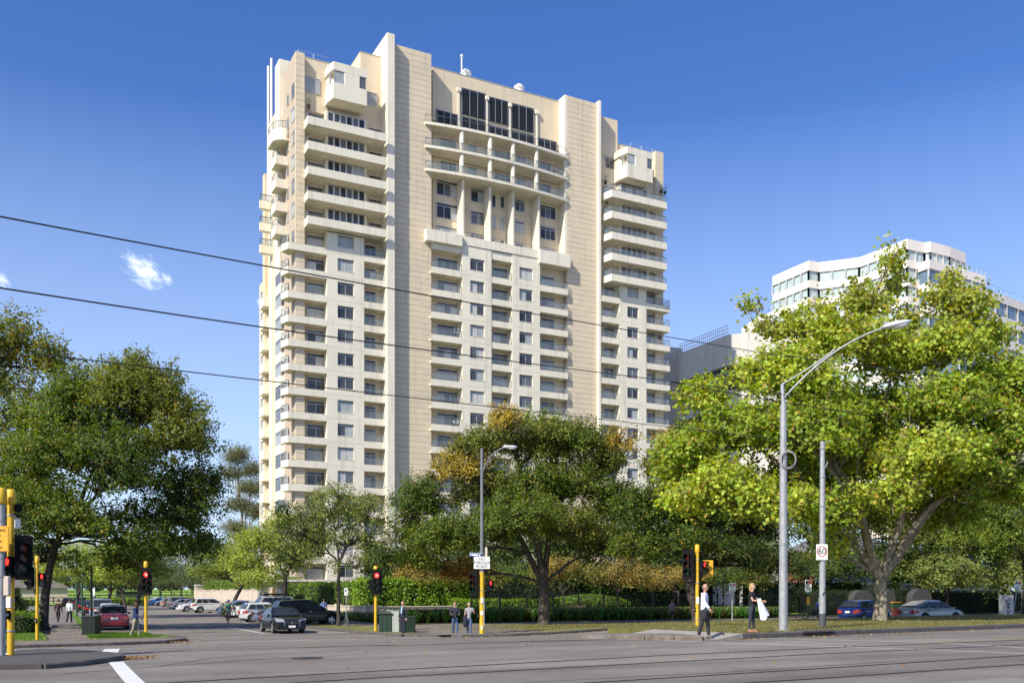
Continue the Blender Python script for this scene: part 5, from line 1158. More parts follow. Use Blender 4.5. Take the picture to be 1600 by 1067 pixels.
tufts('grass', 'short dry grass blades on the right median', 42000, fmed, lambda x, y: mz(x, y) + .135, ((.10, .13, .03), (.30, .25, .11)), .055)
def fver():
    s = 23 + rnd.random() * 30; return s, 46 + (s - 23) * .15 + rnd.random() * 9
tufts('grass', 'patchy grass blades on the verge round the centre elm', 16000, fver, lambda x, y: gz(x, y) + .12, ((.07, .11, .02), (.25, .21, .09)), .06)
def flef(): return (rnd.uniform(3.4, 6.4), rnd.uniform(48.3, 55)) if rnd.random() < .45 else (rnd.uniform(-14, 1.4), rnd.uniform(48.2, 57))
tufts('grass', 'green lawn blades at the shaded left corner', 26000, flef, lambda x, y: gz(x, y) + .13, ((.07, .15, .015), (.12, .2, .03)), .07)
n_ = 5200; P = []; lc = []
for i in range(n_):
    r_ = rnd.random() * .96
    if r_ < .42: x = 22.3 + (rnd.random() ** 1.6) * 40; y = te(x) + .3 + rnd.random() * 13; z = mz(x, y) + .15
    elif r_ < .50: x = rnd.uniform(20, 60); y = te(x) - abs(rnd.gauss(0, .35)); z = gz(x, y) + .012
    elif r_ < .74: x = rnd.uniform(21, 50); y = rnd.uniform(45.5, 57) + (x - 21) * .08; z = gz(x, y) + .15
    elif r_ < .82: x = rnd.uniform(19, 40); y = 44.0 + max(0, x - 24) * .22 - abs(rnd.gauss(0, .4)); z = gz(x, y) + .012
    elif r_ < .92: x = rnd.uniform(-5, 8); y = rnd.uniform(40, 56); z = gz(x, y) + .16 if y > 44.5 else gz(x, y) + .014
    else: x = rnd.uniform(-5, 45); y = rnd.uniform(12, 44); z = gz(x, y) + .012
    P.append((x, y, z)); lc.append(rnd.choice([(.36, .22, .06), (.42, .30, .10), (.28, .14, .05), (.45, .36, .16)]))
P = np.array(P); fl = leaf_cloud('fallen_leaves', P, np.array([[0, 0, 1.]]) + nr.normal(0, .3, (n_, 3)), .045 + .05 * nr.rand(n_), np.array(lc) * (1 + .2 * nr.normal(size=(n_, 1))), None, M_LEAF, 'lobed'); tag(fl, 'fallen autumn leaves scattered over grass, gutters and road', 'leaves')
# heap of leaves at the left median nose and corner gutter
P = []; 
for (px, py, n2, sp) in ((203, 1030, 170, .28), (284, 1004, 130, .4), (1098, 985, 90, .5), (640, 993, 120, 1.0), (560, 991, 90, .8), (1130, 990, 110, .9)):
    c = hit(px, py)
    for i in range(n2): P.append((c.x + rnd.gauss(0, sp), c.y + rnd.gauss(0, sp * .5), gz(c.x, c.y) + .02 + rnd.random() * .05))
P = np.array(P); n_ = len(P); fl = leaf_cloud('leaf_litter', P, np.array([[0, 0, 1.]]) + nr.normal(0, .5, (n_, 3)), .04 + .04 * nr.rand(n_), np.array([(.30, .19, .08)]) * (1 + .3 * nr.normal(size=(n_, 1))), None, M_LEAF, 'lobed'); tag(fl, 'small drifts of brown leaves gathered in the gutters', 'leaves')
# avenue trees just outside the frame on the left, whose shade falls across the road
for (s, t, hgt, lab) in ((-24, 33, 15, 'avenue elm left of the picture beside the near road'), (-30, 50, 16, 'avenue elm left of the picture beyond the corner'), (-19, 24, 12, 'small avenue elm left of the picture on the central median')):
    b0 = Vector((s, t, gz(s, t))); root = thing('elm_tree', lab, 'tree', b0); mb = MB(); fk = b0 + Vector((0, 0, 4)); trunk_tube(mb, [b0, b0 + Vector((0.1, 0, 2)), fk], .4, .3, 10, .2)
    C = []; N = []; 
    for j in range(9):
        c = b0 + Vector((rnd.uniform(-4, 4), rnd.uniform(-4, 4), hgt * rnd.uniform(.5, .85))); trunk_tube(mb, bez(fk, (fk + c) / 2 + Vector((0, 0, .8)), c, 5, .1), .17, .04, 6)
        U = nr.normal(size=(1500, 3)); U /= np.linalg.norm(U, axis=1, keepdims=True); C.append(np.array(c) + U * (2.4 * nr.rand(1500, 1) ** .4) * np.array([1, 1, .7])); N.append(U + nr.normal(0, .6, U.shape))
    mb.build('trunk', M_BARKD, root, world=True, smooth=50); C = np.concatenate(C); N = np.concatenate(N); n_ = len(C)
    leaf_cloud('crown', C, N, .24 * (.7 + .6 * nr.rand(n_)), np.array([GM]) * (1 + .2 * nr.normal(size=(n_, 1))), root)
# ======================= vehicles =======================
M_TYRE = mat('tyre_rubber', (.018, .018, .018), .85, var=.15); M_RIM = mat('alloy_rim', (.55, .56, .58), .3, metal=.8, var=.05)
M_CGL = mat('car_glass', (.022, .026, .027), .05, spec=.5, var=.3, vscale=1.2, coat=.1); M_BLK = mat('black_trim', (.02, .02, .02), .6, var=.1)
M_HL = mat('headlight_glass', (.33, .35, .36), .1, metal=.3, spec=.9, var=.2, vscale=9); M_TL = mat('tail_light_red', (.42, .02, .015), .15, var=.1, coat=.6); M_PLT = mat('number_plate', (.72, .72, .68), .5, var=.05); M_ORG = mat('amber_lamp', (.8, .3, .02), .3, emit=(1, .35, .03), estr=.25, var=0)
M_CHR = mat('chrome', (.6, .6, .6), .12, metal=1, var=0)
def paint(name, c, rough=.22): return mat('paint_' + name, c, rough, var=.02, spec=.5, coat=.6 if max(c) > .05 else .25, metal=.1)
PROF = {  # length, width, height, body outline (x from rear 0 to front L), glasshouse (base rear, roof rear, roof front, base front), wheels x, wheel r
 'sedan': dict(L=4.6, W=1.8, H=1.43, belt=.92, out=[(0, .45), (.02, .72), (.06, .98), (.35, 1.03), (.95, 1.01), (1.4, .97), (2.6, .93), (3.35, .93), (3.9, .86), (4.35, .74), (4.55, .62), (4.6, .42), (4.52, .22)], gh=[(.72, 1.0), (1.45, 1.41), (2.55, 1.43), (3.42, .93)], wx=(.85, 3.62), wr=.33, side=[.36, .68]),
 'hatch': dict(L=3.95, W=1.7, H=1.48, belt=.92, out=[(0, .42), (.0, .70), (.06, .96), (.4, .99), (1.4, .96), (2.4, .93), (2.95, .94), (3.4, .88), (3.78, .72), (3.93, .58), (3.95, .4), (3.88, .22)], gh=[(.1, .97), (.42, 1.42), (2.0, 1.5), (2.98, .94)], wx=(.66, 3.2), wr=.31, side=[.26, .58]),
 'liftback': dict(L=4.45, W=1.73, H=1.49, belt=.9, out=[(0, .42), (.02, .72), (.04, 1.02), (.3, 1.06), (1.2, 1.0), (2.4, .93), (3.3, .9), (3.85, .84), (4.2, .68), (4.4, .54), (4.45, .4), (4.36, .2)], gh=[(.1, 1.05), (1.35, 1.45), (2.3, 1.49), (3.62, .88)], wx=(.85, 3.55), wr=.31, side=[.33, .62]),
 'wagon': dict(L=4.5, W=1.82, H=1.68, belt=1.05, out=[(0, .5), (.0, .82), (.05, 1.08), (.4, 1.1), (1.6, 1.08), (2.7, 1.05), (3.3, 1.04), (3.9, .98), (4.3, .84), (4.46, .68), (4.5, .48), (4.42, .28)], gh=[(.1, 1.08), (.42, 1.62), (2.2, 1.69), (3.38, 1.04)], wx=(.8, 3.6), wr=.36, side=[.26, .57]),
 'suv': dict(L=4.75, W=1.9, H=1.78, belt=1.08, out=[(0, .52), (.0, .85), (.05, 1.12), (.4, 1.14), (1.6, 1.12), (2.8, 1.08), (3.4, 1.08), (4.1, 1.0), (4.55, .86), (4.7, .7), (4.75, .5), (4.66, .3)], gh=[(.08, 1.12), (.36, 1.7), (2.35, 1.79), (3.6, 1.08)], wx=(.85, 3.8), wr=.37, side=[.3, .6]),
 'fourwd': dict(L=4.9, W=1.95, H=1.95, belt=1.22, out=[(0, .6), (.0, .95), (.03, 1.22), (.4, 1.24), (1.8, 1.24), (2.9, 1.22), (3.25, 1.22), (4.2, 1.18), (4.7, 1.14), (4.85, 1.0), (4.9, .6), (4.85, .45)], gh=[(.05, 1.24), (.2, 1.9), (2.6, 1.95), (3.3, 1.22)], wx=(.95, 3.95), wr=.41, side=[.33, .66]),
}
def car(kind, label, col, loc, heading, cat='car', name='parked_car', group=None, plate=True, lights=True, rack=False, extra=None, lower=None, cname=None):
    """heading: world angle of the nose. Origin: centre of the wheelbase on the ground"""
    p = PROF[kind]; L, Wd, wr = p['L'], p['W'], p['wr']; root = thing(name, label, cat, loc, heading, group=group); hw = Wd / 2; pm = paint('%d_%d_%d' % tuple(int(c_ * 1000) for c_ in col), col)
    ox = -L / 2; zb = .24 if kind not in ('fourwd', 'suv', 'wagon') else .32
    top = p['out']; ol = [(x, z) for x, z in top]
    low = []
    for k, wx in enumerate(reversed(p['wx'])):   # front arch first when walking back
        ra = wr + .07; a0 = math.asin(min(.95, (wr - zb) / ra)) if wr > zb else 0
        low += [(wx + ra * math.cos(a), wr + ra * math.sin(a)) for a in np.linspace(-a0, math.pi + a0, 9)]
    poly = ol + low + [(.12, zb + .02)]
    n_ = len(poly); c2 = Vector((L / 2, .62))
    def shrink(d):
        out = []
        for i, (x, z) in enumerate(poly):
            a, b = Vector(poly[i - 1]), Vector(poly[(i + 1) % n_]); t_ = (b - a).normalized(); nr_ = Vector((t_.y, -t_.x)); out.append((x + nr_.x * d, z + nr_.y * d))
        return out
    def yw(x, z, s=1.0):
        e = min(x, L - x) / L; taper = 1 - .16 * max(0, 1 - e / .16) ** 2 if e < .16 else 1; tum = 1 - .10 * max(0, (z - p['belt'] * .72)) / .5 if z > p['belt'] * .72 else 1 - .04 * max(0, (.42 - z))
        return hw * taper * tum * s
    sA = shrink(0); sB = shrink(.045); cenz = lambda x, z: z + (.025 if z > .6 and .2 < x < L - .1 else 0)
    mb = MB(); rows = []
    for sg, P, f in ((-1, sB, 1.0), (-1, sA, .965), (0, sA, 0), (1, sA, .965), (1, sB, 1.0)):
        rows.append([(ox + x, sg * yw(x, z, f), (cenz(x, z) if sg == 0 else z)) for x, z in P])
    vs = [v for r_ in rows for v in r_]; fs = []
    for j in range(4):
        for i in range(n_): fs.append((j * n_ + i, j * n_ + (i + 1) % n_, (j + 1) * n_ + (i + 1) % n_, (j + 1) * n_ + i))
    # side faces: fan strips between top outline and the sill line
    import mathutils.geometry as mg
    tri = mg.tessellate_polygon([[Vector((x, z, 0)) for x, z in sB]])
    for t3 in tri:
        fs.append(tuple(t3)); fs.append(tuple(4 * n_ + i for i in reversed(t3)))
    mb.add(vs, fs)
    (b0x, b0z), (r0x, r0z), (r1x, r1z), (b1x, b1z) = p['gh']
    def gy(x, z, s=1.0): f = (z - p['belt']) / (p['H'] - p['belt']); return (hw * .93 * (1 - f) + hw * .72 * f) * s
    G0 = [(b0x, b0z - .06), (r0x, r0z), (r0x + .25, min(r0z + .03, p['H'])), (r1x - .2, r1z + .005), (r1x, r1z), (b1x, b1z - .06)]
    ng = len(G0); rows = [[(ox + x, sg * gy(x, z, f), z + (.03 if sg == 0 else 0)) for x, z in G0] for sg, f in ((-1, 1), (-1, .93), (0, 0), (1, .93), (1, 1))]
    rows[0] = [(x, y, z - (.03 if z > p['belt'] + .2 else 0)) for x, y, z in rows[0]]; rows[4] = [(x, y, z - (.03 if z > p['belt'] + .2 else 0)) for x, y, z in rows[4]]
    vs = [v for r_ in rows for v in r_]; fs = [tuple(range(ng)), tuple(4 * ng + i for i in reversed(range(ng)))]
    for j in range(4):
        for i in range(ng - 1): fs.append((j * ng + i, (j + 1) * ng + i, (j + 1) * ng + i + 1, j * ng + i + 1))
    mb.add(vs, fs); mb.build('body', pm, root, smooth=32, recalc=True)
    # glass
    def quad(nm, pts, m=M_CGL, th=.012, parent=root):
        v = [Vector(a) for a in pts]; nn = (v[1] - v[0]).cross(v[-1] - v[0]).normalized(); k = len(v)
        return MB().add(v + [a - nn * th * 3 for a in v], [tuple(range(k)), tuple(range(2 * k - 1, k - 1, -1))] + [(i, i + k, (i + 1) % k + k, (i + 1) % k) for i in range(k)]).build(nm, m, parent, recalc=True)
    def lerp(a, b, f): return (a[0] + (b[0] - a[0]) * f, a[1] + (b[1] - a[1]) * f)
    for nm, A_, B_, sg in (('windscreen', (b1x, b1z), (r1x, r1z), 1), ('rear_window', (b0x, b0z), (r0x, r0z), -1)):
        a = lerp(A_, B_, .10); b = lerp(A_, B_, .90); o = .018; nx = sg * (abs(B_[1] - A_[1])); nz = abs(A_[0] - B_[0]); ln = math.hypot(nx, nz); ox_, oz_ = nx / ln * o, nz / ln * o
        quad(nm, [(ox + a[0] + ox_, -gy(*a) * .9, a[1] + oz_), (ox + a[0] + ox_, gy(*a) * .9, a[1] + oz_), (ox + b[0] + ox_, gy(*b) * .88, b[1] + oz_), (ox + b[0] + ox_, -gy(*b) * .88, b[1] + oz_)])
    bz = p['belt'] + .04; tz = p['H'] - .115
    def gx(z, rear): A_, B_ = ((b0x, b0z), (r0x, r0z)) if rear else ((b1x, b1z), (r1x, r1z)); f = (z - A_[1]) / (B_[1] - A_[1]); return A_[0] + (B_[0] - A_[0]) * f
    xr0, xr1 = gx(bz + .05, True) + .16, gx(tz, True) + .16; xf0, xf1 = gx(bz + .03, False) - .16, gx(tz, False) - .12
    divs = [0] + p['side'] + [1]
    for sg in (-1, 1):
        for i in range(len(divs) - 1):
            f0, f1 = divs[i] + (.012 if i else 0), divs[i + 1] - (.012 if i < len(divs) - 2 else 0)
            pts = [(xr0 + (xf0 - xr0) * f0, bz + .02), (xr0 + (xf0 - xr0) * f1, bz + .02), (xr1 + (xf1 - xr1) * f1, tz), (xr1 + (xf1 - xr1) * f0, tz)]
            quad('side_window', [(ox + x, sg * (gy(x, z) + .012), z) for x, z in pts])
    # wheels
    for wx in p['wx']:
        for sg in (-1, 1):
            w_ = MB().lathe([(wr * .64, -.05), (wr * .66, -.10), (wr * .93, -.10), (wr, -.07), (wr, .07), (wr * .93, .10), (wr * .66, .10), (wr * .64, .05)], n=20, axis='y', cap=False).build('wheel', M_TYRE, root, smooth=40); w_.location = (ox + wx, sg * (hw - .12), wr)
            MB().lathe([(wr * .66, -.03), (wr * .66, .03)], n=16, axis='y').build('brake_disc', M_BLK, w_); r_ = MB()
            for k in range(5):
                a = 2 * math.pi * k / 5; d = Vector((math.cos(a), 0, math.sin(a))); e = Vector((-d.z, 0, d.x)) * .045; yy = sg * .085
                c0, c1 = d * wr * .08, d * wr * .66; r_.add([c0 - e * 1.3 + Vector((0, yy, 0)), c0 + e * 1.3 + Vector((0, yy, 0)), c1 + e + Vector((0, yy * .9, 0)), c1 - e + Vector((0, yy * .9, 0)), c0 - e * 1.3, c0 + e * 1.3, c1 + e, c1 - e], [(0, 1, 2, 3), (7, 6, 5, 4), (0, 4, 5, 1), (1, 5, 6, 2), (2, 6, 7, 3), (3, 7, 4, 0)])
            r_.tube([(wr * .66 * math.cos(a), sg * .08, wr * .66 * math.sin(a)) for a in np.linspace(0, 6.28, 21)], .02, 5, cap=False)
            r_.build('rim', M_RIM, w_)
            a_ = MB().box(-wr - .05, wr + .05, -.03, .03, -wr * .2, wr + .05)
    arch = MB()
    for wx in p['wx']: arch.box(ox + wx - wr - .06, ox + wx + wr + .06, -hw * .72, hw * .72, zb, wr * 1.6)
    arch.box(ox + .3, ox + L - .3, -hw * .8, hw * .8, zb - .03, zb + .1); arch.build('underbody', M_BLK, root)
    # lamps, bumpers, plates, mirrors, door lines, handles
    bz0 = top[3][1]; fx = L
    for sg in (-1, 1):
        zl = p['belt'] - .18; yy = yw(.1, zl)
        quad('tail_light', [(ox - .012, sg * (yy - .38), zl - .1), (ox - .012, sg * (yy - .03), zl - .12), (ox - .005, sg * (yy - .05), zl + .13), (ox - .005, sg * (yy - .3), zl + .1)], M_TL, .03)
        quad('tail_light', [(ox + .04, sg * (yw(.05, zl) + .004), zl - .1), (ox + .34, sg * (yw(.32, zl) + .01), zl - .02), (ox + .3, sg * (yw(.3, zl) + .004), zl + .12), (ox + .05, sg * (yw(.05, zl) + 0), zl + .13)], M_TL, .02)
        zf = p['out'][-4][1] - .03; xh = L - .16
        quad('headlight', [(ox + L - .03, sg * (hw * .42), zf - .09), (ox + L - .17, sg * (yw(L - .17, zf) + .004), zf - .08), (ox + L - .42, sg * (yw(L - .42, zf) + .004), zf + .12), (ox + L - .16, sg * (hw * .5), zf + .075)], M_HL, .02)
        m_ = MB().ball((0, 0, 0), .1, 8, 6, (.7, 1.15, .75)).build('mirror', pm, root, smooth=60); m_.location = (ox + b1x - .35, sg * (hw + .06), p['belt'] + .06)
        for f in p['side']:
            x = xr0 + (xf0 - xr0) * f; quad('door_seam', [(ox + x, sg * (hw * .985), zb + .2), (ox + x + .014, sg * (hw * .985), zb + .2), (ox + x + .014, sg * (yw(x, bz) + .008), bz - .04), (ox + x, sg * (yw(x, bz) + .008), bz - .04)], M_BLK, .012)
            quad('door_handle', [(ox + x + .1, sg * (hw * .985 + .012), p['belt'] - .12), (ox + x + .3, sg * (hw * .985 + .012), p['belt'] - .12), (ox + x + .3, sg * (hw * .985 + .012), p['belt'] - .09), (ox + x + .1, sg * (hw * .985 + .012), p['belt'] - .09)], pm if kind == 'sedan' else M_CHR, .015)
    MB().box(ox - .035, ox + .03, -hw * .80, hw * .80, zb + .05, zb + .26, .02).build('bumper', lower or pm, root)
    MB().box(ox + L - .04, ox + L + .03, -hw * .74, hw * .74, zb + .02, zb + .2, .02).build('bumper', lower or pm, root)
    MB().box(ox + L - .03, ox + L + .022, -hw * .44, hw * .44, zf - .2, zf - .01, .02).build('grille', M_BLK, root)
    if kind == 'fourwd': MB().tube([(ox + L + .1, -.8, .75), (ox + L + .1, -.4, .75), (ox + L + .12, -.35, 1.1), (ox + L + .12, .35, 1.1), (ox + L + .1, .4, .75), (ox + L + .1, .8, .75)], .04, 8).build('bull_bar', M_BLK, root)
    if plate:
        quad('number_plate', [(ox - .022, .19, p['belt'] - .26), (ox - .022, -.19, p['belt'] - .26), (ox - .016, -.19, p['belt'] - .14), (ox - .016, .19, p['belt'] - .14)], M_PLT, .01)
        quad('number_plate', [(ox + L + .04, -.19, zb + .1), (ox + L + .04, .19, zb + .1), (ox + L + .038, .19, zb + .22), (ox + L + .038, -.19, zb + .22)], M_PLT, .01)
    if rack:
        k = MB()
        for x in (1.2, 2.2): k.box(ox + x, ox + x + .06, -.75, .75, p['H'] + .06, p['H'] + .1)
        k.box(ox + .9, ox + 2.6, -.6, .6, p['H'] + .1, p['H'] + .26, .03); k.build('roof_rack', M_BLK, root)
    return root
UPA = math.pi / 2
def cg(px, py, q=None):
    v = G(px, q) if q else hit(px, py); return v
# black sedan turning out of the side street (nose to the right and towards the camera)
cs = car('sedan', 'black sedan driving out of the side street toward the crossing', (.007, .008, .010), G(441, .0365), R(-91), name='sedan_car')
for y in (-.42, .42): MB().box(2.24, 2.335, y - .02, y + .02, .42, .62).build('grille_bar', M_CHR, cs)
MB().lathe([(.0, 0), (.055, 0), (.055, .02), (0, .02)], (2.32, 0, .60), 14, 'x').build('badge', M_CHR, cs)
c = MB().box(2.1, 2.14, .55, .62, .6, .66).build('indicator', M_ORG, cs)
car('suv', 'black wagon parked nose in to the kerb beside the slender street tree', (.008, .009, .011), G(480, .0443) , R(3), name='parked_car', lower=M_BLK)
car('hatch', 'small white hatchback between the black wagon and the silver four wheel drive', (.62, .63, .63), G(417, .0500), R(2))
car('fourwd', 'silver and black four wheel drive facing the road with roof rack', (.50, .50, .47), G(412, .0535), R(182), rack=True, lower=M_BLK)
car('sedan', 'white car with a red tail light behind the black sedan roof', (.66, .66, .66), G(447, .0475), R(4))
car('liftback', 'silver car half hidden behind the cyclist', (.5, .5, .48), G(392, .0585), R(180))
car('hatch', 'white car nose showing left of the cyclist', (.66, .66, .66), G(371, .0635), R(182))
car('wagon', 'white wagon with black wheel arches behind the leaning street tree', (.66, .67, .67), G(331, .0725), R(3), lower=M_BLK)
car('sedan', 'white sedan behind the white wagon', (.64, .64, .64), G(307, .078), R(183))
car('hatch', 'dark purple hatchback squeezed between silver and white cars', (.09, .03, .05), G(312, .0835), R(3))
car('sedan', 'silver sedan with red tail lights in the middle of the far row', (.40, .41, .42), G(292, .088), R(3))
car('wagon', 'grey wagon behind the silver sedan', (.25, .24, .22), G(287, .094), R(3))
car('hatch', 'bronze grey hatchback with orange tail light', (.32, .28, .24), G(272, .0995), R(3))
car('hatch', 'black small car beside the blue car', (.02, .02, .025), G(262, .105), R(183))
car('sedan', 'bright blue sedan near the end of the far row', (.03, .20, .55), G(254, .111), R(3))
car('sedan', 'pale silver car last in the far row', (.55, .56, .56), G(248, .118), R(3))
# left kerb, parked along the side street
car('sedan', 'dark red sedan parked at the left kerb seen from behind', (.20, .012, .02), G(182, .0385) + Vector((0, 2.3, 0)), R(87))
car('hatch', 'white hatchback parked in front of the dark red sedan', (.6, .6, .55), G(173, .044) + Vector((.2, 3, 0)), R(87))
car('suv', 'silver blue wagon parked ahead of the white hatchback', (.16, .21, .28), G(161, .053) + Vector((0, 2, 0)), R(87))
car('hatch', 'dark car parked far up the left kerb', (.03, .03, .035), G(144, .064), R(87))
car('sedan', 'black car with glowing tail lights farthest up the left kerb', (.02, .02, .02), G(133, .075), R(87))
car('wagon', 'dark wagon half hidden behind the green posts', (.03, .035, .04), G(125, .088), R(87))
# service road
bl = car('hatch', 'royal blue hatchback parked behind the plane trunk', (.008, .03, .15), G(1352, .0433) + Vector((0, 0, 0)), R(8)); 
ps = car('liftback', 'silver green liftback parked right of the plane trunk', (.34, .37, .36), G(1455, .0433), R(-5))
print('CARZ', ps.location, bl.location)
car('sedan', 'dark car glimpsed at the far left edge of the side street', (.02, .02, .02), G(106, .1), R(87))
# ======================= people =======================
M_SKIN = mat('skin', (.50, .30, .21), .55, var=.06, vscale=20); M_SKIND = mat('skin_tan', (.38, .21, .14), .55, var=.06, vscale=20); M_SKINB = mat('skin_dark', (.12, .06, .04), .55, var=.06)
def cloth(n, c): return mat('cloth_' + n, c, .9, var=.14, vscale=9, bump=.4, bscale=30)
def skin_obj(name, chains, m, parent, sub=2):
    """chains: list of lists of (pos, rx, ry) sharing joints by identical position -> one skinned surface"""
    idx = {}; V = []; E = []; RD = []
    for ch in chains:
        prev = None
        for p, r_ in ch:
            key = (round(p[0], 4), round(p[1], 4), round(p[2], 4))
            if key not in idx: idx[key] = len(V); V.append(tuple(p)); RD.append(r_)
            i = idx[key]
            if prev is not None and prev != i: E.append((prev, i))
            prev = i
    me = bpy.data.meshes.new(name); me.from_pydata(V, E, []); o = bpy.data.objects.new(name, me); COL.objects.link(o)
    sk = o.modifiers.new('skin', 'SKIN'); sk.use_smooth_shade = True
    for i, r_ in enumerate(RD):
        s_ = me.skin_vertices[0].data[i]; s_.radius = r_ if hasattr(r_, '__len__') else (r_, r_); s_.use_root = (i == 0)
    sb = o.modifiers.new('sub', 'SUBSURF'); sb.levels = sub; sb.render_levels = sub
    dg = bpy.context.evaluated_depsgraph_get(); ev = o.evaluated_get(dg); m2 = bpy.data.meshes.new_from_object(ev); m2.name = name
    bpy.data.objects.remove(o); m2.materials.clear(); m2.materials.append(m); 
    for f in m2.polygons: f.use_smooth = True
    o = bpy.data.objects.new(name, m2); COL.objects.link(o); o.parent = parent; return o
def person(label, loc, face, h=1.76, legs=((12, 8), (-14, 20)), arms=((-15, 15, 6), (18, 20, 6)), top=('white', (.7, .7, .7)), bot=('black', (.02, .02, .025)), shoe=(.02, .02, .02), hair=(.05, .03, .02), skin=None, jacket=None, long_sleeve=True, bald=False, lean=0, fem=False, hairlong=False, hip=None, glasses=False, head_turn=0, cat='person', name='person', headbow=0):
    """local frame: x forward, y left, z up. legs: (hip swing forward deg, knee bend); arms: (swing fwd, elbow bend, outward)"""
    skin = skin or M_SKIN; root = thing(name, label, cat, loc, face); s = h / 1.76
    hipz = .93 * s if hip is None else hip; L1, L2 = .44 * s, .43 * s; feet = []
    def leg(side, sw, kn):
        hp_ = Vector((0, side * .095 * s, hipz - .02 * s)); a = R(sw); k = hp_ + Vector((math.sin(a), 0, -math.cos(a))) * L1; b = a - R(kn); an = k + Vector((math.sin(b), 0, -math.cos(b))) * L2; return hp_, k, an
    LG = [leg(1, *legs[0]), leg(-1, *legs[1])]
    low = min(l[2].z for l in LG); 
    if hip is None: dz = .085 * s - low
    else: dz = 0
    up = Vector((0, 0, dz)); LG = [tuple(p + up for p in l) for l in LG]; hz = hipz + dz
    le = R(lean); tl = lambda d, y=0, fx=0: Vector((math.sin(le) * d + fx * math.cos(le), y, hz + math.cos(le) * d))
    pel = tl(0); wai = tl(.17 * s); che = tl(.36 * s); nek = tl(.52 * s); hb = tl(.60 * s, 0, .015 + headbow * .04); hd = tl(.70 * s, 0, .02 + headbow * .06)
    sw_ = (.175 if not fem else .15) * s; AR = []
    for side, (sw, el, outw) in ((1, arms[0]), (-1, arms[1])):
        sh = tl(.47 * s, side * sw_); a = R(sw); o_ = R(outw); d1 = Vector((math.sin(a) * math.cos(o_), side * math.sin(o_), -math.cos(a) * math.cos(o_))); e = sh + d1 * .29 * s
        b = a + R(el); inw = -.15 if el > 50 else .05; d2 = Vector((math.sin(b), side * inw, -math.cos(b))).normalized(); wr_ = e + d2 * .25 * s; AR.append((sh, e, wr_, d2, side))
    f_ = 1.0
    body = [[(pel, (.03 * s, .03 * s)), (wai, (.08 * s, .06 * s)), (che, (.095 * s, .07 * s)), (nek, (.06 * s, .06 * s)), (hb, .055 * s)]]
    for (hp_, k, an), side in zip(LG, (1, -1)):
        toe = an + Vector((.15 * s, side * .02, -.045 * s)); body.append([(pel, (.03 * s, .03 * s)), (hp_, .028 * s), (k, .040 * s), (an, .034 * s), (toe, .03 * s)])
    for sh, e, wr_, d2, side in AR: body.append([(che, (.095 * s, .07 * s)), (sh, .042 * s), (e, .036 * s), (wr_, .025 * s)])
    b_ = skin_obj('body', body, skin, root, 2)
    # head, nose, ears, and hands joined into the body mesh
    hm = MB(); hc = hd + Vector((0, 0, .0)); hm.ball(hc, .100 * s, 14, 10, (.93, .76, 1.14)); hm.ball(hc + Vector((.035 * s, 0, -.06 * s)), .062 * s, 10, 7, (.9, .85, .8))
    hm.add([hc + Vector((.09 * s, -.012, .01)), hc + Vector((.09 * s, .012, .01)), hc + Vector((.088 * s, .018, -.03)), hc + Vector((.088 * s, -.018, -.03)), hc + Vector((.12 * s, 0, -.027))], [(0, 1, 4), (1, 2, 4), (2, 3, 4), (3, 0, 4)])
    for sd in (-1, 1): hm.ball(hc + Vector((-.005, sd * .082 * s, -.005)), .028 * s, 6, 5, (.7, .35, 1))
    hm.tube([hb - Vector((0, 0, .03)), hd - Vector((0, 0, .03))], .052 * s, 10)
    for sh, e, wr_, d2, side in AR:
        pal = wr_ + d2 * .055 * s; hm.tube([wr_ - d2 * .01, wr_ + d2 * .03 * s, pal, wr_ + d2 * .085 * s], [.024 * s, .03 * s, .036 * s, .03 * s], 8)
        sd = Vector((d2.z, 0, -d2.x)); sd = sd if sd.length > .1 else Vector((1, 0, 0)); sd.normalize()
        crl = Vector((0, -side, 0))
        for j in range(4):
            b0 = wr_ + d2 * .085 * s + sd * (j - 1.5) * .017 * s; l_ = (.062, .074, .07, .052)[j] * s; hm.tube([b0, b0 + d2 * l_ * .5 + crl * .006, b0 + d2 * l_ * .85 + crl * .026], [.0095 * s, .009 * s, .007 * s], 5)
        t0 = wr_ + d2 * .03 * s - sd * -.026 * s; hm.tube([t0, t0 + sd * .022 * s + d2 * .028 * s, t0 + sd * .026 * s + d2 * .058 * s], [.012 * s, .01 * s, .008 * s], 5)
    tmp = hm.mesh('tmp', skin, smooth=50); bm = bmesh.new(); bm.from_mesh(b_.data); bm.from_mesh(tmp); bm.to_mesh(b_.data); bm.free(); bpy.data.meshes.remove(tmp)
    ey = MB()
    for sd in (-1, 1): ey.ball(hc + Vector((.083 * s, sd * .032 * s, .018 * s)), .012 * s, 6, 5)
    ey.build('eye', mat('eye_dark', (.03, .025, .02), .3, var=0), root)
    mo = MB().box(.093 * s, .1 * s, -.022 * s, .022 * s, -.068 * s, -.058 * s).build('mouth', mat('lips', (.35, .13, .11), .5, var=0), root); mo.location = hc
    if glasses: 
        g_ = MB()
        for sd in (-1, 1): g_.box(.088 * s, .1 * s, sd * .034 * s - .026 * s, sd * .034 * s + .026 * s, .0, .034 * s)
        g_.box(.092 * s, .1 * s, -.01, .01, .02 * s, .028 * s); o = g_.build('sunglasses', mat('glasses_black', (.01, .01, .01), .1, var=0), root); o.location = hc
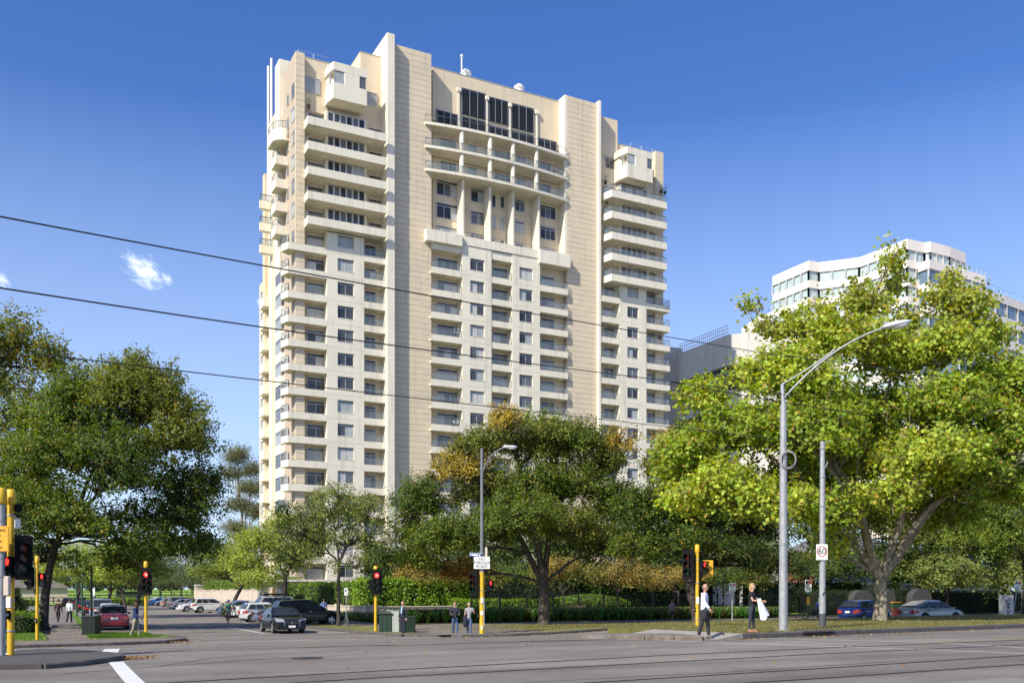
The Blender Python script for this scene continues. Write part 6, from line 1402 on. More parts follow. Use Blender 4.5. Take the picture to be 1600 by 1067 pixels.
    if not bald:
        hv = MB(); hv.ball((0, 0, 0), .109 * s, 14, 10, (.96, .84, 1.1)); kp = []
        hv2 = MB(); o0 = hc + Vector((-.014 * s, 0, .022 * s))
        vs = [Vector(v) for v in hv.v]; fs = [f for f in hv.f if all(not (vs[i].x > .035 * s and vs[i].z < .055 * s) and vs[i].z > -.06 * s for i in f)]
        hv2.v = [tuple(v + o0) for v in vs]; hv2.f = fs
        if hairlong: hv2.ball(o0 + Vector((-.06 * s, 0, -.09 * s)), .1 * s, 10, 8, (.55, .95, 1.35))
        hv2.build('hair', mat('hair_%d' % int(hair[0] * 1000), hair, .7, var=.3, vscale=40), root, smooth=60)
    else: 
        MB().ball(hc + Vector((-.02 * s, 0, -.01 * s)), .1 * s, 12, 8, (.9, .8, .62)).build('hair', mat('hair_stubble', (.22, .14, .10), .8, var=.2), root, smooth=60)
    # clothes
    tm = cloth(*top); bmt = cloth(*bot); cl = 1.16
    tr = [[(pel, (.15 * s, .12 * s)), (pel + Vector((0, 0, .07 * s)), (.125 * s, .10 * s))]]
    for (hp_, k, an) in LG:
        an2 = k + (an - k) * .94; tr.append([(pel, (.15 * s, .12 * s)), (hp_, .1 * s), (k, (.068 if not fem else .06) * s), (an2, (.058 if not fem else .046) * s)])
    skin_obj('trousers', tr, bmt, root, 2)
    frac = 1.0 if long_sleeve else .45
    tp = [[(tl(-.07 * s), (.15 * s, .12 * s)), (pel, (.146 * s, .116 * s)), (wai, (.132 * s, .102 * s)), (che, (.158 * s, .12 * s)), (tl(.5 * s), (.085 * s, .08 * s))]]
    for sh, e, wr_, d2, side in AR:
        pts = [(che, (.158 * s, .12 * s)), (sh, .068 * s)]
        if long_sleeve: pts += [(e, .054 * s), (wr_ - d2 * .01, .042 * s)]
        else: pts += [(sh + (e - sh) * .62, .06 * s)]
        tp.append(pts)
    skin_obj('shirt' if not jacket else 'jacket', tp, cloth(*jacket) if jacket else tm, root, 2)
    if jacket:
        MB().add([tl(.50 * s, -.05 * s, .10 * s), tl(.50 * s, .05 * s, .10 * s), tl(.18 * s, .03 * s, .152 * s), tl(.18 * s, -.03 * s, .152 * s), tl(.50 * s, -.05 * s, .05 * s), tl(.50 * s, .05 * s, .05 * s), tl(.18 * s, .03 * s, .05 * s), tl(.18 * s, -.03 * s, .05 * s)], [(0, 1, 2, 3), (7, 6, 5, 4), (0, 4, 5, 1), (1, 5, 6, 2), (2, 6, 7, 3), (3, 7, 4, 0)]).build('shirt', tm, root)
    for (hp_, k, an) in LG:
        o = MB().ball((0, 0, 0), 1, 12, 8, (.145 * s, .052 * s, .055 * s)).build('shoe', mat('shoe_%d' % int(shoe[0] * 1000), shoe, .5, var=.1), root, smooth=60); o.location = an + Vector((.055 * s, 0, -.04 * s))
    root['_pts'] = 0
    return root, AR, LG, hc
def facing(px): pass
CR = -TH        # world angle of camera right
def fa(deg): return CR + R(deg)      # 0 = facing photo right, 90 = away, -90 = towards the camera
person('man in navy suit and open blue shirt standing beside the green bins', G(630, 1.76 / 53), fa(-130), 1.8, ((2, 2), (-3, 4)), ((-4, 10, 8), (4, 14, 8)), top=('pale_blue', (.35, .45, .65)), bot=('navy_suit', (.018, .022, .035)), jacket=('navy_suit', (.018, .022, .035)))
m1, AR, LG, hc = person('man in dark jumper and jeans looking at his phone', G(711, 1.76 / 53), fa(-85), 1.76, ((10, 4), (-8, 12)), ((12, 75, 14), (16, 70, 14)), top=('dark_navy', (.02, .022, .035)), bot=('jeans', (.06, .10, .19)), shoe=(.25, .09, .05), glasses=True)
MB().box(-.01, .01, -.04, .04, -.07, .07, .005).build('phone', M_BLK, m1).location = (AR[1][2] + AR[1][3] * .1)
p2, AR, LG, hc = person('bald man in grey t-shirt and jeans raising his wrist beside the pole', G(733, 1.76 / 53), fa(-95), 1.74, ((8, 6), (-10, 10)), ((20, 95, 22), (0, 20, 8)), top=('grey_tee', (.26, .26, .27)), bot=('jeans', (.05, .09, .17)), shoe=(.05, .05, .06), long_sleeve=False, bald=True, skin=M_SKIN)
k = MB().ball((0, 0, 0), 1, 10, 8, (.09, .12, .32)).build('jacket', cloth('dark_navy', (.02, .022, .035)), p2, smooth=60); k.location = AR[1][2] + Vector((0, .02, -.12)); k.name = 'carried_jacket'
person('man in purple shirt walking away on the footpath by the fence', G(1050, 1.76 / 37.5), fa(65), 1.76, ((14, 6), (-12, 26)), ((-16, 14, 6), (14, 16, 6)), top=('purple', (.20, .12, .19)), bot=('black', (.015, .015, .02)))
m4, AR, LG, hc = person('man in white shirt and dark trousers crossing beside the tall yellow pole', G(1101, 1.76 / 83.5), fa(-28), 1.80, ((9, 3), (-8, 8)), ((-8, 12, 10), (16, 24, 14)), top=('white_blue', (.66, .70, .80)), bot=('charcoal', (.022, .022, .026)), bald=True, glasses=True, skin=M_SKIND)
k = MB().ball((0, 0, 0), 1, 10, 8, (.07, .09, .22)).build('carried_jacket', cloth('black_coat', (.02, .022, .03)), m4, smooth=60); k.location = AR[1][2] + Vector((-.14, .0, -.16))
wq = 1.66 / 75.5
w1, AR, LG, hc = person('blonde woman in black top holding a white coat at the kerb', G(1175, wq), fa(-35), 1.66, ((3, 2), (-3, 3)), ((22, 62, 10), (20, 66, 10)), top=('black_tee', (.012, .012, .013)), bot=('dark_jeans', (.03, .035, .05)), shoe=(.25, .07, .03), hair=(.42, .27, .11), hairlong=True, fem=True, long_sleeve=False)
w1.location.z = mz(w1.location.x, max(w1.location.y, te(w1.location.x))) + .14
V = []; nf = 24
for j in range(7):
    for i in range(nf):
        a = 2 * math.pi * i / nf; f = j / 6; rr_ = .07 + .15 * f ** .7 + (.02 + .03 * f) * math.sin(a * 5 + j * .8); V.append((rr_ * math.cos(a) * .5 + .22 * f, rr_ * math.sin(a) * 1.1 - .06 * f, -.66 * f * (1 - .12 * math.sin(a + 1)) + .05 * math.sin(a * 2)))
Fc = [(j * nf + i, j * nf + (i + 1) % nf, (j + 1) * nf + (i + 1) % nf, (j + 1) * nf + i) for j in range(6) for i in range(nf)] + [tuple(range(nf)), tuple(range(6 * nf, 7 * nf))]
ct = MB().add(V, Fc).build('white_coat', cloth('white_coat', (.78, .78, .82)), None, smooth=60, recalc=True); tag(ct, 'white coat hanging from the hands of the blonde woman', 'coat')
cw = Matrix.Rotation(fa(-35), 3, 'Z') @ (AR[1][2] + AR[1][3] * .08); ct.location = w1.location + cw + Matrix.Rotation(fa(-35), 3, 'Z') @ Vector((-.10, 0, .07)); ct.rotation_euler[2] = fa(-35)
person('man in dark red shirt walking away up the left footpath', G(91, 1.76 / 38.5), fa(88), 1.78, ((12, 4), (-10, 20)), ((-10, 10, 6), (10, 10, 6)), top=('maroon', (.045, .02, .025)), bot=('navy', (.02, .022, .03)))
person('man in white shirt walking away up the left footpath', G(108.5, 1.76 / 38), fa(92), 1.76, ((-10, 18), (12, 4)), ((10, 10, 8), (-10, 12, 8)), top=('white_blue', (.66, .70, .80)), bot=('black', (.015, .015, .02)))
person('man in blue jumper and khaki trousers walking behind the left signal', G(212, 1.76 / 56), fa(-5), 1.78, ((11, 3), (-9, 14)), ((-14, 10, 6), (24, 34, 8)), top=('royal_navy', (.02, .035, .11)), bot=('khaki', (.30, .25, .19)), skin=M_SKINB)
person('man in blue shirt standing with his back turned behind the black wagon', G(506, .0495), fa(95), 1.76, ((0, 0), (0, 0)), ((-6, 10, 8), (6, 16, 8)), top=('mid_blue', (.13, .19, .42)), bot=('black', (.015, .015, .02)))
person('person in blue top standing behind the blue hatchback', G(1280, .0455), fa(80), 1.70, ((0, 0), (0, 0)), ((-6, 10, 8), (6, 16, 8)), top=('mid_blue', (.13, .19, .42)), bot=('black', (.015, .015, .02)), hair=(.3, .28, .26))
# bicycles
def bicycle(label, loc, face, col=(.03, .03, .035), name='bicycle', rider=None):
    r_ = thing(name, label, 'bicycle', loc, face); m_ = paint('bike_%d' % int(col[0] * 1000 + col[2] * 100), col)
    for x in (-.51, .51):
        t = MB().tube([(.335 * math.cos(a), 0, .335 * math.sin(a)) for a in np.linspace(0, 2 * math.pi, 25)], .016, 6, cap=False).build('wheel', M_TYRE, r_, smooth=60); t.location = (x, 0, .35)
        sp = MB()
        for k in range(14): a = k * math.pi / 7; sp.tube([(0, 0, 0), (.33 * math.cos(a), 0, .33 * math.sin(a))], .0025, 3)
        sp.build('spoke', M_RIM, t)
    f = MB(); bb, st, hd_, rw, fw_ = (-.06, 0, .29), (-.2, 0, .82), (.36, 0, .80), (-.51, 0, .35), (.51, 0, .35)
    for a, b in ((bb, st), (bb, hd_), (st, hd_), (rw, bb), (rw, (-.17, 0, .72))): f.tube([a, b], .017, 6)
    f.tube([(.34, 0, .88), (.38, 0, .72), fw_], .016, 6); f.build('frame', m_, r_)
    MB().tube([(.42, -.24, .93), (.38, -.1, .95), (.35, 0, .93), (.38, .1, .95), (.42, .24, .93)], .014, 6).build('handlebar', M_BLK, r_)
    MB().ball((-.22, 0, .92), .13, 10, 6, (1.1, .55, .28)).build('saddle', M_BLK, r_)
    MB().tube([st, (-.22, 0, .9)], .013, 5).build('seat_post', M_RIM, r_); MB().lathe([(0, -.01), (.09, -.01), (.09, .01), (0, .01)], (-.06, -.03, .29), 16, 'y').build('crank', M_RIM, r_)
    return r_
cq = .0467; cl_ = G(357, cq)
bicycle('road bicycle ridden toward the camera by the cyclist in a blue helmet', cl_, fa(-72), (.25, .03, .02), name='ridden_bicycle')
cy, AR, LG, hc = person('cyclist in green t-shirt and blue helmet riding toward the crossing', cl_ + Vector((0, 0, 0)), fa(-72), 1.76, ((62, 75), (30, 50)), ((48, 20, 14), (48, 20, 14)), top=('green_tee', (.11, .30, .24)), bot=('navy_shorts', (.03, .035, .07)), shoe=(.5, .35, .03), long_sleeve=False, lean=24, hip=.98)
for ch in cy.children: ch.location.x -= .2
MB().ball((0, 0, 0), .14, 14, 8, (1.15, .85, .7)).build('helmet', mat('helmet_blue', (.05, .08, .22), .3, var=.05), cy, smooth=60).location = hc + Vector((-.2, 0, .06))
MB().tube([hc + Vector((-.32, .2, -.15)), hc + Vector((-.12, .02, -.33)), hc + Vector((-.28, -.16, -.52))], .025, 6).build('bag_strap', M_BLK, cy)
bicycle('bicycle locked to the parking sign pole near the slender tree', G(541, .0402), fa(-70), (.05, .05, .06))
bicycle('dark red bicycle parked at the sign left of the sixty pole', G(1265, .0375) + Vector((0, 0, .12)), fa(8), (.05, .012, .015))
bpy.data.objects[-1] if False else None
# ======================= street furniture =======================
M_YEL = mat('signal_yellow', (.62, .38, .015), .5, var=.10, vscale=3, dirt=.15); M_GAL = mat('galvanised_steel', (.34, .35, .355), .5, metal=.3, var=.18, vscale=5, dirt=.2)
M_GALD = mat('shaded_steel', (.15, .16, .165), .6, metal=.2, var=.2, vscale=5)  # darker galvanised steel: shade on the lamp pole is put into its colour
M_PB = mat('signal_black', (.008, .008, .008), .9, var=.1, spec=.15); M_LDR = mat('lens_dark_red', (.10, .005, .005), .2, var=0); M_LDA = mat('lens_dark_amber', (.06, .025, .004), .2, var=0); M_LDG = mat('lens_dark_green', (.006, .04, .025), .2, var=0)
M_LIT = mat('lens_lit_red', (.9, .04, .03), .3, emit=(1, .03, .02), estr=1.9, var=0); M_LITC = mat('lens_lit_core', (1, .3, .25), .3, emit=(1, .22, .18), estr=1.6, var=0)
M_WS = mat('sign_white', (.74, .74, .70), .5, var=.06, vscale=4); M_BLT = mat('sign_black', (.015, .015, .015), .5, var=0); M_YS = mat('sign_amber', (.72, .36, .02), .5, var=.05); M_REDS = mat('sign_red', (.45, .03, .02), .5, var=0); M_GRS = mat('sign_green', (.02, .18, .06), .5, var=0); M_BLU = mat('sign_blue', (.03, .06, .32), .5, var=0)
def face_rot(root_rot=0): return (R(90), 0, 0)
def lantern(parent, loc, yaw, lit='r', n=3, sc=1.0, board=True, visor=.22):
    """yaw: direction the lenses look, 0 = toward local -y"""
    L = bpy.data.objects.new('lantern', None); 
    pit = .33 * sc; H_ = pit * n + .06
    body = MB().box(-.17 * sc, .17 * sc, -.02, .2, -H_ / 2, H_ / 2, .03)
    if board: body.box(-.27 * sc, .27 * sc, .0, .02, -H_ / 2 - .12, H_ / 2 + .14, .0)
    o = body.build('lantern', M_PB, parent); o.location = loc; o.rotation_euler = (0, 0, yaw)
    for i in range(n):
        z = H_ / 2 - .03 - pit * (i + .5); r_ = .125 * sc
        on = (lit == 'r' and i == 0)
        m = (M_LIT if on else (M_LDR, M_LDA, M_LDG)[i if n == 3 else (0 if i == 0 else 2)])
        MB().lathe([(0, 0), (r_, 0), (r_ * .9, -.02), (0, -.035)], (0, -.022, z), 18, 'y').build('lens', m, o, recalc=True)
        if on: MB().lathe([(0, 0), (r_ * .5, 0), (0, -.012)], (0, -.05, z), 14, 'y').build('lens_core', M_LITC, o, recalc=True)
        v = MB(); k = 14; P0 = []; P1 = []
        for j in range(k + 1):
            a = R(-50) + R(280) * j / k; P0.append((r_ * 1.08 * math.cos(a), -.02, z + r_ * 1.08 * math.sin(a))); P1.append((r_ * 1.02 * math.cos(a), -.02 - visor * sc * (.35 + .65 * max(0, math.sin(a) * .5 + .5)), z + r_ * 1.02 * math.sin(a)))
        v.add(P0 + P1, [(j, j + 1, k + 2 + j, k + 1 + j) for j in range(k)]); v.build('visor', M_PB, o)
    return o
def ped_lantern(parent, loc, yaw, lit=True, sc=1.0):
    o = MB().box(-.16 * sc, .16 * sc, 0, .2, -.34 * sc, .34 * sc, .03).build('pedestrian_lantern', M_PB, parent); o.location = loc; o.rotation_euler = (0, 0, yaw)
    m = MB(); z = .17 * sc; k = sc
    m.ball((0, -.012, z + .1 * k), .026 * k, 8, 6, (1, .3, 1)).box(-.036 * k, .036 * k, -.016, -.004, z - .01 * k, z + .075 * k, .01).box(-.034 * k, -.004 * k, -.016, -.004, z - .115 * k, z - .011 * k).box(.004 * k, .034 * k, -.016, -.004, z - .115 * k, z - .011 * k).box(-.058 * k, -.04 * k, -.016, -.004, z - .03 * k, z + .065 * k).box(.04 * k, .058 * k, -.016, -.004, z - .03 * k, z + .065 * k)
    m.build('red_figure', M_LIT if lit else M_LDR, o)
    MB().box(-.12 * k, .12 * k, -.006, -.001, -.29 * k, -.05 * k).build('lens', M_LDG, o)
    for zz in (.17 * k, -.17 * k): MB().add([(-.15 * k, 0, zz + .15 * k), (.15 * k, 0, zz + .15 * k), (.15 * k, -.17, zz + .14 * k), (-.15 * k, -.17, zz + .14 * k), (-.15 * k, 0, zz - .1 * k), (.15 * k, 0, zz - .1 * k), (.15 * k, -.05, zz - .08 * k), (-.15 * k, -.05, zz - .08 * k)], [(0, 1, 2, 3), (0, 3, 7, 4), (1, 5, 6, 2)]).build('visor', M_PB, o)
    return o
def signal_pole(label, base, h=3.9, r=.08, m=M_YEL, cap=True, yaw=None):
    p = thing('traffic_signal', label, 'traffic light', base, -TH)
    MB().tube([(0, 0, -.1), (0, 0, h - .34)], r, 14).build('pole', m, p, smooth=60)
    if cap: MB().lathe([(r * 1.25, h - .34), (r * 1.38, h - .3), (r * 1.3, h - .03), (r * .9, h), (0, h)], n=14).build('cap', M_YEL, p, smooth=60)
    MB().lathe([(r * 1.8, -.01), (r * 1.8, .03), (r * 1.05, .05)], n=14).build('base_plate', m, p)
    return p
def button(p, z, yaw=0, x=0, y=-.1):
    o = MB().box(-.06, .06, -.05, .0, z - .1, z + .1, .02).build('push_button', M_PB, p); o.location = (x, y, 0); o.rotation_euler = (0, 0, yaw)
    MB().lathe([(0, 0), (.035, 0), (.03, -.015), (0, -.015)], (0, -.052, z), 12, 'y').build('button', mat('button_steel', (.6, .6, .6), .3, metal=.6, var=0), o, recalc=True)
def bands(p, zs, r):
    b = MB()
    for z in zs: b.lathe([(r, z - .02), (r + .012, z - .02), (r + .012, z + .02), (r, z + .02)], n=14)
    b.build('clamp_band', M_GAL, p)
# -- left cluster on the near median
q = .01472
pa = signal_pole('yellow signal pole at far left with red walking figure and tall black lantern', G(17, q), 3.9, .078)
ped_lantern(pa, (.03, -.22, Z(886, q) - pa.location.z), R(0), True, .72)
lantern(pa, (.36, -.12, Z(872, q) - pa.location.z), R(40), None, 3, .70)
MB().box(.05, .2, -.01, .05, 3.0, 3.24, .01).build('terminal_box', M_WS, pa); button(pa, 1.02); bands(pa, (.65, 1.35, 2.3, 3.3), .078)
lab_ = MB().box(-.065, .065, -.095, -.085, 1.18, 1.43).build('label_plate', M_WS, pa)
MB().tube([(.08, 0, 2.75), (.3, -.05, 2.72), (.42, -.05, 2.6)], .02, 6).build('bracket', M_PB, pa); MB().tube([(.05, .0, 3.35), (.16, -.05, 3.3), (.3, -.05, 3.28), (.4, -.05, 3.15)], .015, 6).build('bracket', M_PB, pa)
MB().box(.12, .24, -.1, .06, 3.38, 3.56, .02).build('detector', M_PB, pa)
q = .0145
pb = thing('sign_pole', 'grey steel pole with yellow cap and cropped amber pedestrian sign at the left edge', 'pole', G(2, q), -TH)
MB().tube([(0, 0, -.1), (0, 0, 3.6)], .085, 14).build('pole', M_GAL, pb, smooth=60); MB().lathe([(.10, 3.52), (.125, 3.56), (.115, 3.84), (.08, 3.9), (0, 3.9)], n=14).build('cap', M_YEL, pb, smooth=60)
zz = Z(842, q) - pb.location.z; MB().box(-.27, .235, -.115, -.10, zz - .29, zz + .29, .004).build('sign_panel', M_YS, pb); bands(pb, (zz - .42, zz + .42, 1.9), .085)
MB().box(-.255, .22, -.118, -.1165, zz - .275, zz + .275).build('sign_border', M_BLT, pb); MB().box(-.248, .213, -.1215, -.1195, zz - .268, zz + .268).build('sign_face', M_YS, pb)
for i, t_ in enumerate(('PEDESTRIANS', 'OBEY', 'TRAFFIC', 'SIGNALS')): text(t_, .088, M_BLT, pb, (-.017, -.125, zz + .19 - i * .127), (R(90), 0, 0), ext=.001, sx_=.68)
MB().box(.07, .2, -.06, .06, 1.45, 1.9, .02).build('control_box', M_SAND, pb)
# -- second pole at x 58
q = .0287; pc_ = signal_pole('thin yellow signal pole behind the lawn edge with small red figure', G(58, q), 3.9, .07)
lantern(pc_, (-.32, -.1, 2.95), R(-40), None, 3, .85, board=True); ped_lantern(pc_, (.28, -.15, 2.82), R(12), True, .9); MB().tube([(-.35, 0, 3.3), (.28, 0, 3.1)], .02, 6).build('bracket', M_PB, pc_); button(pc_, 1.0)
# -- red signal at x 228
q = .0345; pd_ = signal_pole('yellow signal pole with round red light on the left corner', G(228, q), 3.95, .085)
lantern(pd_, (.10, -.2, Z(908, q) - pd_.location.z), 0, 'r', 3, 1.12, board=True); button(pd_, 1.1, R(-80), -.08, 0); MB().tube([(0, 0, 3.2), (.05, -.1, 3.2)], .03, 6).build('bracket', M_PB, pd_)
# -- red signal at x 587
q = .0358; pe_ = signal_pole('yellow signal pole with round red light beside the green bins', G(587, q), 3.75, .085)
lantern(pe_, (.10, -.2, Z(909, q) - pe_.location.z), 0, 'r', 3, 1.12, board=True); lantern(pe_, (-.30, 0, Z(914, q) - pe_.location.z), R(-85), None, 2, .85, board=False); button(pe_, 1.1, R(60), .08, 0)
# -- NO THROUGH ROAD pole with street lamp
q = .0332; pf = thing('street_lamp', 'tall grey street lamp on a yellow base carrying the no through road sign', 'street lamp', G(753, q), -TH); zf = pf.location.z
hp_ = Z(700, q) - zf
MB().tube([(0, 0, 3.35), (0, 0, hp_)], [.105, .075], 14).build('pole', M_GALD, pf, smooth=60); MB().tube([(0, 0, -.1), (0, 0, 3.35)], .125, 14).build('pole_sleeve', M_YEL, pf, smooth=60)
MB().box(.09, .13, -.1, .02, .5, 2.0).build('guard_strip', M_GAL, pf)
ae = ((797 - 753) * q, -.4, Z(700, q) - zf); a0 = (0, 0, Z(742, q) - zf)
MB().tube(bez(Vector(a0), Vector((.45, -.1, ae[2] + .05)), Vector(ae), 10), .035, 8).tube([(0, 0, Z(728, q) - zf), (.55, -.12, Z(718, q) - zf)], .018, 6).build('arm', M_GALD, pf, smooth=60)
def cobra(parent, loc, sc=1.0):
    o = MB().ball((0, 0, 0), 1, 14, 8, (.42 * sc, .16 * sc, .09 * sc)).build('lamp_head', mat('lamp_grey', (.55, .56, .56), .4, var=.05), parent, smooth=60); o.location = loc
    MB().ball((.08 * sc, 0, -.045 * sc), 1, 12, 8, (.26 * sc, .13 * sc, .1 * sc)).build('lamp_glass', mat('lamp_glass', (.65, .66, .62), .15, var=.1), o, smooth=60)
    MB().box(-.34 * sc, -.18 * sc, -.03, .03, .05 * sc, .13 * sc, .01).build('photo_cell', M_GAL, o); return o
cobra(pf, ae, .95)
zz = Z(879, q) - zf; MB().box(-.41, .41, -.165, -.15, zz - .315, zz + .315, .004).build('sign_panel', M_WS, pf)
for i, t_ in enumerate(('NO', 'THROUGH', 'ROAD')): text(t_, .225, M_BLT, pf, (0, -.175, zz + .19 - i * .19), (R(90), 0, 0), ext=.001, sx_=.80 if i == 1 else .92)
zz = Z(867.5, q) - zf; o = MB().box(-.64, -.05, -.012, .012, -.09, .09).build('street_name_sign', M_BLU, pf); o.location = (0, -.13, zz); o.rotation_euler = (0, R(4), 0); MB().box(-.66, -.05, -.014, .014, .09, .105).build('sign_edge', M_WS, o)
MB().box(-.61, -.57, -.016, -.0125, -.05, .05).box(-.53, -.2, -.016, -.0125, -.04, .04).box(-.15, -.09, -.016, -.0125, -.045, .05).build('printed_name', M_WS, o)
o = MB().box(-.06, .06, -.012, .012, -.3, .3).build('side_sign', M_SAND, pf); o.location = (.22, -.03, Z(864, q) - zf)
lantern(pf, (-.43, -.1, Z(911, q) - zf), R(-42), None, 3, .98); ped_lantern(pf, (.46, -.1, Z(915, q) - zf), R(25), True, .85); button(pf, 1.05, R(-60), -.14, -.03); bands(pf, (3.35, 2.4, 1.7, 4.3), .13)
MB().tube([(-.4, 0, 3.0), (.45, 0, 2.9)], .022, 6).build('bracket', M_PB, pf)
st = MB().box(-.05, .05, -.132, -.128, 1.75, 2.0).box(-.07, .06, -.132, -.128, 1.1, 1.3).box(-.05, .04, -.133, -.128, .35, .55); st.build('sticker', M_WS, pf)
# -- tall yellow pole on the crossing island
q = .0277; pg = signal_pole('tall yellow signal pole on the crossing island with black lantern and amber box', G(1089.5, q), 3.86, .078); zg = pg.location.z
lantern(pg, (-.42, -.1, Z(882, q) - zg), R(-38), None, 3, 1.0); MB().box(.24, .68, -.04, .0, Z(901, q) - zg, Z(875, q) - zg, .01).build('amber_board', M_YS, pg)
ped_lantern(pg, (.27, -.24, Z(887, q) - zg), R(32), True, .88); button(pg, 1.05, R(-70), -.09, 0); bands(pg, (.6, 1.4, 2.2, 3.2), .078)
MB().tube([(-.42, 0, 3.1), (.36, 0, 3.05)], .02, 6).tube([(.0, -.02, 3.4), (.3, -.1, 3.45)], .016, 6).build('bracket', M_PB, pg); MB().box(-.055, .055, -.085, -.075, 1.3, 1.6).build('label_plate', M_WS, pg)
# -- big lamp post and tram pole with the 60 sign
q = .0233; v = W(1224, q); v.z = mz(v.x, v.y) + .13; ph = thing('street_lamp', 'tall grey street lamp on the median with long curved arm and coiled cable', 'street lamp', v, -TH); zh = v.z
top = Z(600, q) - zh
MB().tube([(0, 0, -.2), (0, 0, Z(632, q) - zh)], [.165, .115], 18).tube([(0, 0, Z(632, q) - zh), (-.04, 0, top)], [.075, .07], 12).build('pole', M_GAL, ph, smooth=60)
ae = ((1382 - 1224) * q, -.6, Z(516, q) - zh); MB().tube(bez(Vector((-.03, 0, Z(624, q) - zh)), Vector(((1300 - 1224) * q, -.25, Z(535, q) - zh)), Vector(ae), 14), .034, 8).tube(bez(Vector((-.04, 0, top)), Vector((.9, -.1, Z(578, q) - zh)), Vector(((1300 - 1224) * q, -.3, Z(549, q) - zh)), 8), .026, 6).build('arm', M_GAL, ph, smooth=60)
co = cobra(ph, (ae[0] + .2, ae[1], ae[2] + .05), 1.3); co.rotation_euler = (0, R(-12), 0)
cc = MB()
for k in range(4): cc.tube([(.30 * math.cos(a) * (1 - .05 * k), -.17 - .012 * k, .34 * math.sin(a) * (1 - .06 * k)) for a in np.linspace(0, 6.28, 26)], .014, 5, cap=False)
o = cc.build('cable_coil', mat('grey_cable', (.30, .28, .26), .7, var=.1), ph); o.location = (.12, 0, Z(719, q) - zh); bands(ph, (Z(715, q) - zh, Z(850, q) - zh, .35, 3.2), .15)
MB().lathe([(.3, -.02), (.3, .03), (.17, .05)], n=16).build('base_plate', M_CONC, ph)
q = .0262; v = W(1285, q); v.z = mz(v.x, v.y) + .13; pi_ = thing('tram_pole', 'grey steel tram pole with dark foot and round sixty speed sign', 'pole', v, -TH); zi = v.z
MB().tube([(0, 0, .5), (0, 0, Z(690, q) - zi)], [.135, .095], 16).build('pole', M_GAL, pi_, smooth=60); MB().tube([(0, 0, -.1), (0, 0, .56)], .145, 16).build('foot', mat('dark_paint', (.06, .065, .075), .6, var=.1), pi_, smooth=60); bands(pi_, (Z(700, q) - zi, Z(745, q) - zi, Z(790, q) - zi, 3.4, 2.3), .125)
MB().tube([(.0, 0, Z(740, q) - zi), (.22, 0, Z(722, q) - zi)], .02, 6).tube([(.0, -.02, Z(694, q) - zi), (.3, -.02, Z(688, q) - zi)], .018, 5).build('bracket', M_GAL, pi_)
zz = Z(862.5, q) - zi; sx0 = -.07
sp = MB().box(-.235, .235, -.012, .0, -.32, .32, .003).build('speed_sign', M_WS, pi_); sp.location = (sx0, -.15, zz)
MB().lathe([(.215, 0), (.215, -.004), (.182, -.004), (.182, 0)], (0, -.013, .03), 28, 'y', cap=False).build('red_ring', M_REDS, sp, recalc=True); o = text('60', .34, M_BLT, sp, (0, -.018, .025), (R(90), 0, 0), ext=.001)
MB().add([(-.02, -.141, 1.30), (.09, -.139, 1.46), (.09, -.139, 1.5), (-.06, -.141, 1.33), (.0, -.141, 1.28), (.1, -.139, 1.52), (.06, -.139, 1.62), (.03, -.141, 1.62), (.07, -.14, 1.5)], [(0, 1, 2, 3), (4, 1, 5), (5, 6, 7, 8)]).build('marker_scrawl', M_BLT, pi_)
# -- small signs on posts
def sign_post(label, base, h, pw, phh, cat='sign', red=True, tilt=0, lower=None, m=M_GAL, green=True):
    p = thing('parking_sign', label, cat, base, -TH); p.rotation_euler = (0, tilt, -TH); MB().tube([(0, 0, -.1), (0, 0, h)], .03, 8).build('post', m, p)
    s_ = MB().box(-pw / 2, pw / 2, -.045, -.033, h - phh, h).build('sign_panel', M_WS, p)
    if red: MB().box(.02, pw / 2 - .03, -.048, -.046, h - phh * .36, h - .04).build('red_panel', M_REDS, p); MB().box(-pw / 2 + .04, -.02, -.048, -.046, h - phh * .34, h - .05).build('clearway_mark', M_BLT, p)
    ln = MB()
    for i in range(4): z = h - phh * (.48 + .13 * i); ln.box(-pw * .36, pw * (.36 - .08 * (i % 2)), -.048, -.046, z, z + .018)
    ln.build('printed_lines', M_GRS if green else M_BLT, p)
    if green: MB().box(-pw / 2 + .02, pw / 2 - .02, -.048, -.046, h - phh + .015, h - phh + .04).build('green_bar', M_GRS, p)
    if lower: MB().box(-.09, .09, -.045, -.033, h - lower - .45, h - lower).build('lower_panel', M_YS, p)
    return p
sign_post('white parking sign on a grey post beside the slender street tree', G(541, .0408), 2.55, .24, .46, red=False, green=False); text('1P', .16, M_BLT, bpy.data.objects['parking_sign'], (0, -.052, 2.42), (R(90), 0, 0), ext=.001)
sign_post('small parking sign on a thin post between the two near walkers', G(1144, .0345) + Vector((0, 0, .1)), 2.35, .35, .44)
sign_post('parking sign with amber panel below it left of the sixty pole', G(1262.5, .0355) + Vector((0, 0, .1)), 2.5, .36, .68, lower=.95, m=mat('post_green', (.04, .09, .06), .6))
sign_post('tilted parking sign at the right edge before the dark elm', G(1582, .0412) + Vector((0, 0, .12)), 2.55, .40, .56, tilt=R(8))
sign_post('small white sign by the left green posts', G(146, .05), 2.6, .26, .6, red=False)
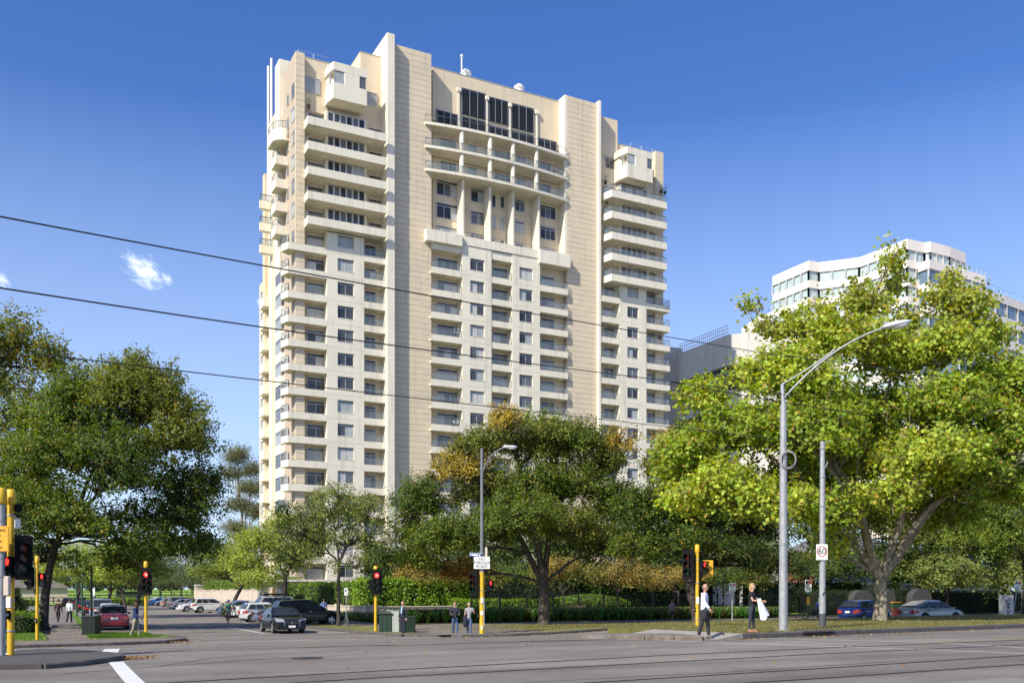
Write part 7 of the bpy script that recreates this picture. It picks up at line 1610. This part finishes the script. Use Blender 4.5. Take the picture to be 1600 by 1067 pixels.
# -- green posts at left
for px, q, h, r_, lab in ((143, .041, 3.9, .07, 'thick dark green post behind the litter bin'), (128.5, .05, 3.0, .06, 'shorter dark green post left of the thick one'), (120, .058, 3.2, .06, 'thin green post beside the left footpath')):
    p = thing('green_post', lab, 'post', G(px, q)); MB().tube([(0, 0, -.1), (0, 0, h)], r_, 10).build('post', mat('post_green2', (.015, .07, .035), .5, var=.1), p, smooth=60); MB().ball((0, 0, h), r_ * 1.15, 10, 6).build('cap', mat('post_green2', (.015, .07, .035), .5), p, smooth=60); MB().lathe([(r_ * 1.6, -.02), (r_ * 1.6, .3), (r_, .34)], n=10).build('collar', mat('post_green2', (.015, .07, .035), .5), p)
# -- bins and cabinets
M_BING = mat('bin_green', (.007, .024, .014), .5, var=.1); M_DKB = mat('bin_dark', (.010, .013, .013), .5, var=.1)
p = thing('litter_bin', 'dark slatted litter bin on the left corner grass', 'bin', G(143, .0325), -TH); MB().box(-.34, .34, -.34, .34, .05, 1.0, .02).build('housing', M_DKB, p); MB().box(-.37, .37, -.37, .37, 1.0, 1.07, .02).build('lid', M_DKB, p); MB().box(-.28, .28, -.28, .28, 0, .05).build('foot', M_PB, p)
for i in range(11): 
    for s_ in (-1,): MB().box(-.335 + i * .062, -.335 + i * .062 + .042, -.365, -.345, .08, .97).build('slat', mat('bin_slat', (.014, .019, .019), .5), p)
p = thing('litter_bin', 'dark green street bin with domed lid left of the graffitied cabinet', 'bin', G(603, .0352), -TH); MB().box(-.34, .34, -.33, .33, .06, 1.08, .02).build('housing', M_BING, p); MB().box(-.42, .42, -.4, .4, 1.08, 1.14, .02).add([(-.4, -.38, 1.14), (.4, -.38, 1.14), (.4, .38, 1.14), (-.4, .38, 1.14), (-.25, -.22, 1.24), (.25, -.22, 1.24), (.25, .22, 1.24), (-.25, .22, 1.24)], [(0, 1, 5, 4), (1, 2, 6, 5), (2, 3, 7, 6), (3, 0, 4, 7), (4, 5, 6, 7)]).build('lid', mat('bin_olive', (.04, .05, .03), .5), p)
for x in (-.24, 0, .24): MB().box(x - .09, x + .09, -.345, -.332, .15, 1.0, .004).build('panel', mat('bin_green2', (.01, .036, .018), .5), p)
M_CAB = mat('cabinet_grey', (.30, .33, .30), .6, var=.1, dirt=.2)
def scrawl(parent, x0, x1, y, z0, z1, m, seed, n=9):
    r2 = random.Random(seed); mb = MB()
    for i in range(n):
        pts = []; x, z = r2.uniform(x0, x1), z0 + (z1 - z0) * i / n
        for j in range(5): pts.append((min(x1, max(x0, x)), y, min(z1, max(z0, z)))); x += r2.uniform(-.18, .18); z += r2.uniform(-.05, .1)
        mb.tube(pts, .02, 4)
    return mb.build('graffiti', m, parent)
p = thing('utility_cabinet', 'pale green utility cabinet with red graffiti behind the suited man', 'cabinet', G(617, .0352), -TH - .25); MB().box(-.36, .36, -.28, .28, 0, 1.24, .015).build('housing', M_CAB, p); MB().box(-.39, .39, -.3, .3, 1.24, 1.28, .01).build('lid', M_CAB, p); MB().box(-.34, -.01, -.293, -.283, .05, 1.2).build('door', mat('cabinet_door', (.42, .43, .42), .6, var=.1), p); MB().box(.01, .34, -.293, -.283, .05, 1.2).build('door', M_CAB, p)
scrawl(p, -.33, -.08, -.302, .08, 1.1, M_REDS, 3, 12); MB().box(-.2, -.08, -.30, -.294, .75, 1.1).build('poster', M_BLT, p)
p = thing('wheelie_bin', 'green wheelie bin just right of the suited man', 'bin', G(641, .0345), -TH); 
MB().add([(-.22, -.26, .08), (.22, -.26, .08), (.22, .26, .08), (-.22, .26, .08), (-.29, -.36, .95), (.29, -.36, .95), (.29, .34, .95), (-.29, .34, .95)], [(3, 2, 1, 0), (4, 5, 6, 7), (0, 1, 5, 4), (1, 2, 6, 5), (2, 3, 7, 6), (3, 0, 4, 7)]).build('tub', M_BING, p); MB().box(-.31, .31, -.38, .38, .95, 1.01, .02).build('lid', mat('bin_green2', (.01, .036, .018), .5), p); 
for sx2 in (-.25, .25): MB().lathe([(0, -.03), (.1, -.03), (.1, .03), (0, .03)], (sx2, .28, .1), 12, 'x').build('wheel', M_TYRE, p)
v = G(1572, .0436); v.z += .13
p = thing('utility_cabinet', 'white utility cabinet covered in black graffiti near the right edge', 'cabinet', v, -TH + .2); MB().box(-.36, .36, -.28, .28, .12, 1.62, .015).build('housing', mat('cabinet_white', (.52, .51, .48), .6, var=.12, dirt=.2), p); MB().box(-.42, .42, -.34, .34, 0, .12).build('plinth', M_CONC, p); MB().box(-.4, .4, -.31, .31, 1.62, 1.68, .01).build('lid', M_CAB, p); scrawl(p, -.3, .12, -.292, .25, 1.5, M_BLT, 9, 16)
# -- iron fence
M_IRON = mat('black_iron', (.014, .015, .014), .5, metal=.3, var=.1)
def fence(label, a, b, h, pitch=.13, post=2.4, name='iron_fence'):
    a = Vector(a); b = Vector(b); L = (b - a).length; r_ = thing(name, label, 'fence', (a.x, a.y, gz(a.x, a.y) + .12), math.atan2(b.y - a.y, b.x - a.x)); n_ = int(L / pitch)
    me = MB().box(-.009, .009, -.009, .009, .1, h - .08).add([(-.014, -.014, h - .08), (.014, -.014, h - .08), (.014, .014, h - .08), (-.014, .014, h - .08), (0, 0, h)], [(0, 1, 4), (1, 2, 4), (2, 3, 4), (3, 0, 4)]).mesh('picket', M_IRON)
    mb = MB()
    for i in range(n_):
        if i < 290: o = bpy.data.objects.new('picket', me); COL.objects.link(o); o.parent = r_; o.location = (i * pitch, 0, 0)
        else: mb.box(i * pitch - .009, i * pitch + .009, -.009, .009, .1, h)
    if mb.v: mb.build('pickets', M_IRON, r_)['kind'] = 'stuff'
    for z in (.2, h - .25): MB().box(0, L, -.02, .02, z, z + .04).build('rail', M_IRON, r_)
    pm = MB().box(-.05, .05, -.05, .05, 0, h + .06).ball((0, 0, h + .1), .06, 8, 6).mesh('post', M_IRON)
    for i in range(int(L / post) + 1): o = bpy.data.objects.new('post', pm); COL.objects.link(o); o.parent = r_; o.location = (i * post, .04, 0)
    return r_
fence('black iron picket fence behind the strap leaved border, left stretch', (31.2, 66.1), (64, 66.4), 2.12)
fence('short black iron fence between the grey domed pillars', (64.6, 66.0), (71.5, 66.0), 1.9)
# -- domed stone gate pillars
M_PIL = mat('grey_render_pillar', (.05, .049, .047), .85, var=.2, bump=.4)
for px, q, lab in ((1255 + 90, .0475, 'grey domed stone gate pillar behind the blue hatchback'), (1387, .048, 'grey domed stone gate pillar just right of the plane trunk'), (1436, .0475, 'grey domed stone gate pillar behind the silver car')):
    v = G(px, q); p = thing('gate_pillar', lab, 'gate pillar', v, -TH * .2); w_ = 1.9 if px != 1387 else 1.0
    P = [(-w_ / 2, 0), (w_ / 2, 0), (w_ / 2, 1.6)] + [(w_ / 2 * math.cos(R(a)), 1.6 + .75 * math.sin(R(a))) for a in (20, 40, 60, 80, 100, 120, 140, 160)] + [(-w_ / 2, 1.6)]
    n_ = len(P); vs = [(x, -.3, z) for x, z in P] + [(x, .3, z) for x, z in P]; MB().add(vs, [tuple(range(n_)), tuple(range(2 * n_ - 1, n_ - 1, -1))] + [(i, i + n_, (i + 1) % n_ + n_, (i + 1) % n_) for i in range(n_)]).build('pillar', M_PIL, p, recalc=True)
v = G(1400, .0478); p = thing('skip_bin', 'low green and red container between the pillars behind the silver car', 'container', v, 0); MB().box(-.3, .5, 0, .9, .95, 1.35).build('upper_panel', mat('panel_green', (.02, .06, .03), .7), p); MB().box(-.3, .5, 0, .9, .2, .94).build('lower_panel', mat('panel_red', (.12, .03, .02), .7), p); MB().box(-.33, .53, -.05, .95, 1.35, 1.40).build('lid', M_YS, p)
# -- timber bench inside the garden
M_TIM = mat('bench_timber', (.40, .25, .13), .7, var=.2, vscale=8); v = G(896, .0508); v.z += .3
p = thing('park_bench', 'pale timber bench behind the fence right of the centre elm', 'bench', v, math.pi + .12)
for i in range(4): MB().box(-.95, .95, -.26 + i * .13, -.26 + i * .13 + .11, .44, .47).build('seat_slat', M_TIM, p)
for i in range(3): MB().box(-.95, .95, .27, .30, .58 + i * .14, .58 + i * .14 + .1).build('back_slat', M_TIM, p)
for x in (-.95, .95):
    for y in (-.26, .26): MB().box(x - .04, x + .04, y - .04, y + .04, 0, (.64 if y < 0 else .98)).build('leg', M_TIM, p)
    MB().box(x - .05, x + .05, -.3, .26, .64, .68).build('armrest', M_TIM, p)
# -- park fences across the far lawn
M_FEN = mat('park_fence', (.05, .045, .04), .8, var=.1)
for t, h, lab in ((215, 1.2, 'dark low rail fence along the near edge of the park'), (262, 1.3, 'second dark rail fence across the park lawn'), (330, 1.4, 'farthest dark rail fence across the park lawn')):
    r_ = thing('park_fence', lab, 'fence', (-40, t, gz(0, t) + .12)); 
    for z in (.55, h): MB().box(0, 110, -.06, .06, z - .18, z).build('rail', M_FEN, r_)
    pm = MB().box(-.12, .12, -.12, .12, -.3, h + .1).mesh('post', M_FEN)
    for i in range(28): o = bpy.data.objects.new('post', pm); COL.objects.link(o); o.parent = r_; o.location = (i * 4, 0, 0)
p = thing('park_shelter', 'small dark park hut on the lawn above the red car', 'hut', G(204, .16)); p.location.z += .1; MB().box(-3.2, 3.2, 0, 3, 0, 2.0).build('wall', mat('hut_green', (.02, .035, .025), .7), p); MB().box(-3.4, 3.4, -.2, 3.2, 2.0, 2.25).build('roof', M_DKB, p)
p = thing('house', 'low brown roofed house far left behind the hedge', 'house', G(38, .13)); MB().box(-6, 8, 0, 8, 0, 3.2).build('wall', M_SAND, p); MB().add([(-6.6, -.6, 3.2), (8.6, -.6, 3.2), (8.6, 8.6, 3.2), (-6.6, 8.6, 3.2), (-2, 4, 5.6), (4, 4, 5.6)], [(0, 1, 5, 4), (1, 2, 5), (2, 3, 4, 5), (3, 0, 4)]).build('roof', mat('tile_roof', (.14, .12, .11), .8, var=.2), p)
# -- distant tree belt beyond the park
C = []; N = []
for i in range(110):
    x = -170 + i * 4.6 + rnd.uniform(-3, 3); y = 470 + rnd.uniform(-30, 60); hh = rnd.uniform(6, 12); U = nr.normal(size=(420, 3)); U /= np.linalg.norm(U, axis=1, keepdims=True)
    C.append(np.array([x, y, gz(x, y) + hh * .5]) + U * np.array([5.5, 4, hh * .5]) * (nr.rand(420, 1) ** .3)); N.append(U + nr.normal(0, .5, U.shape))
C = np.concatenate(C); N = np.concatenate(N); o = leaf_cloud('distant_woodland', C, N, 1.0 + .7 * nr.rand(len(C)), np.array([(.07, .10, .04)]) * (1 + .25 * nr.normal(size=(len(C), 1))), None); tag(o, 'distant belt of dull green trees beyond the park lawn', 'woodland', kind='stuff')
# -- overhead tram wires
def wire(label, pix, q0, q1, r=.012):
    """the wire follows the avenue: depth runs evenly from q0 at the first point to q1 at the last"""
    pts = []
    xs = np.linspace(pix[0][0], pix[-1][0], 26)
    for x in xs:
        y = np.interp(x, [p_[0] for p_ in pix], [p_[1] for p_ in pix]); f = (x - xs[0]) / (xs[-1] - xs[0]); q_ = 1 / ((1 - f) / q0 + f / q1); v = W(x, q_, Z(y, q_)); pts.append(v)
    o = MB().tube(pts, r, 6).build('overhead_wire', mat('wire_black', (.02, .02, .022), .6, var=0), smooth=60); tag(o, label, 'wire', group='overhead wires across the street')
def smooth_pts(P, n=30):
    X_ = np.array([p_[0] for p_ in P], float); Y_ = np.array([p_[1] for p_ in P], float); c_ = np.polyfit(X_, Y_, 2); xs = np.linspace(X_[0], X_[-1], n); return [(x, np.polyval(c_, x)) for x in xs]
wire('highest overhead wire crossing the tower from upper left', smooth_pts([(-20, 335), (0, 340), (200, 374), (405, 413), (640, 456), (860, 497), (1040, 527), (1230, 556)]), .0088, .0232)
wire('middle overhead wire crossing the tower', smooth_pts([(-20, 448), (0, 451), (200, 477), (405, 509), (640, 545), (860, 575), (1040, 593), (1240, 618)]), .0086, .0232)
wire('third overhead wire passing over the round dark elm', smooth_pts([(60, 550), (120, 562), (290, 582), (430, 597), (640, 622), (860, 645), (1010, 660), (1285, 695)]), .011, .0262, .011)
wire('thin wire through the plane tree to the tram pole', smooth_pts([(1230, 556), (1400, 578), (1500, 592), (1620, 612)]), .0232, .040, .018)
wire('short sagging wire between the lamp post and tram pole', smooth_pts([(1050, 598), (1140, 612), (1222, 628), (1400, 655), (1620, 680)]), .0225, .040, .016)
